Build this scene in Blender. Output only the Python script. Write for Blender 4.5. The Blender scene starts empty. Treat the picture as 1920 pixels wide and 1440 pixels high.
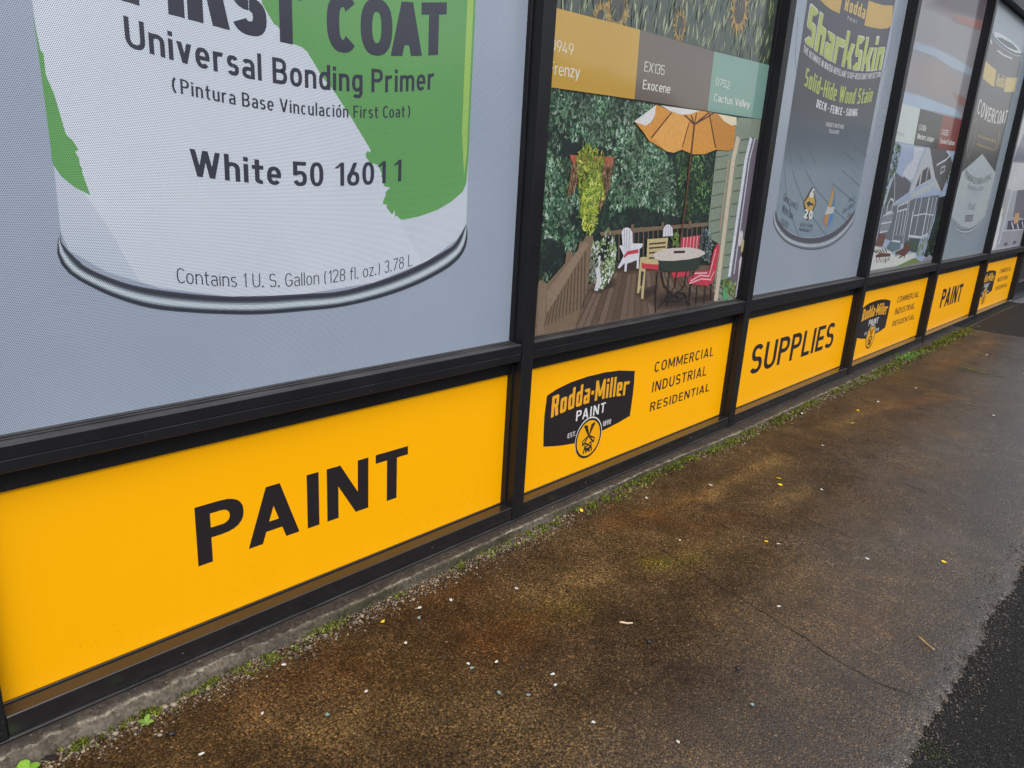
import bpy, bmesh, math, random
from mathutils import Vector, noise
S = bpy.context.scene
COL = S.collection
rad = math.radians
# ------------------------------------------------------------------ camera
cam = bpy.data.cameras.new('camera'); camo = bpy.data.objects.new('camera', cam); COL.objects.link(camo)
camo.location = (-1.68938, -1.51492, 1.18400)
camo.rotation_euler = (rad(73.44869), rad(-3.25983), rad(-46.51318))
cam.sensor_width = 36; cam.lens = 26.258; cam.clip_start = .02; cam.clip_end = 2000
S.camera = camo
# ------------------------------------------------------------------ overcast daylight
SUN_EL, SUN_AZ = 52, 205           # azimuth clockwise from +y: sun stands in front of the shop, veiled by cloud
wd = bpy.data.worlds.new('World'); S.world = wd; wd.use_nodes = True
nt = wd.node_tree; bg = nt.nodes['Background']
sky = nt.nodes.new('ShaderNodeTexSky'); sky.sky_type = 'NISHITA'; sky.sun_disc = False
sky.sun_elevation = rad(SUN_EL); sky.sun_rotation = rad(SUN_AZ); sky.air_density = 1.2; sky.dust_density = 3.0; sky.ozone_density = 1.2
hs = nt.nodes.new('ShaderNodeHueSaturation'); hs.inputs['Saturation'].default_value = .30
nt.links.new(sky.outputs[0], hs.inputs['Color']); tc = nt.nodes.new('ShaderNodeTexCoord'); mp = nt.nodes.new('ShaderNodeMapping'); mp.inputs['Scale'].default_value = (1, 1, 2.2); nt.links.new(tc.outputs['Generated'], mp.inputs[0])
cl = nt.nodes.new('ShaderNodeTexNoise'); cl.inputs['Scale'].default_value = 2.6; cl.inputs['Detail'].default_value = 6; cl.inputs['Distortion'].default_value = .5; nt.links.new(mp.outputs[0], cl.inputs['Vector'])
cr = nt.nodes.new('ShaderNodeValToRGB'); cr.color_ramp.elements[0].position = .36; cr.color_ramp.elements[0].color = (.72, .74, .78, 1); cr.color_ramp.elements[1].position = .62; cr.color_ramp.elements[1].color = (1.25, 1.24, 1.22, 1); nt.links.new(cl.outputs['Fac'], cr.inputs[0])
cm = nt.nodes.new('ShaderNodeMix'); cm.data_type = 'RGBA'; cm.blend_type = 'MULTIPLY'; cm.inputs[0].default_value = 1; nt.links.new(hs.outputs[0], cm.inputs[6]); nt.links.new(cr.outputs[0], cm.inputs[7])
nt.links.new(cm.outputs[2], bg.inputs[0]); bg.inputs[1].default_value = .15
sl = bpy.data.lights.new('sun', 'SUN'); sl.energy = 1.2; sl.angle = rad(35); sl.color = (1, .97, .92)
slo = bpy.data.objects.new('sun', sl); COL.objects.link(slo)
az = rad(SUN_AZ); d = Vector((math.sin(az)*math.cos(rad(SUN_EL)), math.cos(az)*math.cos(rad(SUN_EL)), math.sin(rad(SUN_EL))))
slo.rotation_euler = (-d).to_track_quat('-Z', 'Y').to_euler(); slo.location = d*20
S.view_settings.view_transform = 'Standard'; S.view_settings.look = 'None'; S.view_settings.gamma = 1
S.view_settings.exposure = 0.54
S.cycles.use_denoising = True

# ------------------------------------------------------------------ helpers
def lin(c, k=.8):
    r = []
    for v in c[:3]:
        v /= 255.
        r.append((v/12.92 if v <= .04045 else ((v+.055)/1.055)**2.4)*k)
    return (r[0], r[1], r[2], 1)
def mesh_obj(name, verts, faces, mat, parent=None, cols=None, smooth=False):
    off = parent_loc(parent)
    me = bpy.data.meshes.new(name)
    me.from_pydata([(v[0]-off[0], v[1]-off[1], v[2]-off[2]) for v in verts], [], faces)
    if cols is not None:
        at = me.color_attributes.new('Col', 'FLOAT_COLOR', 'POINT')
        flat = [c for q in cols for c in q]
        at.data.foreach_set('color', flat)
    me.materials.append(mat)
    if smooth: me.polygons.foreach_set('use_smooth', [True]*len(me.polygons))
    me.update()
    o = bpy.data.objects.new(name, me); COL.objects.link(o)
    if parent: o.parent = parent
    return o
def parent_loc(p):
    v = Vector((0, 0, 0))
    while p: v = v+p.location; p = p.parent
    return v
def tag(o, label=None, cat=None, group=None, kind=None):
    if label: o['label'] = label
    if cat: o['category'] = cat
    if group: o['group'] = group
    if kind: o['kind'] = kind
    return o
def thing(name, label, cat, loc, group=None):
    o = bpy.data.objects.new(name, None); COL.objects.link(o); o.location = loc; o.empty_display_size = .1
    return tag(o, label, cat, group)
class MB:
    def __init__(s): s.v = []; s.f = []; s.c = []
    def add(s, vs, fs, col=None):
        n = len(s.v); s.v += [tuple(v) for v in vs]; s.f += [tuple(i+n for i in f) for f in fs]
        if col is not None: s.c += [col]*len(vs)
    def box(s, x0, x1, y0, y1, z0, z1, b=0.0012, col=None):
        # chamfered box
        bm = bmesh.new(); bmesh.ops.create_cube(bm, size=1)
        for v in bm.verts: v.co = ((x0+x1)/2+v.co.x*(x1-x0), (y0+y1)/2+v.co.y*(y1-y0), (z0+z1)/2+v.co.z*(z1-z0))
        if b: bmesh.ops.bevel(bm, geom=bm.edges[:], offset=b, segments=1, affect='EDGES')
        bm.verts.index_update()
        s.add([v.co[:] for v in bm.verts], [[v.index for v in f.verts] for f in bm.faces], col); bm.free()
    def build(s, name, mat, parent=None, smooth=False): return mesh_obj(name, s.v, s.f, mat, parent, s.c if s.c else None, smooth)

# ------------------------------------------------------------------ materials
def mat(name):
    m = bpy.data.materials.new(name); m.use_nodes = True; t = m.node_tree
    return m, t, t.nodes['Principled BSDF']
def N(t, typ, **k):
    n = t.nodes.new(typ)
    for a, b in k.items():
        if a.startswith('i_'):
            key = a[2:]; n.inputs[int(key) if key.isdigit() else key.replace('_', ' ')].default_value = b
        else: setattr(n, a, b)
    return n
def coords(t): return N(t, 'ShaderNodeTexCoord').outputs['Object']
def wpos(t): return N(t, 'ShaderNodeNewGeometry').outputs['Position']
def noi(t, vec, scale, detail=4, rough=.6, dist=0.0):
    n = N(t, 'ShaderNodeTexNoise'); n.inputs['Scale'].default_value = scale; n.inputs['Detail'].default_value = detail; n.inputs['Roughness'].default_value = rough; n.inputs['Distortion'].default_value = dist
    t.links.new(vec, n.inputs['Vector']); return n.outputs['Fac']
def ramp(t, fac, stops):
    n = N(t, 'ShaderNodeValToRGB'); e = n.color_ramp.elements
    while len(e) < len(stops): e.new(.5)
    for i, (p, c) in enumerate(stops): e[i].position = p; e[i].color = c if len(c) == 4 else (*c, 1)
    t.links.new(fac, n.inputs[0]); return n.outputs[0]
def mix(t, fac, a, b, mode='MIX'):
    n = N(t, 'ShaderNodeMix', data_type='RGBA', blend_type=mode); n.clamp_factor = True
    for sock, v in ((n.inputs[0], fac), (n.inputs[6], a), (n.inputs[7], b)):
        if hasattr(v, 'links'): t.links.new(v, sock)
        else: sock.default_value = v
    return n.outputs[2]
def mth(t, op, a, b=0.0, c=None):
    n = N(t, 'ShaderNodeMath', operation=op)
    for i, v in enumerate((a, b) if c is None else (a, b, c)):
        if hasattr(v, 'links'): t.links.new(v, n.inputs[i])
        else: n.inputs[i].default_value = v
    return n.outputs[0]
def bump(t, p, h, strength, dist, prev=None):
    n = N(t, 'ShaderNodeBump'); n.inputs['Strength'].default_value = strength; n.inputs['Distance'].default_value = dist
    t.links.new(h, n.inputs['Height'])
    if prev is not None: t.links.new(prev, n.inputs['Normal'])
    t.links.new(n.outputs[0], p.inputs['Normal']); return n.outputs[0]

def perforation(t):
    # staggered round holes of a see-through window film, 1 inside a hole
    sp = .0034
    cx, cz = sp, sp*math.sqrt(3)
    sep = N(t, 'ShaderNodeSeparateXYZ'); t.links.new(wpos(t), sep.inputs[0])
    ds = []
    for o in (0, .5):
        ax = mth(t, 'MULTIPLY', mth(t, 'SUBTRACT', mth(t, 'FRACT', mth(t, 'ADD', mth(t, 'DIVIDE', sep.outputs[0], cx), 500+o)), .5), cx)
        az_ = mth(t, 'MULTIPLY', mth(t, 'SUBTRACT', mth(t, 'FRACT', mth(t, 'ADD', mth(t, 'DIVIDE', sep.outputs[2], cz), 500+o)), .5), cz)
        ds.append(mth(t, 'SQRT', mth(t, 'ADD', mth(t, 'MULTIPLY', ax, ax), mth(t, 'MULTIPLY', az_, az_))))
    return mth(t, 'LESS_THAN', mth(t, 'MINIMUM', ds[0], ds[1]), sp*.27)

def make_print(name, holes, rough, coat, crough=.03, cior=1.5):
    m, t, p = mat(name)
    a = N(t, 'ShaderNodeAttribute', attribute_name='Col')
    n1 = noi(t, wpos(t), 2.2, 3, .5)
    col = mix(t, 1, a.outputs['Color'], ramp(t, n1, [(.3, (.93, .94, .96, 1)), (.7, (1.05, 1.04, 1.03, 1))]), 'MULTIPLY')
    if holes:
        h = perforation(t)
        col = mix(t, h, col, (.075, .085, .105, 1))
        t.links.new(mth(t, 'MULTIPLY_ADD', h, -.25, rough), p.inputs['Roughness'])
    else: p.inputs['Roughness'].default_value = rough
    t.links.new(col, p.inputs['Base Color'])
    if not holes and coat:
        g1 = noi(t, wpos(t), 85, 6, .7)
        for l_ in list(p.inputs['Base Color'].links): t.links.remove(l_)
        t.links.new(mix(t, a.outputs['Alpha'], col, ramp(t, g1, [(.28, (.76, .77, .78, 1)), (.5, (1, 1, 1, 1)), (.74, (1.2, 1.2, 1.18, 1))]), 'MULTIPLY'), p.inputs['Base Color'])
    p.inputs['Coat Weight'].default_value = coat; p.inputs['Coat Roughness'].default_value = crough; p.inputs['Coat IOR'].default_value = cior
    if coat:   # slight waviness of the pane
        n2 = noi(t, wpos(t), 3.0, 1, .4); 
        b = N(t, 'ShaderNodeBump'); b.inputs['Strength'].default_value = .06; b.inputs['Distance'].default_value = .02
        t.links.new(n2, b.inputs['Height']); t.links.new(b.outputs[0], p.inputs['Coat Normal'])
    return m
M_FILM = make_print('perforated_film_print', True, .45, .3, .10, 1.5)
M_PHOTO = make_print('photo_print_under_glass', False, .5, 1, .07, 1.5)
M_PHOTO_FAR = make_print('photo_print_far_pane', False, .5, .5, .06, 1.45)
M_FLAT = make_print('cut_vinyl', False, .38, 0)

m, t, p = mat('yellow_board'); M_YEL = m
n1 = noi(t, wpos(t), 1.3, 3, .5); n2 = noi(t, wpos(t), 260, 2, .6)
sep0 = N(t, 'ShaderNodeSeparateXYZ'); t.links.new(wpos(t), sep0.inputs[0])
mpd = N(t, 'ShaderNodeMapping'); mpd.inputs['Scale'].default_value = (26, 1, 3); t.links.new(wpos(t), mpd.inputs['Vector'])
run = noi(t, mpd.outputs[0], 1.2, 5, .65)
spl = ramp(t, noi(t, wpos(t), 190, 2, .5), [(.69, (0, 0, 0)), (.73, (1, 1, 1))])
lowm = mth(t, 'MAXIMUM', mth(t, 'MULTIPLY_ADD', sep0.outputs[2], -3.0, 1.05), 0)
ycol = mix(t, n1, lin((255, 178, 0), .9), lin((255, 182, 2), .9))
ycol = mix(t, mth(t, 'MULTIPLY', ramp(t, run, [(.45, (0, 0, 0)), (.75, (1, 1, 1))]), mth(t, 'MULTIPLY_ADD', lowm, .07, .0)), ycol, (.42, .20, .012, 1))
ycol = mix(t, mth(t, 'MULTIPLY', spl, mth(t, 'MULTIPLY', lowm, .55)), ycol, (.10, .055, .012, 1))
t.links.new(ycol, p.inputs['Base Color'])
t.links.new(mth(t, 'MULTIPLY_ADD', n1, .15, .27), p.inputs['Roughness'])
vo = N(t, 'ShaderNodeTexVoronoi', i_Scale=160.0); t.links.new(wpos(t), vo.inputs['Vector'])
sep = N(t, 'ShaderNodeSeparateXYZ'); t.links.new(wpos(t), sep.inputs[0])
low = mth(t, 'SUBTRACT', mth(t, 'MULTIPLY_ADD', sep.outputs[2], -3.2, 1.1), mth(t, 'MULTIPLY', noi(t, wpos(t), 5, 2), .9))
drop = mth(t, 'MULTIPLY', mth(t, 'MAXIMUM', mth(t, 'SUBTRACT', .32, vo.outputs['Distance']), 0), mth(t, 'MAXIMUM', low, 0))
bump(t, p, drop, .5, .004); p.inputs['Specular IOR Level'].default_value = .28

def frame_metal(name, dust, r0, r1):
    m, t, p = mat(name)
    n1 = noi(t, wpos(t), 7, 6, .65); n2 = noi(t, wpos(t), 90, 3, .6)
    geo = N(t, 'ShaderNodeNewGeometry'); sep = N(t, 'ShaderNodeSeparateXYZ'); t.links.new(geo.outputs['Normal'], sep.inputs[0])
    st = N(t, 'ShaderNodeMapping'); st.inputs['Scale'].default_value = (6, 120, 60); t.links.new(wpos(t), st.inputs['Vector'])
    streak = noi(t, st.outputs[0], 1, 4, .6)
    up = mth(t, 'MULTIPLY', mth(t, 'MAXIMUM', sep.outputs[2], 0), ramp(t, mth(t, 'MULTIPLY_ADD', streak, .5, mth(t, 'MULTIPLY', n1, .5)), [(.36, (.15, .15, .15)), (.62, (1, 1, 1))]))
    base = mix(t, n1, (.007, .007, .009, 1), (.014, .014, .016, 1))
    base = mix(t, mth(t, 'MULTIPLY', up, dust), base, (.10, .094, .092, 1))
    spk = ramp(t, noi(t, wpos(t), 140, 2, .5), [(.70, (0, 0, 0)), (.76, (1, 1, 1))])
    base = mix(t, mth(t, 'MULTIPLY', spk, .35), base, (.12, .115, .11, 1))
    t.links.new(base, p.inputs['Base Color'])
    t.links.new(mth(t, 'ADD', mth(t, 'MULTIPLY_ADD', n1, r1-r0, r0), mth(t, 'MULTIPLY', up, .3*dust)), p.inputs['Roughness'])
    bump(t, p, n2, .05, .001); p.inputs['Specular IOR Level'].default_value = .28 if dust > .5 else .85
    return m
M_FRAME = frame_metal('black_painted_aluminium', .7, .25, .5)
M_RAIL = frame_metal('wet_black_aluminium', .05, .08, .30)

m, t, p = mat('wet_pavement'); M_PAVE = m
pos = wpos(t)
a = N(t, 'ShaderNodeAttribute', attribute_name='Col')
big = noi(t, pos, 2.4, 6, .62, .4); midn = noi(t, pos, 11, 5, .6)
fine = noi(t, pos, 230, 3, .65)
base = ramp(t, big, [(.30, lin((60, 46, 30), 1)), (.50, lin((90, 71, 47), 1)), (.70, lin((114, 93, 64), 1))])
base = mix(t, a.outputs['Alpha'], base, a.outputs['Color'])
base = mix(t, .75, base, ramp(t, midn, [(.3, (.48, .46, .44, 1)), (.72, (1.3, 1.28, 1.25, 1))]), 'MULTIPLY')
vo = N(t, 'ShaderNodeTexVoronoi', i_Scale=210.0); t.links.new(pos, vo.inputs['Vector'])
vsep = N(t, 'ShaderNodeSeparateColor'); t.links.new(vo.outputs['Color'], vsep.inputs[0])
v2 = N(t, 'ShaderNodeTexVoronoi', i_Scale=85.0); t.links.new(pos, v2.inputs['Vector'])
v2s = N(t, 'ShaderNodeSeparateColor'); t.links.new(v2.outputs['Color'], v2s.inputs[0])
peb = ramp(t, vsep.outputs[0], [(0, (.30, .28, .28)), (.55, (.74, .71, .68)), (.84, (1.2, 1.15, 1.05)), (.93, (2.0, 1.8, 1.4)), (1, (3.0, 2.6, 2.0))])
base = mix(t, .66, base, peb, 'MULTIPLY')
base = mix(t, mth(t, 'MULTIPLY', ramp(t, v2s.outputs[1], [(.90, (0, 0, 0)), (.93, (1, 1, 1))]), ramp(t, v2.outputs['Distance'], [(.25, (.7, .7, .7)), (.4, (0, 0, 0))])), base, mix(t, v2s.outputs[0], lin((150, 120, 90), 1), lin((60, 50, 46), 1)))
base = mix(t, ramp(t, vo.outputs['Distance'], [(.42, (0, 0, 0)), (.72, (.8, .8, .8))]), base, (.006, .0045, .0035, 1))
t.links.new(base, p.inputs['Base Color'])
sp = N(t, 'ShaderNodeSeparateXYZ'); t.links.new(pos, sp.inputs[0])
# water stands along the outer margin of the slab
film = ramp(t, mth(t, 'ADD', mth(t, 'MULTIPLY_ADD', sp.outputs[1], -2.3, -1.75), mth(t, 'ADD', mth(t, 'MULTIPLY', big, .9), mth(t, 'MULTIPLY', sp.outputs[0], .12))), [(.25, (0, 0, 0)), (.95, (1, 1, 1))])
wet = ramp(t, noi(t, pos, 3.5, 4, .6), [(.35, (.22, .22, .22)), (.65, (.46, .46, .46))])
t.links.new(mth(t, 'MULTIPLY', wet, mth(t, 'MULTIPLY_ADD', film, -.35, 1)), p.inputs['Roughness'])
t.links.new(mth(t, 'MULTIPLY_ADD', film, .95, .17), p.inputs['Specular IOR Level'])
hh = mth(t, 'ADD', mth(t, 'MULTIPLY', vo.outputs['Distance'], -.8), mth(t, 'MULTIPLY', fine, .7))
bump(t, p, hh, .6, .0036)

m, t, p = mat('wet_asphalt'); M_ASPH = m
pos = wpos(t)
vo = N(t, 'ShaderNodeTexVoronoi', i_Scale=330.0); t.links.new(pos, vo.inputs['Vector'])
vsep = N(t, 'ShaderNodeSeparateColor'); t.links.new(vo.outputs['Color'], vsep.inputs[0])
base = ramp(t, vsep.outputs[0], [(0, (.003, .003, .0035)), (.7, (.011, .0105, .0105)), (.93, (.04, .036, .034)), (1, (.11, .10, .09))])
t.links.new(mix(t, noi(t, pos, 3, 4), base, (.012, .011, .0105, 1)), p.inputs['Base Color'])
p.inputs['Roughness'].default_value = .6; p.inputs['Specular IOR Level'].default_value = .16
bump(t, p, mth(t, 'ADD', mth(t, 'MULTIPLY', vo.outputs['Distance'], -1), noi(t, pos, 140, 3)), .7, .003)

m, t, p = mat('old_concrete'); M_CONC = m
pos = wpos(t); a = N(t, 'ShaderNodeAttribute', attribute_name='Col')
n1 = noi(t, pos, 9, 6, .65); n2 = noi(t, pos, 130, 4, .7)
base = mix(t, .75, a.outputs['Color'], ramp(t, n2, [(.3, (.35, .34, .33)), (.5, (.9, .9, .88)), (.72, (1.6, 1.55, 1.5))]), 'MULTIPLY')
base = mix(t, .8, base, ramp(t, n1, [(.3, (.42, .39, .35)), (.7, (1.25, 1.25, 1.2))]), 'MULTIPLY')
v3 = N(t, 'ShaderNodeTexVoronoi', i_Scale=130.0); t.links.new(pos, v3.inputs['Vector']); v3s = N(t, 'ShaderNodeSeparateColor'); t.links.new(v3.outputs['Color'], v3s.inputs[0])
base = mix(t, .6, base, ramp(t, v3s.outputs[0], [(0, (.4, .38, .36)), (.6, (1, .98, .95)), (1, (1.7, 1.6, 1.5))]), 'MULTIPLY')
t.links.new(base, p.inputs['Base Color']); p.inputs['Roughness'].default_value = .7
bump(t, p, n2, .7, .004)

def attr_mat(name, rough, spec=.4, trans=0):
    m, t, p = mat(name); a = N(t, 'ShaderNodeAttribute', attribute_name='Col')
    n1 = noi(t, wpos(t), 300, 2, .5)
    t.links.new(mix(t, .6, a.outputs['Color'], ramp(t, n1, [(.3, (.7, .7, .7)), (.7, (1.2, 1.2, 1.2))]), 'MULTIPLY'), p.inputs['Base Color'])
    p.inputs['Roughness'].default_value = rough; p.inputs['Specular IOR Level'].default_value = spec
    return m
M_STONE = attr_mat('loose_stone', .45); M_MOSS = attr_mat('moss', .65, .3); M_LEAF = attr_mat('weed_leaf', .4); M_CHIP = attr_mat('litter', .35)
def plain(name, c, rough, metal=0, spec=.5):
    m, t, p = mat(name); n1 = noi(t, wpos(t), 12, 5, .6)
    t.links.new(mix(t, n1, tuple(q*.8 for q in c)+(1,), tuple(q*1.15 for q in c)+(1,)), p.inputs['Base Color'])
    p.inputs['Roughness'].default_value = rough; p.inputs['Metallic'].default_value = metal; return m
M_WALL = plain('dark_cladding', (.03, .03, .034), .6)
M_SOFF = plain('soffit_board', (.10, .10, .105), .7)
M_STEEL = plain('brushed_steel', (.5, .5, .52), .35, 1)
M_DOORGLASS = plain('dark_door_glass', (.02, .022, .025), .05)
M_JOINT = plain('black_joint_filler', (.006, .005, .004), .8)

# ------------------------------------------------------------------ stroke lettering
def sgn(v): return (v > 0)-(v < 0)
def letter(ch, w, n, cond):
    """polygons of one glyph, cap height 1; w = stroke"""
    out = []
    h = w*.92; X = .72
    def Rr(a, b, c, d): out.append([(a, b), (c, b), (c, d), (a, d)])
    def Dg(a, b, c, d, tt): out.append([(a, b), (a+tt, b), (c+tt, d), (c, d)])
    def Ar(x0, z0, x1, z1, a0, a1):
        k = max(4, int(abs(a1-a0)/15)); cx, cz, rx, rz = (x0+x1)/2, (z0+z1)/2, (x1-x0)/2, (z1-z0)/2
        ix, iz = max(rx-w, .01), max(rz-h, .01); e = 2/n; o = []; i_ = []
        for q in range(k+1):
            a_ = rad(a0+(a1-a0)*q/k); c, s_ = math.cos(a_), math.sin(a_)
            c = 0 if abs(c) < 1e-6 else c; s_ = 0 if abs(s_) < 1e-6 else s_
            u, v = sgn(c)*abs(c)**e, sgn(s_)*abs(s_)**e
            o.append((cx+rx*u, cz+rz*v)); i_.append((cx+ix*u, cz+iz*v))
        for q in range(k): out.append(('s', [o[q], o[q+1], i_[q+1], i_[q]]))
    def Bowl(x0, z0, x1, z1):
        r = min((z1-z0)/2*1.05, (x1-x0)*.8)
        Rr(x0, z0, x1-r, z0+h); Rr(x0, z1-h, x1-r, z1); Ar(x1-2*r, z0, x1, z1, -90, 90)
    def Cp(x0, z0, x1, z1): Ar(x0, z0, x1, z1, 42, 318)
    wide = {'K': 3.1, 'k': 3.1, 'N': 2.9, 'M': 4.2, 'W': 4.8, 'm': 4.2, 'w': 4.4, 'X': 3, 'x': 3, 'R': 2.7}.get(ch, 2.5)
    def Wd(v): return max(v*cond, w*wide)
    c = ch
    if c == ' ': return .26*cond+.08, out
    if c in 'AV':
        W_ = Wd(.74); tt = w*1.08; b = (0, 1) if c == 'A' else (1, 0)
        m_ = W_/2-tt/2
        Dg(0, b[0], m_, b[1], tt); Dg(W_-tt, b[0], m_, b[1], tt)
        if c == 'A': k = .22/1*m_; Rr(k+tt*.6, .2, W_-k-tt*.6, .2+h)
    elif c == 'B':
        W_ = Wd(.64); Rr(0, 0, w, 1); Bowl(w, .5-h/2, W_*.95, 1); Bowl(w, 0, W_, .5+h/2)
    elif c == 'C': W_ = Wd(.64); Cp(0, -.01, W_, 1.01)
    elif c == 'D': W_ = Wd(.66); Rr(0, 0, w, 1); Bowl(w, 0, W_, 1)
    elif c in 'EF':
        W_ = Wd(.54); Rr(0, 0, w, 1); Rr(w, 1-h, W_, 1); Rr(w, .5-h/2, W_*.92, .5+h/2)
        if c == 'E': Rr(w, 0, W_, h)
    elif c == 'G': W_ = Wd(.68); Ar(0, -.01, W_, 1.01, 42, 340); Rr(W_-w, .15, W_, .5); Rr(W_*.5, .5-h, W_-w, .5)
    elif c == 'H': W_ = Wd(.68); Rr(0, 0, w, 1); Rr(W_-w, 0, W_, 1); Rr(w, .5-h/2, W_-w, .5+h/2)
    elif c == 'I': W_ = w; Rr(0, 0, w, 1)
    elif c == 'J': W_ = Wd(.5); Rr(W_-w, .3, W_, 1); Ar(0, -.01, W_, .6, 190, 360)
    elif c == 'K': W_ = Wd(.66); Rr(0, 0, w, 1); Dg(w, .33, W_-w*1.25, 1, w*1.25); Dg(W_-w*1.2, 0, w*1.2, .62, w*1.2)
    elif c == 'L': W_ = Wd(.52); Rr(0, 0, w, 1); Rr(w, 0, W_, h)
    elif c == 'M':
        W_ = Wd(.84); tt = w*1.0; Rr(0, 0, w, 1); Rr(W_-w, 0, W_, 1); Dg(W_/2-tt/2, .18, w*.05, 1, tt); Dg(W_/2-tt/2, .18, W_-tt-w*.05, 1, tt)
    elif c == 'N': W_ = Wd(.70); Rr(0, 0, w, 1); Rr(W_-w, 0, W_, 1); Dg(W_-w*1.2, 0, 0, 1, w*1.2)
    elif c == 'O': W_ = Wd(.70); Ar(0, -.01, W_, 1.01, 0, 360)
    elif c == 'Q': W_ = Wd(.70); Ar(0, -.01, W_, 1.01, 0, 360); Dg(W_-w, -.05, W_*.5, .3, w)
    elif c == 'P': W_ = Wd(.62); Rr(0, 0, w, 1); Bowl(w, .42, W_, 1)
    elif c == 'R': W_ = Wd(.64); Rr(0, 0, w, 1); Bowl(w, .44, W_*.97, 1); Dg(W_-w*1.1, 0, W_*.45, .46, w*1.15)
    elif c == 'S': W_ = Wd(.60); Ar(0, .5-h/2, W_*.97, 1.01, 25, 270); Ar(0, -.01, W_, .5+h/2, 90, -155)
    elif c == 'T': W_ = Wd(.60); Rr(0, 1-h, W_, 1); Rr(W_/2-w/2, 0, W_/2+w/2, 1-h)
    elif c == 'U': W_ = Wd(.66); Rr(0, .35, w, 1); Rr(W_-w, .35, W_, 1); Ar(0, -.01, W_, .71, 180, 360)
    elif c == 'W':
        W_ = Wd(1.0); tt = w*1.05; q = (W_-tt)/4
        Dg(q, 0, 0, 1, tt); Dg(q, 0, 2*q, 1, tt); Dg(3*q, 0, 2*q, 1, tt); Dg(3*q, 0, 4*q, 1, tt)
    elif c in 'Xx': W_ = Wd(.66 if c == 'X' else .52); z1 = 1 if c == 'X' else X; tt = w*1.2; Dg(0, 0, W_-tt, z1, tt); Dg(W_-tt, 0, 0, z1, tt)
    elif c == 'Y': W_ = Wd(.66); tt = w*1.15; m_ = W_/2-tt/2; Dg(m_, .4, 0, 1, tt); Dg(m_, .4, W_-tt, 1, tt); Rr(W_/2-w/2, 0, W_/2+w/2, .42)
    elif c in 'Zz': W_ = Wd(.58 if c == 'Z' else .46); z1 = 1 if c == 'Z' else X; Rr(0, 0, W_, h); Rr(0, z1-h, W_, z1); Dg(0, h*.8, W_-w*1.2, z1-h*.8, w*1.2)
    elif c == 'a': W_ = Wd(.52); Rr(W_-w, 0, W_, X-.2); Ar(0, X-.52, W_, X+.01, 0, 150); Ar(0, -.01, W_*1.0, .44, 60, 300); Rr(W_*.4, .44-h, W_-w, .44)
    elif c in 'bdpq':
        W_ = Wd(.55); Ar(0, -.01, W_, X+.01, 0, 360); x_ = 0 if c in 'bp' else W_-w
        Rr(x_, 0 if c in 'bd' else -.26, x_+w, 1.02 if c in 'bd' else X)
    elif c == 'c': W_ = Wd(.5); Ar(0, -.01, W_, X+.01, 45, 315)
    elif c == 'e': W_ = Wd(.54); Ar(0, -.01, W_, X+.01, 0, 318); Rr(w*.8, X/2-h/2, W_-.01, X/2+h/2-.01)
    elif c == 'f': W_ = Wd(.34); Rr(W_*.25, 0, W_*.25+w, .85); Ar(W_*.25, .5, W_*1.5, 1.03, 85, 180); Rr(0, X-h, W_, X)
    elif c == 'g': W_ = Wd(.55); Ar(0, 0, W_, X+.01, 0, 360); Rr(W_-w, -.05, W_, X); Ar(0, -.27, W_, .2, 215, 360)
    elif c in 'hn': W_ = Wd(.54); Rr(0, 0, w, 1.02 if c == 'h' else X); Ar(0, X-.55, W_, X+.01, 0, 150); Rr(W_-w, 0, W_, X-.26)
    elif c in 'iíj': W_ = w; Rr(0, 0 if c != 'j' else -.2, w, X); Rr(0, X+.10, w, X+.10+w*1.0)
    elif c == 'k': W_ = Wd(.52); Rr(0, 0, w, 1.02); Dg(w, .22, W_-w*1.25, X, w*1.25); Dg(W_-w*1.2, 0, w*1.1, .46, w*1.2)
    elif c == 'l': W_ = w; Rr(0, 0, w, 1.02)
    elif c == 'm': W_ = Wd(.84); a_ = W_/2+w/2; Rr(0, 0, w, X); Ar(0, X-.5, a_, X+.01, 0, 150); Rr(a_-w, 0, a_, X-.23); Ar(a_-w, X-.5, W_, X+.01, 0, 150); Rr(W_-w, 0, W_, X-.23)
    elif c in 'oó':
        W_ = Wd(.55); Ar(0, -.01, W_, X+.01, 0, 360)
        if c == 'ó': Dg(W_*.4, X+.08, W_*.6, 1.0, w)
    elif c == 'r': W_ = Wd(.34); Rr(0, 0, w, X); Ar(0, X-.5, W_*1.5, X+.01, 75, 160)
    elif c == 's': W_ = Wd(.47); Ar(0, X/2-h/2, W_*.97, X+.01, 25, 270); Ar(0, -.01, W_, X/2+h/2, 90, -155)
    elif c == 't': W_ = Wd(.34); Rr(W_*.25, .14, W_*.25+w, .95); Ar(W_*.25, -.01, W_*1.5, .4, 180, 275); Rr(0, X-h, W_, X)
    elif c == 'u': W_ = Wd(.54); Rr(0, .25, w, X); Rr(W_-w, 0, W_, X); Ar(0, -.01, W_, .54, 180, 340)
    elif c in 'vy':
        W_ = Wd(.54); tt = w*1.1; m_ = W_/2-tt/2; Dg(m_, 0, 0, X, tt); Dg(m_, 0, W_-tt, X, tt)
        if c == 'y': Dg(m_*.35, -.26, m_, 0, tt)
    elif c == 'w':
        W_ = Wd(.80); tt = w*1.05; q = (W_-tt)/4
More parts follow.
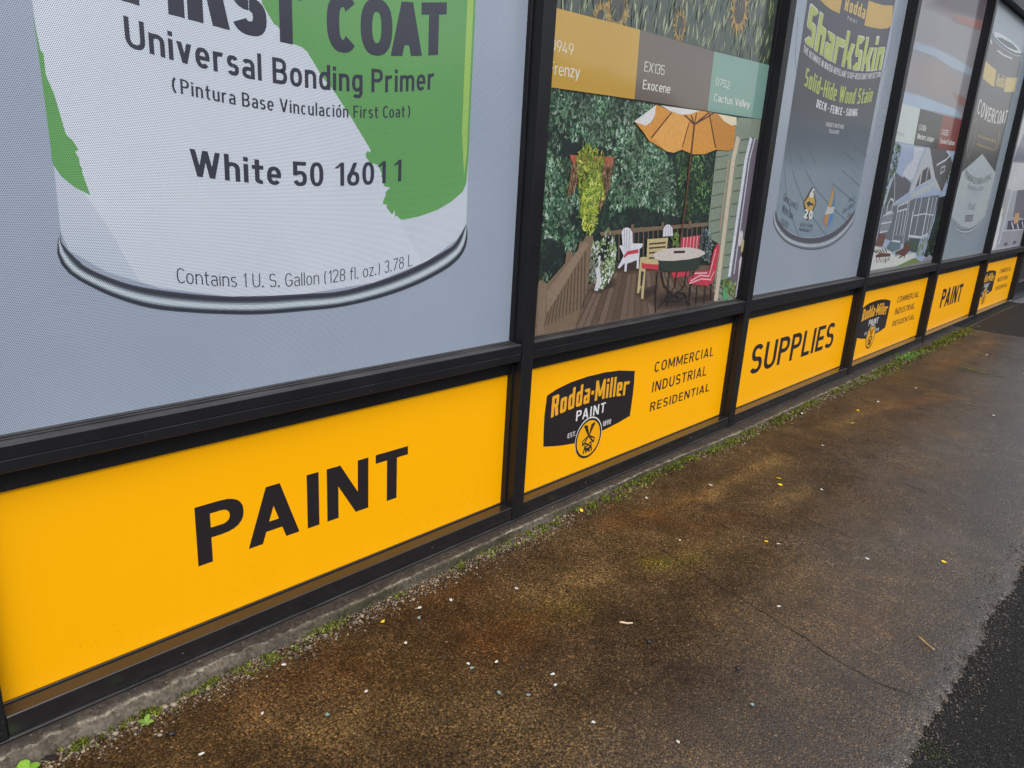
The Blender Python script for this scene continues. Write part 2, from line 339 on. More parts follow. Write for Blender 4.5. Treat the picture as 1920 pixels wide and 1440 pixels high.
        for s0, s1 in ((1, 0), (1, 2), (3, 2), (3, 4)): Dg(s0*q, 0, s1*q, X, tt)
    elif c == '0': W_ = Wd(.56); Ar(0, -.01, W_, 1.01, 0, 360)
    elif c == '1': W_ = Wd(.3); Rr(W_-w, 0, W_, 1); Dg(0, .76, W_-w, 1-.02, w*.9)
    elif c == '2': W_ = Wd(.55); Ar(0, .42, W_, 1.01, 165, -30); Dg(0, h*.7, W_-w*1.35, .62, w*1.3); Rr(0, 0, W_, h)
    elif c == '3': W_ = Wd(.55); Ar(0, .5-h/2, W_*.97, 1.01, 160, -90); Ar(0, -.01, W_, .5+h/2, 90, -160)
    elif c == '4': W_ = Wd(.6); Rr(W_*.62, 0, W_*.62+w, .55); Rr(0, .2, W_, .2+h); Dg(0, .24, W_*.45, 1, w*1.1)
    elif c == '5': W_ = Wd(.55); Ar(0, -.01, W_, .63, 130, -160); Rr(0, .42, w, 1); Rr(w, 1-h, W_*.95, 1)
    elif c == '6': W_ = Wd(.56); Ar(0, -.01, W_, .62, 0, 360); Dg(0+w*.1, .34, W_*.5, 1, w*1.1)
    elif c == '9': W_ = Wd(.56); Ar(0, .38, W_, 1.01, 0, 360); Dg(W_*.4, 0, W_-w*1.15, .66, w*1.1)
    elif c == '7': W_ = Wd(.54); Rr(0, 1-h, W_, 1); Dg(W_*.18, 0, W_-w*1.15, 1-h, w*1.15)
    elif c == '8': W_ = Wd(.56); Ar(.02, .48, W_-.02, 1.01, 0, 360); Ar(0, -.01, W_, .56, 0, 360)
    elif c == '.': W_ = max(w*1.1, .12); Rr(0, 0, W_, W_)
    elif c == '·': W_ = w*1.1; Rr(0, .36, w*1.1, .36+w*1.1)
    elif c == ',': W_ = w; Dg(-w*.3, -.12, 0, w, w)
    elif c == "'": W_ = w; Rr(0, .7, w, 1.02)
    elif c == '!': W_ = w; Rr(0, .3, w, 1); Rr(0, 0, w, w)
    elif c == '-': W_ = .3; Rr(0, .34, .3, .34+h)
    elif c == '/': W_ = .4; Dg(0, 0, .4-w, 1, w)
    elif c == '(': W_ = Wd(.24)+w*.3; Ar(0, -.18, W_*2.4, 1.1, 125, 235)
    elif c == ')': W_ = Wd(.24)+w*.3; Ar(-W_*1.4, -.18, W_, 1.1, -55, 55)
    else: W_ = Wd(.5); Rr(0, 0, W_, 1)
    return W_, out
def typeset(txt, w, n=2.35, cond=1, track=1):
    polys = []; x = 0
    for j_, ch in enumerate(txt):
        W_, ps = letter(ch, w, n, cond)
        for i, q in enumerate(ps):
            if q[0] == 's': polys.append((0 if False else i % 1, [(a+x, b) for a, b in q[1]], i))
            else: polys.append((1, [(a+x, b) for a, b in q], i))
        x += W_+(.0 if ch == ' ' else (.10+.16*w)*track)
        nx = txt[j_+1] if j_+1 < len(txt) else ''
        if ch+nx in ('PA', 'AT', 'TA', 'AV', 'VA', 'LT', 'RT', 'AY', 'OA', 'F.', 'Co', 'We', 'Va'): x -= .085
    x -= (.10+.16*w)*track
    return x, polys

# ------------------------------------------------------------------ flat printed artwork
def inside(pt, poly):
    x, z = pt; r = False; j = len(poly)-1
    for i in range(len(poly)):
        if (poly[i][1] > z) != (poly[j][1] > z) and x < (poly[j][0]-poly[i][0])*(z-poly[i][1])/(poly[j][1]-poly[i][1])+poly[i][0]: r = not r
        j = i
    return r
def clip(poly, x0, x1, z0, z1):
    def cut(ps, f, g):
        o = []
        for i in range(len(ps)):
            a, b = ps[i-1], ps[i]; fa, fb = f(a), f(b)
            if (fa >= 0) != (fb >= 0):
                k = fa/(fa-fb); o.append((a[0]+(b[0]-a[0])*k, a[1]+(b[1]-a[1])*k))
            if fb >= 0: o.append(b)
        return o
    for f in (lambda p_: p_[0]-x0, lambda p_: x1-p_[0], lambda p_: p_[1]-z0, lambda p_: z1-p_[1]):
        poly = cut(poly, f, None)
        if len(poly) < 3: return []
    return poly
def resample(pts, n):
    d = [0]
    for a, b in zip(pts, pts[1:]): d.append(d[-1]+math.dist(a, b))
    o = []; j = 0
    for k in range(n):
        s_ = d[-1]*k/(n-1)
        while j < len(d)-2 and d[j+1] < s_: j += 1
        u = (s_-d[j])/max(1e-9, d[j+1]-d[j]); o.append((pts[j][0]+(pts[j+1][0]-pts[j][0])*u, pts[j][1]+(pts[j+1][1]-pts[j][1])*u))
    return o
def smooth_pts(pts, n):
    # Catmull-Rom through the points
    P_ = [pts[0]]+list(pts)+[pts[-1]]; o = []
    for i in range(1, len(P_)-2):
        p0, p1, p2, p3 = P_[i-1:i+3]
        for k in range(6):
            u = k/6; o.append(tuple(.5*((2*p1[q])+(-p0[q]+p2[q])*u+(2*p0[q]-5*p1[q]+4*p2[q]-p3[q])*u*u+(-p0[q]+3*p1[q]-3*p2[q]+p3[q])*u**3) for q in (0, 1)))
    o.append(pts[-1]); return resample(o, n)
STEP = 8e-6
def artwork(items, y, rect, parent, material, subs, boost=1.0, dx=0, sx=1, xr=0):
    """flat prints and cut letters laid on the plane at depth y, clipped to rect; one mesh per part"""
    x0, x1, z0, z1 = rect; parts = {}
    its = sorted(enumerate(items), key=lambda q: (q[1][2], q[0]))
    off = 4e-4
    def T(p_): return (xr+(p_[0]-xr)*sx+dx, p_[1])
    for _, it in its:
        kind, part, lay = it[0], it[1], it[2]
        key = (part, len(parts)) if kind == 'text' or part == 'colour_chip' else (part, -1)
        mb = parts.setdefault(key, MB()); off += STEP
        plainprint = kind == 'text' or part in ('colour_chip', 'printed_abstract')
        def face(ps, col, o=0.0):
            if plainprint: col = (col[0], col[1], col[2], .12)
            ps = clip([T(q) for q in ps], x0, x1, z0, z1)
            if len(ps) < 3: return
            ar = sum(ps[i-1][0]*ps[i][1]-ps[i][0]*ps[i-1][1] for i in range(len(ps)))
            if abs(ar) < 1e-9: return
            if ar < 0: ps = ps[::-1]
            cols = [col]*len(ps) if not isinstance(col, list) else col
            mb.add([(a, y-off-o, b) for a, b in ps], [list(range(len(ps)))]); mb.c += cols[:len(ps)]
        K = .8*boost
        if kind == 'poly': face([tuple(q) for q in it[4]], lin(it[3], K))
        elif kind == 'ell':
            _, _, _, c, cx, cz, rx, rz = it
            face([(cx+rx*math.cos(a*math.pi/24), cz+rz*math.sin(a*math.pi/24)) for a in range(48)], lin(c, K))
        elif kind == 'soft':
            _, _, _, c0, c1, s0, pts = it; cx = sum(q[0] for q in pts)/len(pts); cz = sum(q[1] for q in pts)/len(pts); n_ = 9
            for k in range(n_):
                s_ = 1+s0*(1-2*k/(n_-1)); u = (k+1)/n_; c = lin([a+(b-a)*u for a, b in zip(c0, c1)], K)
                face([(cx+(q[0]-cx)*s_, cz+(q[1]-cz)*s_) for q in pts], c, k*5e-6)
            off += 5e-5
        elif kind == 'line':
            _, _, _, c, wd_, pts = it; c = lin(c, K)
            for i, (a, b) in enumerate(zip(pts, pts[1:])):
                L_ = math.dist(a, b)
                if L_ < 1e-6: continue
                ux, uz = (b[0]-a[0])/L_, (b[1]-a[1])/L_; e = wd_*.35 if i < len(pts)-2 else 0; px, pz = -uz*wd_/2, ux*wd_/2
                face([(a[0]+px, a[1]+pz), (a[0]-px, a[1]-pz), (b[0]-px+ux*e, b[1]-pz+uz*e), (b[0]+px+ux*e, b[1]+pz+uz*e)], c, (i % 6)*1.2e-6)
        elif kind == 'leaves':
            _, _, _, cols, n_, size, pts, seed, asp, ang = it; rg = random.Random(seed)
            xs = [q[0] for q in pts]; zs = [q[1] for q in pts]; k = 0; tries = 0
            while k < n_ and tries < n_*12:
                tries += 1
                a, b = rg.uniform(min(xs), max(xs)), rg.uniform(min(zs), max(zs))
                if not inside((a, b), pts): continue
                dn = noise.noise(Vector((a*7, b*7, seed*3.1)))
                if ang is None and dn+.5*noise.noise(Vector((a*19, b*19, seed))) < rg.uniform(-.55, .12): continue
                sh = noise.noise(Vector((a*11+4, b*11, seed*1.7)))
                k += 1; s_ = size*rg.uniform(.5, 1.3); th = rg.uniform(0, 6.28) if ang is None else ang+rg.gauss(0, .22)
                ux, uz = math.cos(th)*s_/2, math.sin(th)*s_/2; vx, vz = -uz/asp, ux/asp
                col = lin(rg.choice(cols), K*(max(.35, .85+.9*sh) if ang is None else 1))
                face([(a-ux, b-uz), (a-vx*.9+ux*.15, b-vz*.9+uz*.15), (a+ux, b+uz), (a+vx*.9-ux*.1, b+vz*.9-uz*.1)], col, rg.uniform(0, 1e-4))
            off += 1.05e-4
        elif kind == 'band':
            _, _, _, stops, inn, outr = it; n_ = 60
            A_ = smooth_pts(inn, n_); B_ = smooth_pts(outr, n_)
            for (t0, c0), (t1, c1) in zip(stops, stops[1:]):
                c0, c1 = lin(c0, K), lin(c1, K)
                for i in range(n_-1):
                    f = lambda q, t_: (A_[q][0]+(B_[q][0]-A_[q][0])*t_, A_[q][1]+(B_[q][1]-A_[q][1])*t_)
                    face([f(i, t0), f(i, t1), f(i+1, t1), f(i+1, t0)], tuple((p_+q)/2 for p_, q in zip(c0, c1)))
        elif kind == 'panel':
            _, _, _, stops, lf, rt = it; n_ = 70
            A_ = smooth_pts(lf, n_+1); B_ = smooth_pts(rt, n_+1)
            for i in range(n_):
                u = (i+.5)/n_; j = 0
                while j < len(stops)-2 and stops[j+1][0] < u: j += 1
                k = min(1, max(0, (u-stops[j][0])/(stops[j+1][0]-stops[j][0]))); c = [stops[j][1][q]+(stops[j+1][1][q]-stops[j][1][q])*k for q in range(3)]
                face([A_[i], A_[i+1], B_[i+1], B_[i]], lin(c, K))
        elif kind == 'text':
            _, _, _, c, txt, tx0, tx1, hgt, q2, kw = it; c = lin(c, K)
            wtot, polys = typeset(txt, kw.get('w', .16), kw.get('n', 2.35), kw.get('cond', 1), kw.get('track', 1))
            sc_ = (tx1-tx0)/wtot
            for _k, ps, i in polys:
                o = []
                for a, b in ps:
                    x_ = tx0+a*sc_; o.append((x_, q2[0]*x_*x_+q2[1]*x_+q2[2]+b*hgt))
                face(o, c, (i % 9)*3.5e-6 if _k else ((i % 2)+9)*3.5e-6)
            off += 4.5e-5
    objs = {}
    for key in sorted(parts, key=lambda q: (q[0] in subs, q[0], q[1])):
        mb = parts[key]; nm = key[0]
        if not mb.v: continue
        par = objs.get(subs.get(nm), parent)
        objs.setdefault(nm, mb.build(nm, material, par))
    return objs

DATA = {}
DATA['boards'] = {}
DATA['boards'][1] = [
    ['text', 'paint_lettering', 1, [38, 34, 38], 'PAINT', -1.0307, -0.4095, 0.1507, [0, 0, 0.2366], {'w': 0.185}],
]
DATA['boards'][2] = [
    ['text', 'trade_lettering', 1, [38, 34, 38], 'COMMERCIAL', 0.8672, 1.3486, 0.0434, [0, 0, 0.3961], {'w': 0.15, 'track': 1.7}],
    ['text', 'trade_lettering', 1, [38, 34, 38], 'INDUSTRIAL', 0.8668, 1.3079, 0.0454, [0, 0, 0.3107], {'w': 0.15, 'track': 1.7}],
    ['text', 'trade_lettering', 1, [38, 34, 38], 'RESIDENTIAL', 0.8678, 1.3567, 0.0391, [0, 0, 0.2274], {'w': 0.15, 'track': 1.7}],
    ['poly', 'logo_badge', 1, [38, 34, 38], [[0.1962, 0.4239], [0.2477, 0.4384], [0.3226, 0.45], [0.4177, 0.4549], [0.5187, 0.4535], [0.6172, 0.4455], [0.7229, 0.4267], [0.7269, 0.3781], [0.7276, 0.3204], [0.7227, 0.2397], [0.6443, 0.2274], [0.5373, 0.2169], [0.4692, 0.2073], [0.3859, 0.2049], [0.2885, 0.2176], [0.197, 0.2358], [0.1926, 0.285], [0.1907, 0.3519]]],
    ['text', 'badge_lettering', 2, [250, 180, 40], 'Rodda·Miller', 0.226, 0.6924, 0.0782, [-0.3022, 0.2685, 0.2912], {'w': 0.17, 'n': 5, 'cond': 0.62, 'track': 0.8}],
    ['text', 'badge_lettering', 2, [235, 235, 235], 'PAINT', 0.3704, 0.5479, 0.0398, [0, 0, 0.2926], {'w': 0.17, 'track': 1.5}],
    ['text', 'badge_lettering', 2, [225, 225, 225], 'EST.', 0.3296, 0.3794, 0.0187, [0, 0, 0.2357], {'w': 0.17}],
    ['text', 'badge_lettering', 2, [225, 225, 225], '1890', 0.539, 0.5939, 0.0209, [0, 0, 0.2346], {'w': 0.17}],
    ['ell', 'windmill_roundel', 2, [235, 235, 235], 0.4581, 0.2101, 0.0812, 0.0812],
    ['ell', 'windmill_roundel', 3, [38, 34, 38], 0.4581, 0.2071, 0.0788, 0.0788],
    ['ell', 'windmill_roundel', 4, [255, 182, 8], 0.4581, 0.2071, 0.0701, 0.0701],
    ['line', 'windmill_roundel', 5, [38, 34, 38], 0.0075, [[0.4581, 0.2166], [0.4266, 0.2623]]],
    ['line', 'windmill_roundel', 5, [38, 34, 38], 0.006, [[0.4266, 0.2623], [0.4455, 0.2575], [0.4549, 0.2229]]],
    ['line', 'windmill_roundel', 5, [38, 34, 38], 0.005, [[0.436, 0.2591], [0.4471, 0.237]]],
    ['line', 'windmill_roundel', 5, [38, 34, 38], 0.0075, [[0.4581, 0.2166], [0.425, 0.1835]]],
    ['line', 'windmill_roundel', 5, [38, 34, 38], 0.006, [[0.425, 0.1835], [0.4219, 0.2008], [0.4502, 0.215]]],
    ['line', 'windmill_roundel', 5, [38, 34, 38], 0.007, [[0.4423, 0.1913], [0.4329, 0.1488]]],
    ['line', 'windmill_roundel', 5, [38, 34, 38], 0.0075, [[0.4581, 0.2166], [0.4896, 0.2623]]],
    ['line', 'windmill_roundel', 5, [38, 34, 38], 0.006, [[0.4896, 0.2623], [0.4707, 0.2575], [0.4613, 0.2229]]],
    ['line', 'windmill_roundel', 5, [38, 34, 38], 0.005, [[0.4802, 0.2591], [0.4691, 0.237]]],
    ['line', 'windmill_roundel', 5, [38, 34, 38], 0.0075, [[0.4581, 0.2166], [0.4912, 0.1835]]],
    ['line', 'windmill_roundel', 5, [38, 34, 38], 0.006, [[0.4912, 0.1835], [0.4943, 0.2008], [0.466, 0.215]]],
    ['line', 'windmill_roundel', 5, [38, 34, 38], 0.007, [[0.4739, 0.1913], [0.4833, 0.1488]]],
    ['line', 'windmill_roundel', 5, [38, 34, 38], 0.006, [[0.4423, 0.1898], [0.4794, 0.1677]]],
    ['line', 'windmill_roundel', 5, [38, 34, 38], 0.006, [[0.4739, 0.1898], [0.4368, 0.1677]]],
    ['line', 'windmill_roundel', 5, [38, 34, 38], 0.007, [[0.436, 0.1661], [0.4802, 0.1661]]],
    ['line', 'windmill_roundel', 5, [38, 34, 38], 0.009, [[0.4486, 0.1488], [0.4486, 0.1598], [0.4676, 0.1598], [0.4676, 0.1488]]],
]
DATA['boards'][3] = [
    ['text', 'supplies_lettering', 1, [38, 34, 38], 'SUPPLIES', 1.7537, 2.8255, 0.1485, [0, 0, 0.2376], {'w': 0.165}],
]
DATA['boards'][5] = [
    ['text', 'paint_lettering', 1, [38, 34, 38], 'PAINT', 5.0916, 5.7257, 0.1558, [0, 0, 0.2442], {'w': 0.2}],
]
DATA['posters'] = {}
DATA['posters'][1] = [
    ['poly', 'printed_can', 1, [206, 214, 226], [[-1.2406, 1.4341], [-1.2426, 1.4011], [-1.2402, 1.2747], [-1.238, 1.1294], [-1.239, 1.0107], [-1.228, 0.9779], [-1.1667, 0.934], [-1.0677, 0.8948], [-0.9199, 0.8642], [-0.748, 0.853], [-0.5312, 0.8663], [-0.3538, 0.9117], [-0.2483, 0.9657], [-0.2113, 1.0018], [-0.2131, 1.1471], [-0.2084, 1.5831], [-0.2076, 1.6333]]],
    ['poly', 'printed_can', 2, [192, 201, 216], [[-1.2375, 1.1294], [-1.1906, 1.0802], [-1.1544, 1.0156], [-1.1214, 0.9417], [-1.1065, 0.9119], [-1.1667, 0.934], [-1.228, 0.9779], [-1.239, 1.0107]]],
    ['poly', 'printed_can', 2, [198, 207, 220], [[-0.4563, 1.0338], [-0.3584, 1.0565], [-0.2644, 1.0963], [-0.2147, 1.1399], [-0.2113, 1.0018], [-0.2483, 0.9657], [-0.3725, 0.9098]]],
    ['poly', 'printed_can', 3, [96, 160, 84], [[-1.2441, 1.3794], [-1.2387, 1.3233], [-1.2345, 1.3183], [-1.2344, 1.2835], [-1.2246, 1.2525], [-1.2126, 1.1854], [-1.2032, 1.1764], [-1.1945, 1.1599], [-1.2005, 1.1571], [-1.1952, 1.1452], [-1.1948, 1.1329], [-1.1914, 1.1268], [-1.1928, 1.1218], [-1.1822, 1.0794], [-1.2069, 1.0929], [-1.228, 1.1122], [-1.2384, 1.1313], [-1.2397, 1.1409], [-1.24, 1.2001], [-1.2412, 1.26], [-1.2422, 1.3294]]],
    ['poly', 'printed_can', 3, [96, 160, 84], [[-0.823, 1.4905], [-0.8162, 1.4683], [-0.7906, 1.4341], [-0.7842, 1.4324], [-0.7505, 1.4032], [-0.7252, 1.3984], [-0.7116, 1.3904], [-0.6771, 1.3459], [-0.6445, 1.3169], [-0.5953, 1.2604], [-0.5411, 1.1925], [-0.5431, 1.1859], [-0.5493, 1.1905], [-0.5554, 1.1837], [-0.5554, 1.1756], [-0.543, 1.1631], [-0.5179, 1.1575], [-0.5071, 1.1379], [-0.5092, 1.1311], [-0.4983, 1.1213], [-0.5004, 1.1078], [-0.4807, 1.1047], [-0.4959, 1.0926], [-0.4936, 1.0875], [-0.5034, 1.0684], [-0.5011, 1.0633], [-0.4902, 1.0623], [-0.4923, 1.0564], [-0.4736, 1.0373], [-0.4648, 1.0494], [-0.4654, 1.0285], [-0.461, 1.0354], [-0.4427, 1.0236], [-0.3871, 1.0311], [-0.3197, 1.0488], [-0.2702, 1.0709], [-0.2301, 1.0973], [-0.218, 1.1181], [-0.2164, 1.1327], [-0.213, 1.1825], [-0.2084, 1.5831], [-0.2095, 1.6329]]],
    ['poly', 'printed_can', 4, [158, 196, 92], [[-0.2376, 1.6275], [-0.217, 1.6315], [-0.216, 1.5817], [-0.2198, 1.1963], [-0.2268, 1.1396], [-0.2405, 1.2506], [-0.2394, 1.4505]]],
    ['band', 'can_rim', 4, [[0, [70, 72, 86]], [0.1, [36, 36, 48]], [0.26, [34, 34, 46]], [0.36, [96, 108, 122]], [0.46, [176, 190, 200]], [0.56, [208, 218, 224]], [0.68, [172, 186, 196]], [0.76, [88, 96, 110]], [0.82, [30, 30, 42]], [0.96, [28, 28, 40]], [1, [90, 100, 115]]], [[-1.2387, 1.0134], [-1.2393, 0.9918], [-1.2239, 0.9705], [-1.2023, 0.9458], [-1.1597, 0.9216], [-1.109, 0.9012], [-1.0264, 0.8816], [-0.9362, 0.8664], [-0.8374, 0.8578], [-0.7479, 0.855], [-0.6314, 0.8528], [-0.5037, 0.8714], [-0.3884, 0.9008], [-0.2901, 0.9375], [-0.2494, 0.959], [-0.2131, 1.0081]], [[-1.2391, 1.0134], [-1.2469, 0.992], [-1.2479, 0.9639], [-1.2322, 0.9345], [-1.1985, 0.9081], [-1.1505, 0.8795], [-1.0854, 0.8534], [-0.9998, 0.8359], [-0.9063, 0.8224], [-0.8391, 0.816], [-0.7491, 0.8132], [-0.6318, 0.8125], [-0.5033, 0.8258], [-0.387, 0.8499], [-0.2878, 0.8834], [-0.2365, 0.9118], [-0.2112, 0.942], [-0.2044, 0.9769], [-0.2105, 1.0081]]],
    ['text', 'can_lettering', 5, [34, 35, 52], 'FIRST', -1.0963, -0.7236, 0.1182, [0.1088, 0.1272, 1.4345], {'w': 0.25, 'n': 2.4, 'track': 0.35}],
    ['text', 'can_lettering', 5, [34, 35, 52], 'COAT', -0.6615, -0.3081, 0.1211, [0.2507, 0.3512, 1.5234], {'w': 0.25, 'n': 2.4, 'track': 0.35}],
    ['text', 'can_lettering', 5, [34, 35, 52], 'Universal Bonding Primer', -1.096, -0.3431, 0.0522, [0.2416, 0.351, 1.4438], {'w': 0.165}],
    ['text', 'can_lettering', 5, [34, 35, 52], '(Pintura Base Vinculación First Coat)', -1.0154, -0.42, 0.0278, [0.2148, 0.3087, 1.3701], {'w': 0.13, 'cond': 0.8}],
    ['text', 'can_lettering', 5, [34, 35, 52], 'White 50 1601', -0.9888, -0.4948, 0.0534, [0.2194, 0.3155, 1.2174], {'w': 0.17}],
    ['text', 'can_lettering', 5, [34, 35, 52], '1', -0.4713, -0.4457, 0.0529, [0.1492, 0.2631, 1.2088], {'w': 0.17}],
    ['text', 'can_lettering', 5, [34, 35, 52], 'Contains 1 U. S. Gallon (128 fl. oz.) 3.78 L', -1.0321, -0.4039, 0.031, [0.2967, 0.4264, 1.0274], {'w': 0.075, 'cond': 0.8}],
]
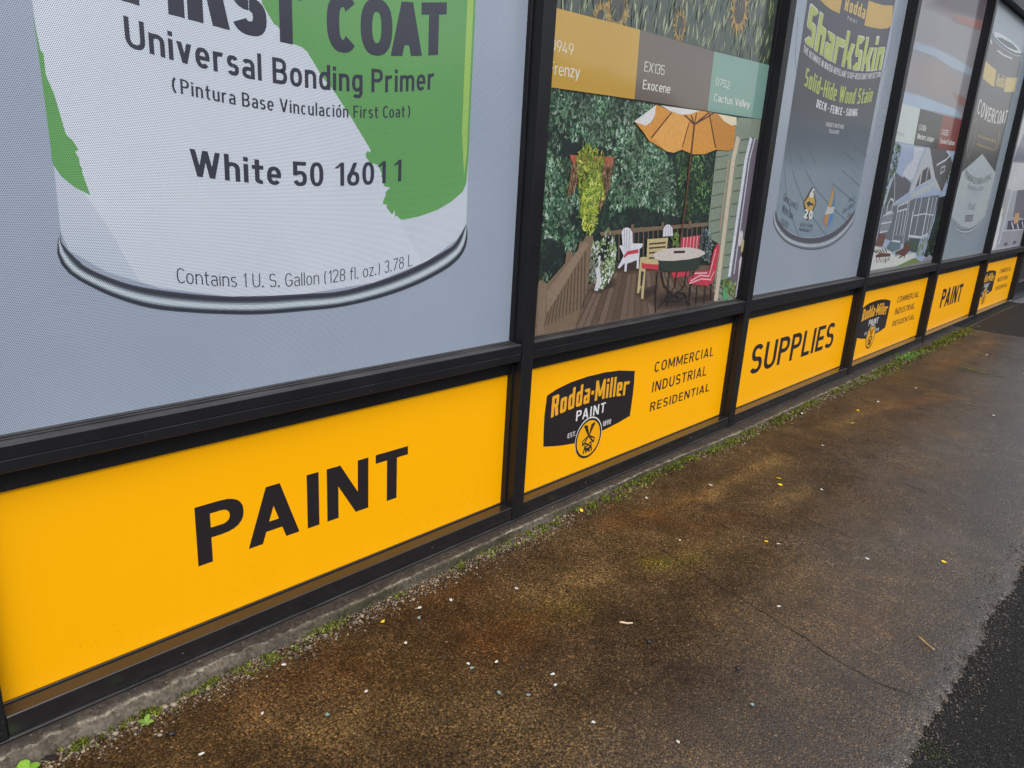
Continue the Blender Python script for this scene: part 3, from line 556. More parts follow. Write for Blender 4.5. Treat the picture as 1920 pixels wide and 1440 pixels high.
DATA['posters'][2] = [
    ['poly', 'printed_sunflower_field', 1, [62, 76, 66], [[0.0702, 1.7731], [1.4986, 2.0864], [1.5312, 1.636], [0.0873, 1.617]]],
    ['leaves', 'printed_sunflower_field', 2, [[96, 116, 84], [150, 160, 110], [70, 84, 72], [50, 58, 54], [176, 180, 140], [86, 92, 96]], 620, 0.055, [[0.0917, 1.7428], [1.4319, 2.0225], [1.5021, 1.6433], [0.1112, 1.6247]], 3, 6, 1.45],
    ['poly', 'printed_sunflower_field', 3, [140, 112, 50], [[0.404, 1.6749], [0.4477, 1.691], [0.4786, 1.6843], [0.4498, 1.6701]]],
    ['poly', 'printed_sunflower_field', 3, [170, 136, 60], [[0.404, 1.6749], [0.44, 1.7088], [0.4716, 1.7156], [0.4491, 1.6899]]],
    ['poly', 'printed_sunflower_field', 3, [140, 112, 50], [[0.404, 1.6749], [0.4279, 1.7225], [0.4564, 1.742], [0.4429, 1.7078]]],
    ['poly', 'printed_sunflower_field', 3, [170, 136, 60], [[0.404, 1.6749], [0.4129, 1.7305], [0.4348, 1.7604], [0.4321, 1.7219]]],
    ['poly', 'printed_sunflower_field', 3, [140, 112, 50], [[0.404, 1.6749], [0.3969, 1.7318], [0.4096, 1.7684], [0.4178, 1.7302]]],
    ['poly', 'printed_sunflower_field', 3, [170, 136, 60], [[0.404, 1.6749], [0.3817, 1.7262], [0.3837, 1.7651], [0.4019, 1.7319]]],
    ['poly', 'printed_sunflower_field', 3, [140, 112, 50], [[0.404, 1.6749], [0.3692, 1.7144], [0.3602, 1.751], [0.3862, 1.7267]]],
    ['poly', 'printed_sunflower_field', 3, [170, 136, 60], [[0.404, 1.6749], [0.3609, 1.6979], [0.342, 1.7277], [0.3727, 1.7153]]],
    ['poly', 'printed_sunflower_field', 3, [140, 112, 50], [[0.404, 1.6749], [0.3578, 1.6786], [0.3313, 1.698], [0.363, 1.6989]]],
    ['poly', 'printed_sunflower_field', 3, [170, 136, 60], [[0.404, 1.6749], [0.3603, 1.6588], [0.3294, 1.6655], [0.3582, 1.6797]]],
    ['poly', 'printed_sunflower_field', 3, [140, 112, 50], [[0.404, 1.6749], [0.368, 1.641], [0.3364, 1.6342], [0.3589, 1.6599]]],
    ['poly', 'printed_sunflower_field', 3, [170, 136, 60], [[0.404, 1.6749], [0.3801, 1.6273], [0.3516, 1.6078], [0.3651, 1.642]]],
    ['poly', 'printed_sunflower_field', 3, [140, 112, 50], [[0.404, 1.6749], [0.3951, 1.6193], [0.3732, 1.5894], [0.3759, 1.6279]]],
    ['poly', 'printed_sunflower_field', 3, [170, 136, 60], [[0.404, 1.6749], [0.4111, 1.618], [0.3984, 1.5814], [0.3902, 1.6196]]],
    ['poly', 'printed_sunflower_field', 3, [140, 112, 50], [[0.404, 1.6749], [0.4263, 1.6236], [0.4243, 1.5847], [0.4061, 1.6179]]],
    ['poly', 'printed_sunflower_field', 3, [170, 136, 60], [[0.404, 1.6749], [0.4388, 1.6354], [0.4478, 1.5988], [0.4218, 1.6231]]],
    ['poly', 'printed_sunflower_field', 3, [140, 112, 50], [[0.404, 1.6749], [0.4471, 1.6519], [0.466, 1.6221], [0.4353, 1.6345]]],
    ['poly', 'printed_sunflower_field', 3, [170, 136, 60], [[0.404, 1.6749], [0.4502, 1.6712], [0.4767, 1.6518], [0.445, 1.6509]]],
    ['ell', 'printed_sunflower_field', 4, [62, 54, 50], 0.404, 1.6749, 0.0375, 0.0465],
    ['poly', 'printed_sunflower_field', 3, [140, 112, 50], [[0.7768, 1.6748], [0.806, 1.6855], [0.8266, 1.681], [0.8073, 1.6716]]],
    ['poly', 'printed_sunflower_field', 3, [170, 136, 60], [[0.7768, 1.6748], [0.8008, 1.6974], [0.8218, 1.7019], [0.8069, 1.6848]]],
    ['poly', 'printed_sunflower_field', 3, [140, 112, 50], [[0.7768, 1.6748], [0.7927, 1.7065], [0.8117, 1.7196], [0.8028, 1.6968]]],
    ['poly', 'printed_sunflower_field', 3, [170, 136, 60], [[0.7768, 1.6748], [0.7828, 1.7119], [0.7974, 1.7318], [0.7955, 1.7061]]],
    ['poly', 'printed_sunflower_field', 3, [140, 112, 50], [[0.7768, 1.6748], [0.7721, 1.7127], [0.7805, 1.7371], [0.786, 1.7117]]],
    ['poly', 'printed_sunflower_field', 3, [170, 136, 60], [[0.7768, 1.6748], [0.7619, 1.709], [0.7632, 1.735], [0.7754, 1.7128]]],
    ['poly', 'printed_sunflower_field', 3, [140, 112, 50], [[0.7768, 1.6748], [0.7536, 1.7012], [0.7476, 1.7255], [0.765, 1.7093]]],
    ['poly', 'printed_sunflower_field', 3, [170, 136, 60], [[0.7768, 1.6748], [0.7481, 1.6901], [0.7355, 1.71], [0.756, 1.7017]]],
    ['poly', 'printed_sunflower_field', 3, [140, 112, 50], [[0.7768, 1.6748], [0.746, 1.6773], [0.7283, 1.6902], [0.7495, 1.6908]]],
    ['poly', 'printed_sunflower_field', 3, [170, 136, 60], [[0.7768, 1.6748], [0.7476, 1.6641], [0.727, 1.6686], [0.7463, 1.678]]],
    ['poly', 'printed_sunflower_field', 3, [140, 112, 50], [[0.7768, 1.6748], [0.7528, 1.6522], [0.7318, 1.6477], [0.7467, 1.6648]]],
    ['poly', 'printed_sunflower_field', 3, [170, 136, 60], [[0.7768, 1.6748], [0.7609, 1.6431], [0.7419, 1.63], [0.7508, 1.6528]]],
    ['poly', 'printed_sunflower_field', 3, [140, 112, 50], [[0.7768, 1.6748], [0.7708, 1.6377], [0.7562, 1.6178], [0.7581, 1.6435]]],
    ['poly', 'printed_sunflower_field', 3, [170, 136, 60], [[0.7768, 1.6748], [0.7815, 1.6369], [0.7731, 1.6125], [0.7676, 1.6379]]],
    ['poly', 'printed_sunflower_field', 3, [140, 112, 50], [[0.7768, 1.6748], [0.7917, 1.6406], [0.7904, 1.6146], [0.7782, 1.6368]]],
    ['poly', 'printed_sunflower_field', 3, [170, 136, 60], [[0.7768, 1.6748], [0.8, 1.6484], [0.806, 1.6241], [0.7886, 1.6403]]],
    ['poly', 'printed_sunflower_field', 3, [140, 112, 50], [[0.7768, 1.6748], [0.8055, 1.6595], [0.8181, 1.6396], [0.7976, 1.6479]]],
    ['poly', 'printed_sunflower_field', 3, [170, 136, 60], [[0.7768, 1.6748], [0.8076, 1.6723], [0.8253, 1.6594], [0.8041, 1.6588]]],
    ['ell', 'printed_sunflower_field', 4, [62, 54, 50], 0.7768, 1.6748, 0.025, 0.031],
    ['poly', 'printed_sunflower_field', 3, [140, 112, 50], [[1.1841, 1.7942], [1.2307, 1.8113], [1.2637, 1.8042], [1.233, 1.789]]],
    ['poly', 'printed_sunflower_field', 3, [170, 136, 60], [[1.1841, 1.7942], [1.2225, 1.8303], [1.2562, 1.8376], [1.2322, 1.8102]]],
    ['poly', 'printed_sunflower_field', 3, [140, 112, 50], [[1.1841, 1.7942], [1.2096, 1.845], [1.2399, 1.8658], [1.2256, 1.8293]]],
    ['poly', 'printed_sunflower_field', 3, [170, 136, 60], [[1.1841, 1.7942], [1.1936, 1.8535], [1.217, 1.8854], [1.214, 1.8443]]],
    ['poly', 'printed_sunflower_field', 3, [140, 112, 50], [[1.1841, 1.7942], [1.1765, 1.8549], [1.1901, 1.8939], [1.1988, 1.8532]]],
    ['poly', 'printed_sunflower_field', 3, [170, 136, 60], [[1.1841, 1.7942], [1.1603, 1.8489], [1.1624, 1.8905], [1.1819, 1.855]]],
    ['poly', 'printed_sunflower_field', 3, [140, 112, 50], [[1.1841, 1.7942], [1.147, 1.8364], [1.1374, 1.8754], [1.1652, 1.8494]]],
    ['poly', 'printed_sunflower_field', 3, [170, 136, 60], [[1.1841, 1.7942], [1.1381, 1.8187], [1.118, 1.8505], [1.1507, 1.8372]]],
    ['poly', 'printed_sunflower_field', 3, [140, 112, 50], [[1.1841, 1.7942], [1.1348, 1.7981], [1.1066, 1.8188], [1.1403, 1.8198]]],
    ['poly', 'printed_sunflower_field', 3, [170, 136, 60], [[1.1841, 1.7942], [1.1375, 1.7771], [1.1045, 1.7842], [1.1352, 1.7994]]],
    ['poly', 'printed_sunflower_field', 3, [140, 112, 50], [[1.1841, 1.7942], [1.1457, 1.7581], [1.112, 1.7508], [1.136, 1.7782]]],
    ['poly', 'printed_sunflower_field', 3, [170, 136, 60], [[1.1841, 1.7942], [1.1586, 1.7434], [1.1283, 1.7226], [1.1426, 1.7591]]],
    ['poly', 'printed_sunflower_field', 3, [140, 112, 50], [[1.1841, 1.7942], [1.1746, 1.7349], [1.1512, 1.703], [1.1542, 1.7441]]],
    ['poly', 'printed_sunflower_field', 3, [170, 136, 60], [[1.1841, 1.7942], [1.1917, 1.7335], [1.1781, 1.6945], [1.1694, 1.7352]]],
    ['poly', 'printed_sunflower_field', 3, [140, 112, 50], [[1.1841, 1.7942], [1.2079, 1.7395], [1.2058, 1.6979], [1.1863, 1.7334]]],
    ['poly', 'printed_sunflower_field', 3, [170, 136, 60], [[1.1841, 1.7942], [1.2212, 1.752], [1.2308, 1.713], [1.203, 1.739]]],
    ['poly', 'printed_sunflower_field', 3, [140, 112, 50], [[1.1841, 1.7942], [1.2301, 1.7697], [1.2502, 1.7379], [1.2175, 1.7512]]],
    ['poly', 'printed_sunflower_field', 3, [170, 136, 60], [[1.1841, 1.7942], [1.2334, 1.7903], [1.2616, 1.7696], [1.2279, 1.7686]]],
    ['ell', 'printed_sunflower_field', 4, [62, 54, 50], 1.1841, 1.7942, 0.04, 0.0496],
    ['poly', 'printed_sunflower_field', 3, [140, 112, 50], [[0.3254, 1.6185], [0.3546, 1.6292], [0.3752, 1.6247], [0.3559, 1.6153]]],
    ['poly', 'printed_sunflower_field', 3, [170, 136, 60], [[0.3254, 1.6185], [0.3494, 1.6411], [0.3704, 1.6456], [0.3555, 1.6285]]],
    ['poly', 'printed_sunflower_field', 3, [140, 112, 50], [[0.3254, 1.6185], [0.3413, 1.6502], [0.3603, 1.6633], [0.3514, 1.6405]]],
    ['poly', 'printed_sunflower_field', 3, [170, 136, 60], [[0.3254, 1.6185], [0.3314, 1.6556], [0.346, 1.6755], [0.3441, 1.6498]]],
    ['poly', 'printed_sunflower_field', 3, [140, 112, 50], [[0.3254, 1.6185], [0.3207, 1.6564], [0.3291, 1.6808], [0.3346, 1.6554]]],
    ['poly', 'printed_sunflower_field', 3, [170, 136, 60], [[0.3254, 1.6185], [0.3105, 1.6527], [0.3118, 1.6787], [0.324, 1.6565]]],
    ['poly', 'printed_sunflower_field', 3, [140, 112, 50], [[0.3254, 1.6185], [0.3022, 1.6449], [0.2962, 1.6692], [0.3136, 1.653]]],
    ['poly', 'printed_sunflower_field', 3, [170, 136, 60], [[0.3254, 1.6185], [0.2967, 1.6338], [0.2841, 1.6537], [0.3046, 1.6454]]],
    ['poly', 'printed_sunflower_field', 3, [140, 112, 50], [[0.3254, 1.6185], [0.2946, 1.621], [0.2769, 1.6339], [0.2981, 1.6345]]],
    ['poly', 'printed_sunflower_field', 3, [170, 136, 60], [[0.3254, 1.6185], [0.2962, 1.6078], [0.2756, 1.6123], [0.2949, 1.6217]]],
    ['poly', 'printed_sunflower_field', 3, [140, 112, 50], [[0.3254, 1.6185], [0.3014, 1.5959], [0.2804, 1.5914], [0.2953, 1.6085]]],
    ['poly', 'printed_sunflower_field', 3, [170, 136, 60], [[0.3254, 1.6185], [0.3095, 1.5868], [0.2905, 1.5737], [0.2994, 1.5965]]],
    ['poly', 'printed_sunflower_field', 3, [140, 112, 50], [[0.3254, 1.6185], [0.3194, 1.5814], [0.3048, 1.5615], [0.3067, 1.5872]]],
    ['poly', 'printed_sunflower_field', 3, [170, 136, 60], [[0.3254, 1.6185], [0.3301, 1.5806], [0.3217, 1.5562], [0.3162, 1.5816]]],
    ['poly', 'printed_sunflower_field', 3, [140, 112, 50], [[0.3254, 1.6185], [0.3403, 1.5843], [0.339, 1.5583], [0.3268, 1.5805]]],
    ['poly', 'printed_sunflower_field', 3, [170, 136, 60], [[0.3254, 1.6185], [0.3486, 1.5921], [0.3546, 1.5678], [0.3372, 1.584]]],
    ['poly', 'printed_sunflower_field', 3, [140, 112, 50], [[0.3254, 1.6185], [0.3541, 1.6032], [0.3667, 1.5833], [0.3462, 1.5916]]],
    ['poly', 'printed_sunflower_field', 3, [170, 136, 60], [[0.3254, 1.6185], [0.3562, 1.616], [0.3739, 1.6031], [0.3527, 1.6025]]],
    ['ell', 'printed_sunflower_field', 4, [62, 54, 50], 0.3254, 1.6185, 0.025, 0.031],
    ['leaves', 'printed_sunflower_field', 5, [[96, 116, 84], [120, 130, 96], [60, 72, 62], [50, 58, 54], [150, 156, 120]], 240, 0.05, [[0.0917, 1.7428], [1.4319, 2.0225], [1.5021, 1.6433], [0.1112, 1.6247]], 4, 7, 1.45],
    ['poly', 'colour_chip', 5, [200, 160, 62], [[0.0873, 1.6174], [0.5369, 1.625], [0.5436, 1.4107], [0.0794, 1.4028]]],
    ['poly', 'colour_chip', 5, [112, 100, 92], [[0.5369, 1.625], [1.0304, 1.6257], [1.0335, 1.4141], [0.5436, 1.4107]]],
    ['poly', 'colour_chip', 5, [124, 164, 152], [[1.0304, 1.6257], [1.5102, 1.635], [1.5221, 1.4201], [1.0335, 1.4141]]],
    ['text', 'chip_lettering', 6, [238, 236, 230], '0949', 0.0949, 0.2006, 0.0313, [0, 0, 1.5031], {'w': 0.075}],
    ['text', 'chip_lettering', 6, [238, 236, 230], 'Frenzy', 0.0943, 0.2396, 0.0347, [0, 0.0247, 1.4365], {'w': 0.1}],
    ['text', 'chip_lettering', 6, [238, 236, 230], 'EX135', 0.5827, 0.7069, 0.0311, [0, 0.008, 1.4993], {'w': 0.085}],
    ['text', 'chip_lettering', 6, [238, 236, 230], 'Exocene', 0.5841, 0.7569, 0.0299, [0, 0.0115, 1.441], {'w': 0.12}],
    ['text', 'chip_lettering', 6, [238, 236, 230], '0752', 1.0686, 1.1801, 0.0266, [0, -0.0224, 1.5356], {'w': 0.085}],
    ['text', 'chip_lettering', 6, [238, 236, 230], 'Cactus Valley', 1.0701, 1.368, 0.0275, [0, 0, 1.4541], {'w': 0.12}],
    ['poly', 'printed_garden', 1, [26, 38, 38], [[0.0793, 1.4035], [1.0387, 1.4145], [1.5518, 1.4235], [1.6534, 1.047], [0.1096, 1.0515]]],
    ['poly', 'printed_garden', 1, [26, 38, 38], [[0.0421, 1.2168], [1.5972, 1.2921], [1.5708, 0.7007], [0.8775, 0.6362], [0.0979, 0.6351]]],
    ['leaves', 'printed_garden', 2, [[30, 52, 42], [40, 66, 52], [24, 40, 36], [52, 80, 62]], 2600, 0.022, [[0.1011, 1.1954], [1.1373, 1.2911], [1.1593, 0.9969], [0.4226, 0.9703], [0.2393, 0.8755], [0.1279, 0.8102], [0.1009, 0.944]], 44, 2.2, None],
    ['leaves', 'printed_garden', 2, [[88, 130, 98], [60, 102, 72], [138, 168, 146], [44, 78, 54], [30, 52, 42], [78, 114, 88], [38, 62, 48], [110, 146, 104], [172, 194, 176]], 4200, 0.021, [[0.1144, 1.3995], [0.6817, 1.403], [0.6083, 1.3329], [0.7881, 1.2442], [0.8428, 1.0802], [0.692, 1.0795], [0.4537, 1.0783], [0.4107, 1.2532], [0.2641, 1.2453], [0.1201, 1.0767], [0.0969, 1.2962]], 5, 2.2, None],
    ['leaves', 'printed_garden', 2, [[88, 130, 98], [60, 102, 72], [138, 168, 146], [44, 78, 54], [30, 52, 42], [78, 114, 88], [38, 62, 48], [110, 146, 104], [172, 194, 176]], 1100, 0.022, [[0.1011, 1.1954], [0.2698, 1.2023], [0.3099, 1.0095], [0.251, 0.9567], [0.1191, 0.9607]], 6, 2.2, None],
    ['leaves', 'printed_garden', 2, [[88, 130, 98], [60, 102, 72], [138, 168, 146], [44, 78, 54], [30, 52, 42], [78, 114, 88], [38, 62, 48], [110, 146, 104], [172, 194, 176]], 1100, 0.021, [[0.4488, 1.2096], [0.8305, 1.2253], [0.9284, 1.011], [0.7452, 1.0436], [0.5726, 1.0588], [0.4635, 1.0166]], 7, 2.2, None],
    ['leaves', 'printed_garden', 2, [[70, 112, 70], [110, 150, 90], [40, 72, 46], [54, 84, 50]], 700, 0.019, [[0.8112, 1.3127], [1.1232, 1.3428], [1.1578, 1.0026], [0.9608, 1.0052]], 8, 2.2, None],
    ['leaves', 'printed_garden', 2, [[88, 130, 98], [60, 102, 72], [138, 168, 146], [44, 78, 54], [30, 52, 42], [78, 114, 88], [38, 62, 48], [110, 146, 104], [172, 194, 176]], 110, 0.022, [[0.2152, 0.9578], [0.2987, 0.9825], [0.2946, 0.9003], [0.2421, 0.9118]], 9, 2.2, None],
    ['leaves', 'printed_garden', 2, [[88, 130, 98], [60, 102, 72], [138, 168, 146], [44, 78, 54], [30, 52, 42], [78, 114, 88], [38, 62, 48], [110, 146, 104], [172, 194, 176]], 26, 0.024, [[0.1165, 0.8557], [0.1834, 0.8379], [0.1549, 0.8127], [0.1192, 0.8288]], 10, 2.2, None],
    ['poly', 'printed_deck', 3, [112, 91, 76], [[0.0979, 0.6351], [0.3777, 0.7913], [0.5045, 0.8611], [1.281, 0.807], [1.2817, 0.6469], [0.8763, 0.6419], [0.3202, 0.6427]]],
    ['poly', 'printed_deck', 3, [108, 88, 73], [[0.2895, 0.6454], [0.4203, 0.8121], [0.4452, 0.819], [0.3291, 0.6455]]],
    ['poly', 'printed_deck', 3, [122, 102, 87], [[0.3291, 0.6455], [0.4452, 0.819], [0.4704, 0.8261], [0.3695, 0.6455]]],
    ['poly', 'printed_deck', 3, [123, 103, 88], [[0.3695, 0.6455], [0.4704, 0.8261], [0.4961, 0.832], [0.4109, 0.6456]]],
    ['poly', 'printed_deck', 3, [101, 81, 66], [[0.4109, 0.6456], [0.4961, 0.832], [0.5234, 0.8303], [0.4532, 0.6456]]],
    ['poly', 'printed_deck', 3, [122, 102, 87], [[0.4532, 0.6456], [0.5234, 0.8303], [0.551, 0.8286], [0.4964, 0.6457]]],
    ['poly', 'printed_deck', 3, [106, 86, 71], [[0.4964, 0.6457], [0.551, 0.8286], [0.5791, 0.8268], [0.5407, 0.6457]]],
    ['poly', 'printed_deck', 3, [98, 78, 63], [[0.5407, 0.6457], [0.5791, 0.8268], [0.6077, 0.8251], [0.586, 0.6458]]],
    ['poly', 'printed_deck', 3, [119, 99, 84], [[0.586, 0.6458], [0.6077, 0.8251], [0.6366, 0.8232], [0.6323, 0.6458]]],
    ['poly', 'printed_deck', 3, [117, 97, 82], [[0.6323, 0.6458], [0.6366, 0.8232], [0.666, 0.8214], [0.6798, 0.6459]]],
    ['poly', 'printed_deck', 3, [108, 88, 73], [[0.6798, 0.6459], [0.666, 0.8214], [0.6959, 0.8196], [0.7284, 0.6459]]],
    ['poly', 'printed_deck', 3, [109, 89, 74], [[0.7284, 0.6459], [0.6959, 0.8196], [0.7262, 0.8177], [0.7782, 0.646]]],
    ['poly', 'printed_deck', 3, [123, 103, 88], [[0.7782, 0.646], [0.7262, 0.8177], [0.757, 0.8157], [0.8292, 0.6461]]],
    ['poly', 'printed_deck', 3, [107, 87, 72], [[0.8292, 0.6461], [0.757, 0.8157], [0.7883, 0.8138], [0.8815, 0.6461]]],
    ['poly', 'printed_deck', 3, [108, 88, 73], [[0.8815, 0.6461], [0.7883, 0.8138], [0.8201, 0.8118], [0.9351, 0.6462]]],
    ['poly', 'printed_deck', 3, [119, 99, 84], [[0.9351, 0.6462], [0.8201, 0.8118], [0.8524, 0.8098], [0.9902, 0.6463]]],
    ['poly', 'printed_deck', 3, [121, 101, 86], [[0.9902, 0.6463], [0.8524, 0.8098], [0.8852, 0.8077], [1.0466, 0.6463]]],
    ['poly', 'printed_deck', 3, [104, 84, 69], [[1.0466, 0.6463], [0.8852, 0.8077], [0.9186, 0.8057], [1.1045, 0.6464]]],
    ['poly', 'printed_deck', 3, [98, 78, 63], [[1.1045, 0.6464], [0.9186, 0.8057], [0.9526, 0.8035], [1.164, 0.6465]]],
    ['poly', 'printed_deck', 3, [118, 98, 83], [[1.164, 0.6465], [0.9526, 0.8035], [0.9871, 0.8014], [1.2251, 0.6466]]],
    ['poly', 'printed_deck', 3, [110, 90, 75], [[1.2251, 0.6466], [0.9871, 0.8014], [1.0221, 0.7992], [1.2879, 0.6466]]],
    ['poly', 'printed_deck', 3, [105, 85, 70], [[1.2879, 0.6466], [1.0221, 0.7992], [1.0578, 0.797], [1.3524, 0.6467]]],
    ['poly', 'printed_deck', 3, [112, 92, 77], [[1.3524, 0.6467], [1.0578, 0.797], [1.0941, 0.7947], [1.4188, 0.6468]]],
    ['poly', 'printed_deck', 3, [122, 102, 87], [[1.4188, 0.6468], [1.0941, 0.7947], [1.131, 0.7924], [1.487, 0.6469]]],
    ['line', 'printed_deck', 4, [72, 56, 48], 0.004, [[0.2895, 0.6454], [0.4203, 0.8121]]],
    ['line', 'printed_deck', 4, [72, 56, 48], 0.004, [[0.3291, 0.6455], [0.4452, 0.819]]],
    ['line', 'printed_deck', 4, [72, 56, 48], 0.004, [[0.3695, 0.6455], [0.4704, 0.8261]]],
    ['line', 'printed_deck', 4, [72, 56, 48], 0.004, [[0.4109, 0.6456], [0.4961, 0.832]]],
    ['line', 'printed_deck', 4, [72, 56, 48], 0.004, [[0.4532, 0.6456], [0.5234, 0.8303]]],
    ['line', 'printed_deck', 4, [72, 56, 48], 0.004, [[0.4964, 0.6457], [0.551, 0.8286]]],
    ['line', 'printed_deck', 4, [72, 56, 48], 0.004, [[0.5407, 0.6457], [0.5791, 0.8268]]],
    ['line', 'printed_deck', 4, [72, 56, 48], 0.004, [[0.586, 0.6458], [0.6077, 0.8251]]],
    ['line', 'printed_deck', 4, [72, 56, 48], 0.004, [[0.6323, 0.6458], [0.6366, 0.8232]]],
    ['line', 'printed_deck', 4, [72, 56, 48], 0.004, [[0.6798, 0.6459], [0.666, 0.8214]]],
    ['line', 'printed_deck', 4, [72, 56, 48], 0.004, [[0.7284, 0.6459], [0.6959, 0.8196]]],
    ['line', 'printed_deck', 4, [72, 56, 48], 0.004, [[0.7782, 0.646], [0.7262, 0.8177]]],
    ['line', 'printed_deck', 4, [72, 56, 48], 0.004, [[0.8292, 0.6461], [0.757, 0.8157]]],
    ['line', 'printed_deck', 4, [72, 56, 48], 0.004, [[0.8815, 0.6461], [0.7883, 0.8138]]],
    ['line', 'printed_deck', 4, [72, 56, 48], 0.004, [[0.9351, 0.6462], [0.8201, 0.8118]]],
    ['line', 'printed_deck', 4, [72, 56, 48], 0.004, [[0.9902, 0.6463], [0.8524, 0.8098]]],
    ['line', 'printed_deck', 4, [72, 56, 48], 0.004, [[1.0466, 0.6463], [0.8852, 0.8077]]],
    ['line', 'printed_deck', 4, [72, 56, 48], 0.004, [[1.1045, 0.6464], [0.9186, 0.8057]]],
    ['line', 'printed_deck', 4, [72, 56, 48], 0.004, [[1.164, 0.6465], [0.9526, 0.8035]]],
    ['line', 'printed_deck', 4, [72, 56, 48], 0.004, [[1.2251, 0.6466], [0.9871, 0.8014]]],
    ['line', 'printed_deck', 4, [72, 56, 48], 0.004, [[1.2879, 0.6466], [1.0221, 0.7992]]],
    ['line', 'printed_deck', 4, [72, 56, 48], 0.004, [[1.3524, 0.6467], [1.0578, 0.797]]],
    ['line', 'printed_deck', 4, [72, 56, 48], 0.004, [[1.4188, 0.6468], [1.0941, 0.7947]]],
    ['line', 'printed_deck', 4, [72, 56, 48], 0.004, [[1.487, 0.6469], [1.131, 0.7924]]],
    ['poly', 'printed_house', 3, [138, 152, 134], [[1.1429, 1.2701], [1.5972, 1.2921], [1.5351, 0.6389], [1.2814, 0.6482], [1.2609, 0.9026], [1.1715, 0.9286], [1.1536, 0.997]]],
    ['poly', 'printed_house', 3, [138, 152, 134], [[1.2827, 1.4104], [1.5522, 1.4224], [1.5567, 1.2504], [1.2859, 1.2174], [1.1732, 1.159], [1.1475, 1.2741], [1.2551, 1.2821]]],
    ['line', 'printed_house', 4, [86, 98, 88], 0.006, [[1.3341, 1.3248], [1.4612, 1.3424]]],
    ['line', 'printed_house', 4, [92, 102, 90], 0.005, [[1.1314, 1.2961], [1.2302, 1.3112]]],
    ['line', 'printed_house', 4, [86, 98, 88], 0.006, [[1.3337, 1.2738], [1.4614, 1.2901]]],
    ['line', 'printed_house', 4, [92, 102, 90], 0.005, [[1.1445, 1.2478], [1.2444, 1.262]]],
    ['line', 'printed_house', 4, [86, 98, 88], 0.006, [[1.3334, 1.2224], [1.4616, 1.2374]]],
    ['line', 'printed_house', 4, [92, 102, 90], 0.005, [[1.1536, 1.1987], [1.2539, 1.2118]]],
    ['line', 'printed_house', 4, [86, 98, 88], 0.006, [[1.333, 1.1705], [1.4619, 1.1841]]],
    ['line', 'printed_house', 4, [92, 102, 90], 0.005, [[1.1556, 1.1487], [1.2554, 1.1608]]],
    ['line', 'printed_house', 4, [86, 98, 88], 0.006, [[1.3327, 1.1181], [1.4621, 1.1303]]],
    ['line', 'printed_house', 4, [92, 102, 90], 0.005, [[1.1576, 1.0983], [1.2569, 1.1093]]],
    ['line', 'printed_house', 4, [86, 98, 88], 0.006, [[1.3323, 1.0652], [1.4624, 1.076]]],
    ['line', 'printed_house', 4, [92, 102, 90], 0.005, [[1.1596, 1.0473], [1.2584, 1.0572]]],
    ['line', 'printed_house', 4, [86, 98, 88], 0.006, [[1.332, 1.0119], [1.4627, 1.0212]]],
    ['line', 'printed_house', 4, [92, 102, 90], 0.005, [[1.1616, 0.9958], [1.2599, 1.0046]]],
    ['line', 'printed_house', 4, [86, 98, 88], 0.006, [[1.3316, 0.958], [1.4629, 0.9659]]],
    ['line', 'printed_house', 4, [92, 102, 90], 0.005, [[1.1637, 0.9437], [1.2614, 0.9515]]],
    ['line', 'printed_house', 4, [86, 98, 88], 0.006, [[1.3313, 0.9036], [1.4632, 0.91]]],
    ['line', 'printed_house', 4, [92, 102, 90], 0.005, [[1.1658, 0.8911], [1.263, 0.8978]]],
    ['line', 'printed_house', 4, [86, 98, 88], 0.006, [[1.3309, 0.8487], [1.4635, 0.8536]]],
    ['line', 'printed_house', 4, [92, 102, 90], 0.005, [[1.1679, 0.8379], [1.2645, 0.8436]]],
    ['line', 'printed_house', 4, [86, 98, 88], 0.006, [[1.3305, 0.7933], [1.4637, 0.7966]]],
    ['line', 'printed_house', 4, [92, 102, 90], 0.005, [[1.17, 0.7841], [1.2661, 0.7888]]],
    ['line', 'printed_house', 4, [86, 98, 88], 0.006, [[1.3301, 0.7374], [1.464, 0.7391]]],
    ['line', 'printed_house', 4, [92, 102, 90], 0.005, [[1.1722, 0.7298], [1.2677, 0.7334]]],
    ['line', 'printed_house', 4, [86, 98, 88], 0.006, [[1.3298, 0.6809], [1.4643, 0.6809]]],
    ['line', 'printed_house', 4, [92, 102, 90], 0.005, [[1.1744, 0.6749], [1.2693, 0.6774]]],
    ['line', 'printed_house', 4, [86, 98, 88], 0.006, [[1.3294, 0.6238], [1.4645, 0.6222]]],
    ['line', 'printed_house', 4, [92, 102, 90], 0.005, [[1.1766, 0.6193], [1.271, 0.6209]]],
    ['line', 'printed_house', 5, [214, 198, 176], 0.034, [[1.3087, 1.3359], [1.2901, 1.2442], [1.3061, 0.6521]]],
    ['line', 'printed_house', 5, [176, 160, 140], 0.012, [[1.2523, 1.2426], [1.2568, 0.9609]]],
    ['poly', 'printed_house', 4, [116, 108, 122], [[1.4237, 1.3345], [1.5395, 1.3414], [1.5492, 0.6377], [1.4114, 0.744]]],
    ['line', 'printed_house', 5, [222, 228, 240], 0.026, [[1.422, 1.34], [1.4025, 1.2488], [1.3991, 0.751]]],
    ['line', 'printed_house', 5, [206, 212, 228], 0.01, [[1.4573, 1.3422], [1.4353, 1.2501], [1.4401, 0.7607]]],
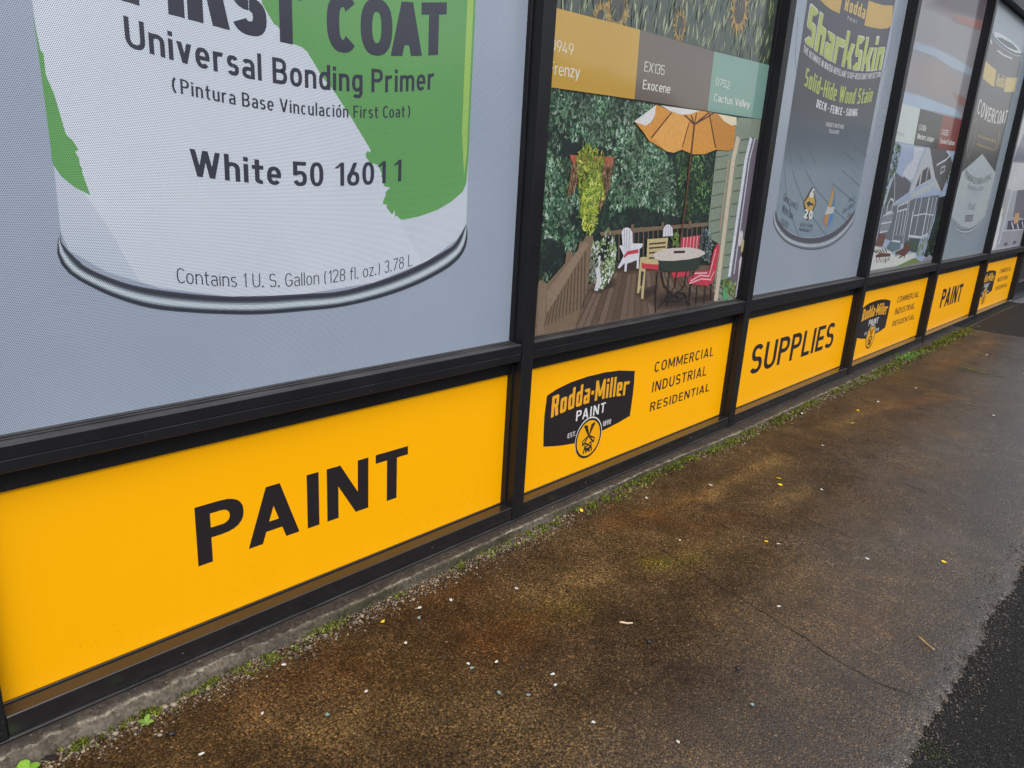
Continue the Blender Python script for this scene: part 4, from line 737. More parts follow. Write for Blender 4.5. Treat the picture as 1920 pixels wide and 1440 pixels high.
    ['poly', 'printed_umbrella', 6, [222, 156, 70], [[0.6769, 1.4049], [0.7041, 1.4027], [0.7749, 1.3924], [0.8428, 1.3861], [0.91, 1.393], [0.9664, 1.4109], [1.029, 1.4112], [1.1158, 1.4107], [1.1666, 1.3888], [1.2397, 1.3756], [1.2744, 1.3781], [1.277, 1.2887], [1.2442, 1.2789], [1.1354, 1.2772], [1.0476, 1.2561], [0.9642, 1.2523], [0.8804, 1.2644], [0.8249, 1.2508], [0.7767, 1.2534], [0.6521, 1.2849], [0.6219, 1.3063], [0.5608, 1.3385], [0.6257, 1.3319], [0.6622, 1.3461], [0.6766, 1.3842]]],
    ['poly', 'printed_umbrella', 6, [228, 226, 226], [[0.5521, 1.3401], [0.6769, 1.4049], [0.675, 1.3702], [0.6578, 1.3457], [0.6257, 1.3319], [0.565, 1.3379]]],
    ['poly', 'printed_umbrella', 6, [232, 230, 228], [[0.7034, 1.4059], [0.9717, 1.4104], [0.91, 1.393], [0.8428, 1.3861], [0.7749, 1.3924]]],
    ['poly', 'printed_umbrella', 6, [236, 226, 192], [[1.1158, 1.4107], [1.2709, 1.41], [1.2772, 1.381], [1.2397, 1.3756], [1.1666, 1.3888]]],
    ['poly', 'printed_umbrella', 7, [236, 174, 90], [[0.7805, 1.3881], [0.8428, 1.3861], [0.9097, 1.3733], [0.8791, 1.2703], [0.8249, 1.2508], [0.7767, 1.2534], [0.6731, 1.2908]]],
    ['poly', 'printed_umbrella', 7, [204, 140, 62], [[1.0453, 1.41], [1.1158, 1.4107], [1.1666, 1.3888], [1.2397, 1.3756], [1.2744, 1.3781], [1.277, 1.2887], [1.2442, 1.2789], [1.1354, 1.2772]]],
    ['line', 'printed_umbrella', 8, [98, 58, 40], 0.006, [[0.7805, 1.3881], [0.6678, 1.2952]]],
    ['line', 'printed_umbrella', 8, [98, 58, 40], 0.006, [[0.9088, 1.3644], [0.8786, 1.2723]]],
    ['line', 'printed_umbrella', 8, [98, 58, 40], 0.006, [[1.0453, 1.41], [1.1298, 1.2854]]],
    ['line', 'printed_umbrella', 8, [98, 58, 40], 0.006, [[0.9483, 1.3598], [0.872, 1.386]]],
    ['line', 'printed_umbrella', 8, [98, 58, 40], 0.006, [[0.9483, 1.3598], [0.9156, 1.3905]]],
    ['line', 'printed_umbrella', 8, [98, 58, 40], 0.006, [[0.9483, 1.3598], [0.9534, 1.4014]]],
    ['line', 'printed_umbrella', 8, [98, 58, 40], 0.006, [[0.9483, 1.3598], [1.0403, 1.4086]]],
    ['line', 'printed_umbrella', 8, [98, 58, 40], 0.006, [[0.9483, 1.3598], [1.0806, 1.4109]]],
    ['line', 'printed_umbrella', 8, [98, 58, 40], 0.011, [[0.9477, 1.3623], [0.9502, 1.2466], [0.9479, 1.226]]],
    ['line', 'printed_umbrella', 8, [98, 58, 40], 0.011, [[0.949, 1.2302], [0.9523, 1.0638], [0.9486, 0.9678], [0.9483, 0.8783]]],
    ['poly', 'printed_railing', 5, [128, 108, 88], [[0.0979, 0.6351], [0.1129, 0.8248], [0.1294, 0.8281], [0.1549, 0.8127], [0.2394, 0.8746], [0.2422, 0.9109], [0.2599, 0.9133], [0.2756, 0.9049], [0.2809, 0.8917], [0.3034, 0.9184], [0.3072, 0.9458], [0.3228, 0.9407], [0.3424, 0.9631], [0.3773, 0.9598], [0.3848, 0.9339], [0.3764, 0.801], [0.3199, 0.6447]]],
    ['poly', 'printed_railing', 6, [146, 126, 104], [[0.1544, 0.7855], [0.3338, 0.9426], [0.358, 0.9325], [0.1623, 0.7111]]],
    ['poly', 'printed_railing', 6, [140, 120, 100], [[0.1145, 0.8224], [0.1517, 0.8107], [0.1584, 0.6484], [0.1205, 0.6471]]],
    ['line', 'printed_railing', 7, [92, 78, 66], 0.005, [[0.1717, 0.7215], [0.1561, 0.6705]]],
    ['line', 'printed_railing', 7, [92, 78, 66], 0.005, [[0.1868, 0.738], [0.1739, 0.6747]]],
    ['line', 'printed_railing', 7, [92, 78, 66], 0.005, [[0.2019, 0.7547], [0.1919, 0.6788]]],
    ['line', 'printed_railing', 7, [92, 78, 66], 0.005, [[0.2171, 0.7715], [0.21, 0.683]]],
    ['line', 'printed_railing', 7, [92, 78, 66], 0.005, [[0.2324, 0.7883], [0.2283, 0.6873]]],
    ['line', 'printed_railing', 7, [92, 78, 66], 0.005, [[0.2478, 0.8052], [0.2467, 0.6916]]],
    ['line', 'printed_railing', 7, [92, 78, 66], 0.005, [[0.2632, 0.8222], [0.2654, 0.6959]]],
    ['line', 'printed_railing', 7, [92, 78, 66], 0.005, [[0.2787, 0.8393], [0.2842, 0.7002]]],
    ['line', 'printed_railing', 7, [92, 78, 66], 0.005, [[0.2943, 0.8564], [0.3032, 0.7046]]],
    ['line', 'printed_railing', 7, [92, 78, 66], 0.005, [[0.31, 0.8737], [0.3223, 0.7091]]],
    ['line', 'printed_railing', 7, [92, 78, 66], 0.005, [[0.3257, 0.891], [0.3417, 0.7136]]],
    ['line', 'printed_railing', 7, [92, 78, 66], 0.005, [[0.3415, 0.9084], [0.3612, 0.7181]]],
    ['poly', 'printed_railing', 5, [128, 108, 88], [[0.4147, 0.9705], [0.6037, 0.9806], [0.8049, 0.9841], [1.149, 0.9926], [1.1532, 0.9768], [0.8079, 0.97], [0.4245, 0.9575]]],
    ['line', 'printed_railing', 6, [120, 100, 82], 0.02, [[0.6056, 0.9943], [0.6074, 0.9647]]],
    ['line', 'printed_railing', 6, [120, 100, 82], 0.02, [[0.8049, 0.998], [0.8075, 0.9669]]],
    ['line', 'printed_railing', 6, [120, 100, 82], 0.02, [[1.0038, 1.0014], [1.0073, 0.9687]]],
    ['line', 'printed_railing', 4, [118, 98, 80], 0.007, [[0.5009, 0.9611], [0.5143, 0.868]]],
    ['line', 'printed_railing', 4, [118, 98, 80], 0.007, [[0.5299, 0.962], [0.5438, 0.8682]]],
    ['line', 'printed_railing', 4, [118, 98, 80], 0.007, [[0.5593, 0.963], [0.5738, 0.8684]]],
    ['line', 'printed_railing', 4, [118, 98, 80], 0.007, [[0.5893, 0.9639], [0.6042, 0.8686]]],
    ['line', 'printed_railing', 4, [118, 98, 80], 0.007, [[0.6196, 0.9649], [0.6351, 0.8688]]],
    ['line', 'printed_railing', 4, [118, 98, 80], 0.007, [[0.6505, 0.9658], [0.6666, 0.869]]],
    ['line', 'printed_railing', 4, [118, 98, 80], 0.007, [[0.6819, 0.9668], [0.6985, 0.8692]]],
    ['line', 'printed_railing', 4, [118, 98, 80], 0.007, [[0.7137, 0.9678], [0.731, 0.8694]]],
    ['line', 'printed_railing', 4, [118, 98, 80], 0.007, [[0.7461, 0.9688], [0.764, 0.8697]]],
    ['line', 'printed_railing', 4, [118, 98, 80], 0.007, [[0.779, 0.9699], [0.7975, 0.8699]]],
    ['line', 'printed_railing', 4, [118, 98, 80], 0.007, [[0.8125, 0.9709], [0.8316, 0.8701]]],
    ['line', 'printed_railing', 4, [118, 98, 80], 0.007, [[0.8465, 0.972], [0.8663, 0.8703]]],
    ['line', 'printed_railing', 4, [118, 98, 80], 0.007, [[0.8811, 0.9731], [0.9016, 0.8706]]],
    ['line', 'printed_railing', 4, [118, 98, 80], 0.007, [[0.9163, 0.9742], [0.9375, 0.8708]]],
    ['line', 'printed_railing', 4, [118, 98, 80], 0.007, [[0.9521, 0.9753], [0.974, 0.8711]]],
    ['line', 'printed_railing', 4, [118, 98, 80], 0.007, [[0.9885, 0.9764], [1.0112, 0.8713]]],
    ['line', 'printed_railing', 4, [118, 98, 80], 0.007, [[1.0255, 0.9776], [1.049, 0.8716]]],
    ['line', 'printed_railing', 4, [118, 98, 80], 0.007, [[1.0632, 0.9788], [1.0875, 0.8718]]],
    ['line', 'printed_railing', 4, [118, 98, 80], 0.007, [[1.1016, 0.98], [1.1267, 0.8721]]],
    ['soft', 'printed_deck', 4, [100, 80, 66], [60, 48, 40], 0.3, [[0.7937, 0.7054], [0.8699, 0.7208], [1.0751, 0.7035], [1.2238, 0.6608], [1.0895, 0.6436], [0.8715, 0.6649]]],
    ['soft', 'printed_deck', 4, [100, 80, 66], [60, 48, 40], 0.3, [[0.5496, 0.8437], [0.6083, 0.8555], [0.7012, 0.8401], [0.6866, 0.8201], [0.5972, 0.8181]]],
    ['soft', 'printed_deck', 4, [100, 80, 66], [60, 48, 40], 0.3, [[0.6836, 0.7364], [0.7374, 0.748], [0.8124, 0.7583], [0.8192, 0.725], [0.7448, 0.7098]]],
    ['soft', 'printed_deck', 4, [100, 80, 66], [60, 48, 40], 0.3, [[0.3798, 0.7766], [0.4518, 0.7758], [0.5141, 0.801], [0.5345, 0.7794], [0.4541, 0.7607]]],
    ['soft', 'printed_deck', 4, [100, 80, 66], [60, 48, 40], 0.3, [[1.0581, 0.6817], [1.1473, 0.6856], [1.2648, 0.6876], [1.2794, 0.6557], [1.1314, 0.6573]]],
    ['soft', 'printed_deck', 4, [100, 80, 66], [60, 48, 40], 0.3, [[0.4399, 0.855], [0.6441, 0.8535], [0.832, 0.8541], [0.8388, 0.8214], [0.6498, 0.8224], [0.4758, 0.8333]]],
    ['poly', 'printed_chairs', 7, [226, 226, 236], [[0.5416, 0.9673], [0.5521, 0.9807], [0.5702, 0.9842], [0.5908, 0.9798], [0.609, 0.9656], [0.6179, 0.9255], [0.6837, 0.9232], [0.6831, 0.912], [0.6665, 0.9035], [0.6735, 0.8313], [0.6588, 0.8322], [0.6559, 0.8632], [0.5954, 0.8537], [0.596, 0.8248], [0.5828, 0.8256], [0.58, 0.857], [0.5504, 0.8387], [0.5379, 0.8419], [0.5687, 0.8826], [0.5473, 0.9084], [0.5375, 0.9161], [0.5382, 0.9225], [0.5555, 0.9204]]],
    ['line', 'printed_chairs', 8, [150, 152, 172], 0.003, [[0.557, 0.9767], [0.5679, 0.9026]]],
    ['line', 'printed_chairs', 8, [150, 152, 172], 0.003, [[0.5716, 0.9764], [0.5827, 0.9019]]],
    ['line', 'printed_chairs', 8, [150, 152, 172], 0.003, [[0.5871, 0.976], [0.5985, 0.9013]]],
    ['poly', 'printed_chairs', 8, [206, 66, 84], [[0.5687, 0.8826], [0.5875, 0.8992], [0.6583, 0.9038], [0.661, 0.8895], [0.5943, 0.8854], [0.5718, 0.875]]],
    ['poly', 'printed_chairs', 7, [226, 226, 236], [[0.816, 0.9447], [0.8129, 0.9735], [0.8283, 0.9883], [0.8528, 0.9889], [0.8778, 0.9747], [0.8872, 0.9453]]],
    ['line', 'printed_chairs', 8, [150, 152, 172], 0.003, [[0.8293, 0.9836], [0.8337, 0.9442]]],
    ['line', 'printed_chairs', 8, [150, 152, 172], 0.003, [[0.8461, 0.9833], [0.8506, 0.9437]]],
    ['line', 'printed_chairs', 8, [150, 152, 172], 0.003, [[0.862, 0.9829], [0.8666, 0.9432]]],
    ['poly', 'printed_chairs', 7, [206, 188, 140], [[0.7104, 0.9376], [0.8535, 0.9394], [0.8529, 0.8958], [0.7996, 0.8928], [0.8076, 0.8393], [0.7195, 0.8416], [0.7212, 0.8232], [0.7274, 0.7113], [0.711, 0.7139], [0.7058, 0.7664], [0.6911, 0.7358], [0.6785, 0.7395], [0.6768, 0.8724], [0.7041, 0.8736], [0.7187, 0.8703]]],
    ['line', 'printed_chairs', 8, [70, 58, 44], 0.006, [[0.725, 0.9197], [0.8397, 0.9208]]],
    ['line', 'printed_chairs', 8, [70, 58, 44], 0.006, [[0.728, 0.9041], [0.8431, 0.9048]]],
    ['line', 'printed_chairs', 8, [70, 58, 44], 0.006, [[0.7314, 0.8863], [0.847, 0.8865]]],
    ['line', 'printed_chairs', 8, [70, 58, 44], 0.006, [[0.7353, 0.8664], [0.8513, 0.866]]],
    ['poly', 'printed_chairs', 8, [70, 60, 52], [[0.6912, 0.8198], [0.7111, 0.8176], [0.7082, 0.7635], [0.695, 0.7646]]],
    ['poly', 'printed_chairs', 8, [204, 64, 78], [[0.6876, 0.8538], [0.711, 0.8473], [0.8079, 0.8383], [0.8081, 0.8179], [0.6939, 0.8301]]],
    ['poly', 'printed_chairs', 8, [206, 62, 84], [[1.0409, 0.7638], [1.0977, 0.7945], [1.2077, 0.7906], [1.2251, 0.8806], [1.2542, 0.9051], [1.2726, 0.8904], [1.2692, 0.7838], [1.2516, 0.737], [1.2071, 0.7253], [1.054, 0.7457]]],
    ['line', 'printed_chairs', 9, [240, 190, 196], 0.006, [[1.0624, 0.7566], [1.1365, 0.7746], [1.214, 0.7665], [1.2431, 0.8798]]],
    ['line', 'printed_chairs', 9, [240, 190, 196], 0.006, [[1.0537, 0.7469], [1.1519, 0.759], [1.2301, 0.7505], [1.2508, 0.7849]]],
    ['line', 'printed_chairs', 9, [240, 190, 196], 0.006, [[1.0885, 0.7864], [1.1925, 0.7815]]],
    ['poly', 'printed_chairs', 7, [206, 62, 84], [[0.954, 0.9353], [1.0944, 0.9422], [1.0918, 0.8861], [0.9557, 0.8916]]],
    ['line', 'printed_chairs', 8, [240, 196, 200], 0.005, [[0.9714, 0.9369], [0.9742, 0.8931]]],
    ['line', 'printed_chairs', 8, [240, 196, 200], 0.005, [[0.9966, 0.9378], [0.9999, 0.892]]],
    ['line', 'printed_chairs', 8, [240, 196, 200], 0.005, [[1.022, 0.9387], [1.0259, 0.891]]],
    ['line', 'printed_chairs', 8, [240, 196, 200], 0.005, [[1.0477, 0.9396], [1.0522, 0.8899]]],
    ['line', 'printed_chairs', 8, [240, 196, 200], 0.005, [[1.0738, 0.9405], [1.0789, 0.8888]]],
    ['poly', 'printed_chairs', 6, [206, 62, 84], [[0.9023, 0.8067], [1.0402, 0.8038], [1.0457, 0.7806], [0.9293, 0.7773]]],
    ['line', 'printed_chairs', 7, [40, 34, 38], 0.007, [[1.0715, 0.7415], [1.0766, 0.6507]]],
    ['line', 'printed_chairs', 7, [40, 34, 38], 0.007, [[1.1244, 0.7317], [1.1329, 0.6512]]],
    ['line', 'printed_chairs', 7, [40, 34, 38], 0.007, [[1.1951, 0.7263], [1.2035, 0.6475]]],
    ['line', 'printed_chairs', 7, [40, 34, 38], 0.007, [[1.241, 0.7318], [1.2607, 0.6574]]],
    ['poly', 'printed_table', 9, [44, 58, 50], [[0.8006, 0.8546], [1.125, 0.8475], [1.1199, 0.8047], [1.0305, 0.7987], [0.9031, 0.8033], [0.8255, 0.8142]]],
    ['poly', 'printed_table', 10, [216, 206, 200], [[0.7604, 0.8735], [0.7721, 0.8861], [0.8233, 0.896], [0.9027, 0.8981], [1.0075, 0.8962], [1.0974, 0.8858], [1.1494, 0.8722], [1.1551, 0.8633], [1.106, 0.8513], [1.019, 0.8472], [0.9139, 0.8471], [0.8225, 0.8524], [0.7771, 0.8611]]],
    ['line', 'printed_table', 11, [60, 46, 44], 0.01, [[0.9063, 0.8817], [0.9901, 0.8792]]],
    ['line', 'printed_table', 8, [36, 30, 34], 0.007, [[0.8063, 0.8127], [0.8092, 0.7259], [0.825, 0.6472]]],
    ['line', 'printed_table', 8, [36, 30, 34], 0.007, [[0.8311, 0.8111], [0.8628, 0.7545], [0.922, 0.7164], [0.9902, 0.6935]]],
    ['line', 'printed_table', 8, [36, 30, 34], 0.007, [[0.8926, 0.8045], [0.8937, 0.7521], [0.9015, 0.6676]]],
    ['line', 'printed_table', 8, [36, 30, 34], 0.007, [[0.9448, 0.8012], [0.9462, 0.7481], [0.922, 0.7164], [0.8407, 0.6679]]],
    ['line', 'printed_table', 8, [36, 30, 34], 0.007, [[1.0195, 0.7994], [1.022, 0.7424], [0.9754, 0.7119], [0.8862, 0.6915]]],
    ['line', 'printed_table', 8, [36, 30, 34], 0.007, [[1.0849, 0.801], [1.0666, 0.739], [1.0766, 0.6507]]],
    ['line', 'printed_table', 8, [36, 30, 34], 0.007, [[0.9633, 0.7186], [1.0302, 0.7073], [1.0695, 0.6573]]],
    ['line', 'printed_table', 8, [36, 30, 34], 0.007, [[0.8862, 0.6915], [0.9826, 0.6799], [1.0343, 0.6896]]],
    ['leaves', 'printed_plants', 7, [[196, 206, 196], [232, 236, 236], [110, 140, 80], [80, 110, 66], [150, 170, 110]], 700, 0.016, [[0.3707, 0.8968], [0.3803, 0.9387], [0.4265, 0.9442], [0.4452, 0.9792], [0.4639, 0.9883], [0.4881, 0.9639], [0.5201, 0.9095], [0.522, 0.8304], [0.4904, 0.7927], [0.4526, 0.7708], [0.375, 0.8108]], 21, 2.2, None],
    ['line', 'printed_plants', 9, [216, 216, 222], 0.022, [[0.4148, 0.8516], [0.4303, 0.8118], [0.4206, 0.7684]]],
    ['line', 'printed_plants', 9, [216, 216, 222], 0.01, [[0.4179, 0.8417], [0.4288, 0.8652], [0.4195, 0.885], [0.4295, 0.8821]]],
    ['leaves', 'printed_plants', 6, [[146, 166, 170], [116, 138, 140], [176, 192, 196], [80, 100, 96]], 320, 0.018, [[1.0889, 0.8975], [1.1098, 0.9698], [1.1683, 0.9629], [1.2188, 0.9041], [1.205, 0.8231], [1.1174, 0.8508]], 22, 4, None],
    ['leaves', 'printed_plants', 6, [[120, 150, 70], [80, 120, 60], [150, 176, 90]], 60, 0.022, [[0.8684, 0.9166], [0.8792, 0.9588], [0.9303, 0.9575], [0.9374, 0.9033]], 23, 2.2, None],
    ['poly', 'printed_plants', 6, [92, 176, 118], [[1.3554, 0.7171], [1.4074, 0.7131], [1.4184, 0.6481], [1.3688, 0.6513]]],
    ['leaves', 'printed_plants', 7, [[120, 150, 84], [176, 184, 96], [70, 104, 60]], 90, 0.02, [[1.3264, 0.7315], [1.3834, 0.7521], [1.4645, 0.7403], [1.478, 0.6505], [1.4241, 0.6552]], 24, 2.2, None],
    ['line', 'printed_plants', 7, [208, 204, 216], 0.02, [[1.4773, 0.8207], [1.4904, 0.7511], [1.4907, 0.6526]]],
    ['ell', 'printed_plants', 8, [214, 212, 214], 1.4506, 0.9171, 0.022, 0.035],
    ['ell', 'printed_plants', 8, [206, 186, 140], 1.4809, 0.8824, 0.014, 0.03],
    ['ell', 'printed_plants', 8, [214, 210, 216], 1.4828, 0.8111, 0.013, 0.026],
    ['poly', 'printed_plants', 5, [176, 94, 66], [[0.2189, 1.2158], [0.459, 1.22], [0.4403, 1.1886], [0.3906, 1.1838], [0.2519, 1.176]]],
    ['leaves', 'printed_plants', 6, [[150, 176, 52], [186, 196, 70], [110, 140, 44], [206, 206, 110], [88, 120, 50]], 700, 0.02, [[0.2533, 1.2194], [0.2919, 1.2511], [0.3512, 1.2457], [0.4162, 1.2181], [0.3923, 1.1727], [0.4221, 1.0782], [0.2862, 1.0775], [0.2659, 1.1773]], 25, 3, None],
    ['leaves', 'printed_plants', 6, [[150, 176, 52], [186, 196, 70], [110, 140, 44], [206, 206, 110], [88, 120, 50]], 800, 0.02, [[0.2662, 1.2022], [0.3922, 1.1985], [0.3929, 1.0908], [0.3923, 0.9897], [0.3618, 0.9603], [0.321, 0.982], [0.2956, 1.05], [0.3114, 1.1078], [0.2751, 1.1509]], 26, 3, None],
    ['leaves', 'printed_plants', 5, [[140, 104, 74], [176, 140, 108], [104, 78, 60], [90, 60, 44]], 170, 0.024, [[0.2357, 1.1924], [0.2846, 1.1986], [0.2667, 1.116], [0.2245, 1.0851]], 27, 5, 1.6],
    ['leaves', 'printed_plants', 5, [[140, 104, 74], [176, 140, 108], [104, 78, 60], [90, 60, 44]], 200, 0.024, [[0.3771, 1.1979], [0.4613, 1.2057], [0.4539, 1.1281], [0.4107, 1.0497], [0.3784, 1.0589]], 28, 5, 1.6],
]
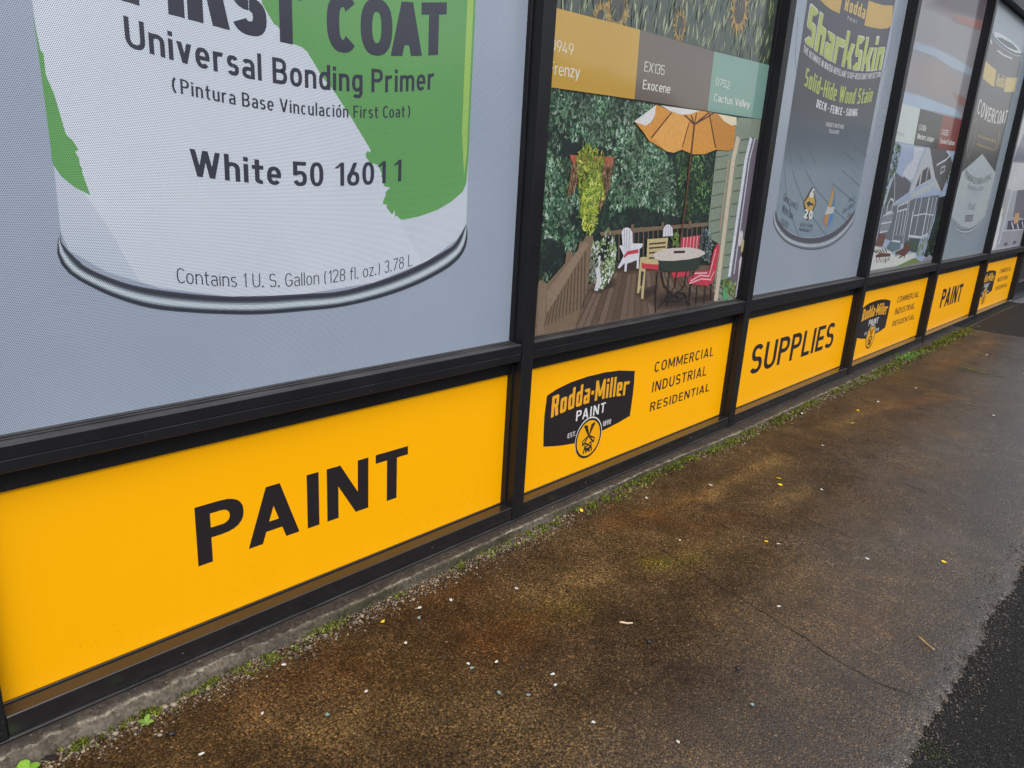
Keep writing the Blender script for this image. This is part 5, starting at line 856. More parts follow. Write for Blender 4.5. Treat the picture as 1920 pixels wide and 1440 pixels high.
DATA['posters'][3] = [
    ['panel', 'printed_can', 1, [[0, [66, 64, 72]], [0.3, [48, 46, 56]], [0.5, [40, 42, 54]], [0.66, [86, 98, 110]], [0.82, [136, 152, 164]], [1, [146, 162, 174]]], [[1.7682, 2.0143], [1.7695, 1.8613], [1.7708, 1.7041], [1.7721, 1.5424], [1.7735, 1.376], [1.7749, 1.2048], [1.7763, 1.0286]], [[2.8346, 2.2199], [2.831, 2.034], [2.8272, 1.8432], [2.8233, 1.6474], [2.8194, 1.4463], [2.8153, 1.2398], [2.8111, 1.0277]]],
    ['poly', 'printed_can', 1, [140, 160, 174], [[1.7777, 1.0257], [1.772, 1.0664], [2.1865, 1.0778], [2.8221, 1.1227], [2.8166, 1.0245], [2.7564, 0.9819], [2.6262, 0.9414], [2.4808, 0.9119], [2.2997, 0.8966], [2.1203, 0.9048], [1.942, 0.9395], [1.833, 0.9812]]],
    ['line', 'printed_can', 3, [96, 112, 126], 0.006, [[1.8032, 1.2176], [1.8649, 1.1103], [1.9699, 1.0004], [2.0815, 0.9087]]],
    ['line', 'printed_can', 3, [96, 112, 126], 0.006, [[1.891, 1.2204], [1.967, 1.1556], [2.0672, 1.0855], [2.2101, 1.0059], [2.4388, 0.9027]]],
    ['line', 'printed_can', 3, [96, 112, 126], 0.006, [[2.0432, 1.2252], [2.1669, 1.1565], [2.287, 1.1088], [2.4923, 1.0381], [2.7007, 0.975]]],
    ['line', 'printed_can', 3, [96, 112, 126], 0.006, [[2.5056, 1.2397], [2.6609, 1.2036], [2.8085, 1.165]]],
    ['line', 'printed_can', 3, [96, 112, 126], 0.006, [[2.3991, 1.172], [2.604, 1.1204], [2.8073, 1.0675]]],
    ['line', 'printed_can', 3, [84, 96, 116], 0.005, [[1.8016, 1.3393], [1.8685, 1.2486]]],
    ['line', 'printed_can', 3, [84, 96, 116], 0.005, [[1.8697, 1.3457], [1.9933, 1.2533]]],
    ['line', 'printed_can', 3, [84, 96, 116], 0.005, [[1.9166, 1.3929], [2.0225, 1.3329], [2.1531, 1.2592]]],
    ['line', 'printed_can', 3, [84, 96, 116], 0.005, [[2.3979, 1.4071], [2.596, 1.3748], [2.8257, 1.3281]]],
    ['line', 'printed_can', 3, [84, 96, 116], 0.005, [[2.4542, 1.3409], [2.6826, 1.2912]]],
    ['poly', 'printed_can', 3, [214, 174, 72], [[1.8575, 1.9606], [2.1361, 2.0104], [2.1352, 1.9372], [2.0285, 1.9378], [1.9568, 1.9449]]],
    ['poly', 'printed_can', 3, [214, 174, 72], [[2.4637, 2.0511], [2.5536, 2.0557], [2.6706, 2.0651], [2.8144, 2.0885], [2.8398, 1.9981], [2.7969, 1.9759], [2.6894, 1.9567], [2.5649, 1.9444], [2.4633, 1.9382]]],
    ['line', 'printed_can', 2, [110, 118, 136], 0.004, [[1.7031, 1.851], [1.7265, 1.7383], [1.7355, 1.6922], [1.7709, 1.6414]]],
    ['line', 'printed_can', 2, [110, 118, 136], 0.004, [[2.8594, 2.0665], [2.8909, 1.8991], [2.8685, 1.7937], [2.8274, 1.7035]]],
    ['band', 'can_rim', 4, [[0, [84, 80, 92]], [0.42, [92, 88, 100]], [0.5, [150, 160, 170]], [0.62, [215, 224, 230]], [0.76, [160, 172, 182]], [0.86, [72, 76, 88]], [1, [120, 132, 146]]], [[1.7784, 1.037], [1.8177, 0.9949], [1.9125, 0.9474], [2.0382, 0.9139], [2.1989, 0.8952], [2.3793, 0.897], [2.5595, 0.9254], [2.6987, 0.9757], [2.7979, 1.0321]], [[1.7651, 1.0244], [1.7718, 0.9763], [1.8619, 0.9156], [1.9893, 0.8711], [2.1691, 0.8405], [2.3528, 0.83], [2.5376, 0.8449], [2.6984, 0.8914], [2.8031, 0.9586], [2.8234, 1.0165]]],
    ['text', 'can_lettering', 4, [226, 232, 226], 'SharkSkin', 1.7997, 2.8124, 0.1586, [0.1839, -0.844, 2.6922], {'w': 0.25, 'n': 6, 'cond': 0.8, 'track': 0.35}],
    ['text', 'can_lettering', 5, [178, 196, 84], 'SharkSkin', 1.8081, 2.8003, 0.1505, [0.1842, -0.8441, 2.6944], {'w': 0.2, 'n': 6, 'cond': 0.8, 'track': 0.75}],
    ['text', 'can_lettering', 4, [220, 222, 226], 'THE ULTIMATE IN WATER-REPELLANT SCUFF-RESISTANT PROTECTION', 1.8058, 2.8136, 0.0282, [0.2066, -0.944, 2.7594], {'w': 0.15, 'cond': 0.75}],
    ['text', 'can_lettering', 4, [172, 188, 62], 'Solid-Hide Wood Stain', 1.8676, 2.7507, 0.0752, [0.1907, -0.8695, 2.5548], {'w': 0.15, 'n': 5, 'cond': 0.66, 'track': 0.7}],
    ['text', 'can_lettering', 4, [232, 232, 236], 'DECK · FENCE · SIDING', 2.0415, 2.5789, 0.0363, [0.1737, -0.7984, 2.4228], {'w': 0.17, 'cond': 0.66}],
    ['text', 'can_lettering', 4, [222, 222, 228], "THERE'S NOTHING", 2.1866, 2.4297, 0.0195, [0, 0.0144, 1.4091], {'w': 0.15}],
    ['text', 'can_lettering', 4, [222, 222, 228], 'TOUGHER!', 2.2386, 2.3766, 0.0179, [0, 0.0159, 1.3773], {'w': 0.15}],
    ['text', 'can_lettering', 4, [224, 190, 96], 'Rodda', 2.1808, 2.4493, 0.0577, [-0.0672, 0.3281, 1.5642], {'w': 0.17, 'n': 5, 'cond': 0.62}],
    ['text', 'can_lettering', 4, [222, 222, 228], 'PAINT', 2.2393, 2.3651, 0.0159, [0, -0.0063, 1.9431], {'w': 0.12, 'track': 3}],
    ['text', 'can_lettering', 4, [52, 56, 66], 'Gloss Level 2', 1.8365, 2.0143, 0.0332, [0, -0.2722, 1.5843], {'w': 0.12}],
    ['text', 'can_lettering', 4, [52, 56, 66], 'White Base', 1.8429, 1.979, 0.0361, [0, -0.2865, 1.5572], {'w': 0.12}],
    ['text', 'can_lettering', 4, [52, 56, 66], '624X011', 1.8433, 1.9395, 0.0308, [0, -0.2806, 1.4906], {'w': 0.1}],
    ['text', 'can_lettering', 4, [52, 56, 66], '6/20 YEAR', 2.0788, 2.239, 0.0186, [0, -0.0711, 1.1053], {'w': 0.12}],
    ['text', 'can_lettering', 4, [52, 56, 66], 'WARRANTY', 2.0778, 2.2368, 0.0157, [0, -0.0773, 1.0956], {'w': 0.12}],
    ['text', 'can_lettering', 4, [52, 56, 66], '124 FL. OZ.', 2.6774, 2.7688, 0.0224, [0, 0.2177, 0.489], {'w': 0.1}],
    ['text', 'can_lettering', 4, [52, 56, 66], '(3.66 LITERS)', 2.6122, 2.7677, 0.0253, [0, 0.2572, 0.3404], {'w': 0.1}],
    ['text', 'can_lettering', 4, [52, 56, 66], '3.6 L', 2.6983, 2.7611, 0.0228, [0, 0.2086, 0.4304], {'w': 0.1}],
    ['poly', 'warranty_emblem', 4, [58, 52, 46], [[2.1515, 1.1522], [2.1888, 1.1216], [2.238, 1.0697], [2.2082, 1.0268], [2.1575, 0.9816], [2.1106, 1.0288], [2.0727, 1.0721], [2.1269, 1.129]]],
    ['poly', 'warranty_emblem', 5, [214, 176, 84], [[2.16, 1.1321], [2.1877, 1.108], [2.2252, 1.0697], [2.1977, 1.0352], [2.1294, 1.0327], [2.0849, 1.0716], [2.136, 1.1156]]],
    ['text', 'warranty_emblem', 6, [236, 238, 236], '6', 2.1325, 2.1868, 0.0436, [0, -0.0442, 1.1937], {'w': 0.24}],
    ['text', 'warranty_emblem', 6, [236, 238, 236], '20', 2.1039, 2.2136, 0.0436, [0, -0.0884, 1.1848], {'w': 0.24}],
    ['poly', 'warranty_emblem', 6, [60, 58, 60], [[2.1063, 1.0722], [2.1313, 1.0777], [2.1422, 1.0845], [2.1538, 1.0764], [2.1906, 1.0682], [2.2023, 1.082], [2.2002, 1.0655], [2.2109, 1.0503], [2.19, 1.0614], [2.1524, 1.06], [2.1385, 1.0472], [2.1285, 1.0614]]],
    ['poly', 'water_drop', 4, [208, 164, 88], [[2.4338, 1.1627], [2.4236, 1.1356], [2.4067, 1.0899], [2.3922, 1.0557], [2.4404, 1.0499], [2.4547, 1.1017]]],
    ['poly', 'water_drop', 4, [74, 138, 190], [[2.4338, 1.1627], [2.4547, 1.1017], [2.4545, 1.0527], [2.4841, 1.0556], [2.4632, 1.1247]]],
    ['poly', 'water_drop', 4, [206, 210, 206], [[2.3922, 1.0557], [2.4404, 1.0499], [2.4841, 1.0556], [2.4888, 1.0206], [2.4411, 1.0152], [2.3703, 1.0129]]],
    ['poly', 'water_drop', 4, [200, 150, 92], [[2.3703, 1.0129], [2.4334, 1.0152], [2.4341, 0.9804], [2.4347, 0.9489], [2.3995, 0.9563], [2.3732, 0.9813]]],
    ['poly', 'water_drop', 4, [84, 146, 204], [[2.4334, 1.0152], [2.4888, 1.0206], [2.4935, 0.9854], [2.4681, 0.9564], [2.4347, 0.9489], [2.4341, 0.9804]]],
]
DATA['posters'][4] = [
    ['poly', 'printed_abstract', 1, [142, 140, 146], [[3.001, 2.4161], [4.6299, 2.7734], [4.6116, 1.6488], [3.1744, 1.5937]]],
    ['soft', 'printed_abstract', 2, [142, 140, 146], [84, 70, 80], 0.28, [[3.2181, 2.3952], [4.5681, 2.677], [4.5921, 2.2979], [4.2885, 2.2579], [3.8471, 2.2186], [3.4219, 2.1926]]],
    ['soft', 'printed_abstract', 3, [128, 112, 114], [152, 104, 98], 0.4, [[3.9093, 2.2209], [4.2191, 2.2551], [4.5824, 2.2876], [4.6084, 2.261], [4.3937, 2.2237], [4.0262, 2.1997]]],
    ['soft', 'printed_abstract', 2, [142, 140, 146], [156, 172, 190], 0.2, [[3.2309, 1.9724], [3.5961, 1.9973], [4.0951, 1.9996], [4.5767, 1.9855], [4.5757, 1.9448], [4.0818, 1.9349], [3.6306, 1.9514], [3.2278, 1.9391]]],
    ['soft', 'printed_abstract', 2, [142, 140, 146], [148, 138, 138], 0.3, [[3.2713, 1.8747], [3.7392, 1.9257], [4.1759, 1.9035], [4.38, 1.8294], [4.2833, 1.7755], [3.7576, 1.7416], [3.3968, 1.7681]]],
    ['soft', 'printed_abstract', 3, [138, 130, 132], [146, 108, 100], 0.5, [[4.2696, 1.7918], [4.4084, 1.7965], [4.5677, 1.7844], [4.5629, 1.7471], [4.37, 1.757]]],
    ['soft', 'printed_abstract', 2, [142, 140, 146], [160, 178, 200], 0.14, [[3.154, 1.7047], [3.572, 1.7154], [4.4129, 1.7067], [4.5962, 1.6663], [3.5932, 1.645], [3.1564, 1.6224]]],
    ['poly', 'printed_house', 1, [160, 176, 204], [[3.2173, 1.4608], [3.5859, 1.4839], [4.6274, 1.5079], [4.7613, 1.0208], [3.1628, 1.0289]]],
    ['poly', 'printed_house', 1, [160, 176, 204], [[3.2095, 1.1266], [4.6185, 1.1411], [4.6162, 0.6557], [3.2408, 0.6359]]],
    ['poly', 'printed_house', 2, [196, 200, 212], [[3.6312, 1.4178], [3.8398, 1.4225], [3.7395, 1.2286], [3.6638, 1.2175], [3.5036, 1.247], [3.5661, 1.3033], [3.6613, 1.3434]]],
    ['leaves', 'printed_house', 3, [[90, 116, 92], [66, 92, 72], [120, 142, 116], [54, 74, 66]], 260, 0.03, [[3.2338, 1.4196], [3.3319, 1.4251], [3.3881, 1.3963], [3.3928, 1.3294], [3.3753, 1.2671], [3.3232, 1.2303], [3.2752, 1.1881], [3.3003, 1.0701], [3.2451, 1.0404], [3.2215, 1.187], [3.2418, 1.3032]], 31, 2.2, None],
    ['poly', 'printed_house', 4, [98, 98, 106], [[3.3604, 1.2607], [3.5307, 1.2281], [3.5483, 1.2392], [3.7149, 1.203], [3.7116, 1.1459], [3.4623, 1.0819]]],
    ['poly', 'printed_house', 4, [86, 92, 94], [[3.3492, 1.2486], [3.4643, 1.0819], [3.3626, 1.0279], [3.2885, 1.0282], [3.3105, 1.1297]]],
    ['line', 'printed_house', 5, [190, 196, 202], 0.014, [[3.3547, 1.2517], [3.3034, 1.1414], [3.2708, 1.0582]]],
    ['line', 'printed_house', 5, [196, 200, 206], 0.008, [[3.3567, 1.2576], [3.4562, 1.0856]]],
    ['poly', 'printed_house', 4, [92, 92, 94], [[3.9663, 1.4322], [4.3832, 1.4371], [4.4717, 1.4076], [4.5821, 1.3537], [4.4671, 1.1559], [4.4363, 1.1625], [4.2248, 1.2437]]],
    ['poly', 'printed_house', 5, [184, 190, 196], [[3.8854, 1.428], [3.9572, 1.4292], [4.2333, 1.2406], [3.803, 1.1667], [3.7528, 1.1312], [3.7168, 1.1459], [3.7603, 1.2291]]],
    ['poly', 'printed_house', 6, [84, 84, 92], [[3.9062, 1.2838], [4.0088, 1.3128], [4.0224, 1.2159], [3.9144, 1.1943]]],
    ['poly', 'printed_house', 6, [84, 84, 92], [[4.0277, 1.3183], [4.1359, 1.2382], [4.0336, 1.2194]]],
    ['poly', 'printed_house', 6, [84, 84, 92], [[3.8741, 1.27], [3.8884, 1.1873], [3.8224, 1.1728]]],
    ['poly', 'printed_house', 5, [178, 188, 192], [[3.7507, 1.1343], [4.2161, 1.2234], [4.2403, 1.2424], [4.448, 1.1557], [4.1819, 1.1892], [4.1713, 1.1556], [3.7793, 1.1075]]],
    ['line', 'printed_house', 5, [196, 204, 214], 0.014, [[4.1958, 1.3293], [4.3961, 1.3738], [4.4717, 1.4076], [4.3614, 1.4327]]],
    ['line', 'printed_house', 5, [196, 204, 214], 0.009, [[4.3281, 1.2768], [4.3276, 1.3172], [4.4043, 1.3318], [4.4073, 1.2961], [4.3281, 1.2768]]],
    ['poly', 'printed_house', 4, [104, 110, 118], [[3.2656, 1.0482], [3.7327, 1.0968], [4.3547, 1.1308], [4.4239, 1.1314], [4.3808, 0.8579], [4.1642, 0.8252], [3.7349, 0.8098], [3.5383, 0.8382], [3.2662, 0.8743]]],
    ['poly', 'printed_house', 5, [168, 172, 182], [[3.4293, 1.0682], [3.7524, 1.1022], [3.8813, 1.1228], [3.913, 1.1122], [3.7514, 1.0863], [3.4686, 1.0563]]],
    ['line', 'printed_house', 6, [200, 206, 218], 0.012, [[3.5402, 1.0546], [3.5588, 1.0165], [3.565, 0.848]]],
    ['line', 'printed_house', 6, [200, 206, 218], 0.012, [[3.7352, 1.0845], [3.7605, 0.86]]],
    ['line', 'printed_house', 6, [200, 206, 218], 0.01, [[3.6145, 1.0161], [3.6214, 0.864]]],
    ['line', 'printed_house', 6, [200, 206, 218], 0.01, [[3.678, 1.0227], [3.6995, 0.8654]]],
    ['line', 'printed_house', 6, [200, 206, 218], 0.01, [[3.561, 1.0217], [3.7483, 1.0384]]],
    ['line', 'printed_house', 6, [200, 206, 218], 0.01, [[3.5457, 1.0546], [3.7363, 1.0827]]],
    ['line', 'printed_house', 6, [200, 206, 218], 0.012, [[3.5605, 0.8375], [3.7372, 0.8243]]],
    ['line', 'printed_house', 6, [200, 206, 218], 0.012, [[3.8756, 1.0253], [3.9009, 0.8262]]],
    ['line', 'printed_house', 6, [200, 206, 218], 0.008, [[3.7897, 1.0113], [3.7992, 0.8001]]],
    ['line', 'printed_house', 6, [200, 206, 218], 0.012, [[3.8948, 1.1121], [3.893, 0.8562]]],
    ['line', 'printed_house', 6, [200, 206, 218], 0.012, [[4.0117, 1.1129], [4.0218, 0.8562]]],
    ['line', 'printed_house', 6, [200, 206, 218], 0.022, [[4.1808, 1.1142], [4.2046, 0.851]]],
    ['line', 'printed_house', 6, [200, 206, 218], 0.012, [[4.2778, 1.1149], [4.2868, 0.8565]]],
    ['line', 'printed_house', 6, [200, 206, 218], 0.012, [[4.3691, 1.1155], [4.3539, 0.8665]]],
    ['line', 'printed_house', 6, [200, 206, 218], 0.008, [[3.9103, 0.9922], [4.1416, 1.0028], [4.3781, 0.9908]]],
    ['line', 'printed_house', 6, [200, 206, 218], 0.016, [[3.8918, 0.8581], [4.1935, 0.839], [4.3375, 0.861]]],
    ['line', 'printed_house', 6, [200, 206, 218], 0.008, [[3.3053, 0.9981], [3.4769, 1.017]]],
    ['line', 'printed_house', 6, [200, 206, 218], 0.008, [[3.283, 0.9497], [3.4862, 0.9584]]],
    ['line', 'printed_house', 6, [200, 206, 218], 0.008, [[3.2942, 0.8956], [3.4351, 0.9023]]],
    ['line', 'printed_house', 6, [200, 206, 218], 0.012, [[3.3478, 1.0128], [3.3445, 1.0614], [3.3635, 1.0899], [3.3834, 1.1], [3.419, 1.0935], [3.4358, 1.0835], [3.4352, 1.0241], [3.3478, 1.0128]]],
    ['line', 'printed_house', 6, [200, 206, 218], 0.008, [[3.756, 1.0969], [3.7803, 1.0078]]],
    ['line', 'printed_house', 6, [200, 206, 218], 0.006, [[3.3002, 0.9981], [3.2984, 0.8971]]],
    ['line', 'printed_house', 6, [200, 206, 218], 0.006, [[3.3292, 1.0009], [3.322, 0.8986]]],
    ['line', 'printed_house', 6, [200, 206, 218], 0.006, [[3.3585, 1.0036], [3.3457, 0.9]]],
    ['line', 'printed_house', 6, [200, 206, 218], 0.006, [[3.3881, 1.0064], [3.3696, 0.9015]]],
    ['line', 'printed_house', 6, [200, 206, 218], 0.006, [[3.4178, 1.0092], [3.3937, 0.903]]],
    ['line', 'printed_house', 6, [200, 206, 218], 0.006, [[3.4479, 1.0121], [3.418, 0.9045]]],
    ['line', 'printed_house', 6, [200, 206, 218], 0.006, [[3.4782, 1.0149], [3.4424, 0.906]]],
    ['poly', 'printed_house', 5, [98, 120, 130], [[3.5394, 0.8364], [3.755, 0.8146], [3.7684, 0.7756], [3.5335, 0.7567], [3.4764, 0.7981]]],
    ['poly', 'printed_house', 5, [68, 84, 80], [[3.9031, 0.841], [4.1761, 0.8267], [4.1579, 0.7323], [3.9608, 0.7544], [3.8088, 0.8035]]],
    ['poly', 'printed_patio', 5, [206, 210, 206], [[3.2402, 0.655], [3.2507, 0.8139], [3.5682, 0.7713], [3.6932, 0.7312], [4.1262, 0.7318], [4.1588, 0.703], [3.7827, 0.6618], [3.2451, 0.664]]],
    ['poly', 'printed_patio', 5, [112, 134, 74], [[3.7385, 0.6588], [4.1359, 0.6991], [4.2964, 0.6656], [4.1912, 0.6562]]],
    ['poly', 'printed_patio', 4, [128, 130, 126], [[3.2468, 0.6251], [3.2558, 0.6627], [3.7819, 0.663], [4.6231, 0.6658], [4.7759, 0.6495], [4.7783, 0.6367]]],
    ['leaves', 'printed_patio', 6, [[120, 146, 66], [92, 120, 54], [150, 170, 90], [66, 90, 50]], 150, 0.024, [[4.1583, 0.7595], [4.2254, 0.831], [4.3369, 0.8433], [4.4464, 0.7598], [4.3584, 0.7013], [4.1948, 0.7071]], 33, 2.2, None],
    ['poly', 'printed_patio', 4, [30, 38, 40], [[4.4079, 1.1158], [4.628, 1.1293], [4.6448, 0.6563], [4.3599, 0.6992], [4.3928, 0.8417], [4.4295, 0.9596]]],
    ['leaves', 'printed_patio', 6, [[44, 66, 54], [70, 96, 70], [30, 46, 42], [90, 116, 90]], 240, 0.028, [[4.4219, 1.1159], [4.6082, 1.1172], [4.6264, 0.6614], [4.4135, 0.7007], [4.4211, 0.8409], [4.4437, 0.9594]], 34, 2.2, None],
    ['leaves', 'printed_patio', 6, [[120, 130, 70], [96, 120, 60], [60, 90, 60]], 60, 0.026, [[4.5088, 1.3303], [4.5842, 1.319], [4.5513, 1.2132], [4.498, 1.247]], 36, 2.2, None],
    ['poly', 'printed_patio', 6, [150, 148, 156], [[4.3372, 0.6743], [4.4938, 0.705], [4.6182, 0.6723], [4.6145, 0.6579]]],
    ['poly', 'printed_patio', 7, [98, 60, 54], [[3.2948, 0.7538], [3.3684, 0.7677], [3.5924, 0.7534], [3.581, 0.7359], [3.3273, 0.7412]]],
    ['line', 'printed_patio', 7, [70, 44, 44], 0.01, [[3.3269, 0.7419], [3.3328, 0.7138]]],
    ['line', 'printed_patio', 7, [70, 44, 44], 0.01, [[3.5727, 0.737], [3.5737, 0.7081]]],
    ['line', 'printed_patio', 7, [70, 44, 44], 0.01, [[3.5034, 0.735], [3.5154, 0.6969]]],
    ['line', 'printed_patio', 7, [70, 44, 44], 0.01, [[3.385, 0.739], [3.3806, 0.7287]]],
    ['line', 'printed_patio', 7, [70, 44, 44], 0.01, [[3.7048, 0.749], [3.7073, 0.7269]]],
    ['line', 'printed_patio', 7, [70, 44, 44], 0.01, [[3.8829, 0.7259], [3.8992, 0.71]]],
    ['line', 'printed_patio', 7, [70, 44, 44], 0.01, [[3.8461, 0.7276], [3.7713, 0.7164]]],
    ['poly', 'printed_patio', 7, [98, 60, 54], [[3.6756, 0.7594], [3.8151, 0.7755], [3.8522, 0.8093], [3.975, 0.7973], [3.9734, 0.7539], [3.8921, 0.7209], [3.6878, 0.749]]],
    ['poly', 'printed_patio', 7, [110, 76, 68], [[3.2487, 0.8173], [3.2818, 0.8908], [3.4263, 0.8818], [3.3976, 0.8065]]],
    ['line', 'printed_patio', 7, [84, 52, 48], 0.008, [[3.2441, 0.7903], [3.3159, 0.7701]]],
    ['line', 'printed_patio', 7, [84, 52, 48], 0.008, [[3.2938, 0.791], [3.3631, 0.7679]]],
    ['line', 'printed_patio', 7, [84, 52, 48], 0.008, [[3.3443, 0.7916], [3.4111, 0.7658]]],
    ['line', 'printed_patio', 7, [84, 52, 48], 0.008, [[3.3955, 0.7923], [3.4597, 0.7636]]],
    ['line', 'printed_patio', 7, [84, 52, 48], 0.008, [[3.4476, 0.793], [3.5091, 0.7614]]],
    ['line', 'printed_patio', 6, [110, 106, 104], 0.008, [[3.3506, 0.7093], [3.3999, 0.7313]]],
    ['line', 'printed_patio', 6, [110, 106, 104], 0.008, [[3.4039, 0.7065], [3.454, 0.7286]]],
    ['line', 'printed_patio', 6, [110, 106, 104], 0.008, [[3.4581, 0.7035], [3.5089, 0.7258]]],
    ['line', 'printed_patio', 6, [110, 106, 104], 0.008, [[3.5132, 0.7006], [3.5647, 0.723]]],
    ['poly', 'colour_chip', 8, [190, 202, 200], [[3.5977, 1.6435], [3.6099, 1.429], [3.2232, 1.4318], [3.2087, 1.5327], [3.1734, 1.6397]]],
    ['poly', 'colour_chip', 8, [72, 76, 78], [[3.5977, 1.6435], [4.0972, 1.646], [4.1188, 1.4351], [3.6095, 1.4295]]],
    ['poly', 'colour_chip', 8, [132, 70, 66], [[4.0972, 1.646], [4.6253, 1.654], [4.688, 1.4411], [4.1188, 1.4351]]],
    ['text', 'chip_lettering', 9, [228, 230, 228], 'CA186', 3.644, 3.7936, 0.0335, [0, 0.0093, 1.4886], {'w': 0.12}],
    ['text', 'chip_lettering', 9, [228, 230, 228], 'Western Juniper', 3.6476, 4.0121, 0.0322, [0, 0.0011, 1.4658], {'w': 0.15}],
    ['text', 'chip_lettering', 9, [228, 230, 228], 'CA225', 4.1477, 4.3015, 0.0347, [0, 0.0071, 1.498], {'w': 0.12}],
    ['text', 'chip_lettering', 9, [228, 230, 228], 'Smoked Salmon', 4.1487, 4.5166, 0.0331, [0, 0.0116, 1.4232], {'w': 0.15}],
    ['text', 'chip_lettering', 9, [158, 166, 168], 'stone', 3.2512, 3.3878, 0.0284, [0, 0.0065, 1.4434], {'w': 0.14}],
]
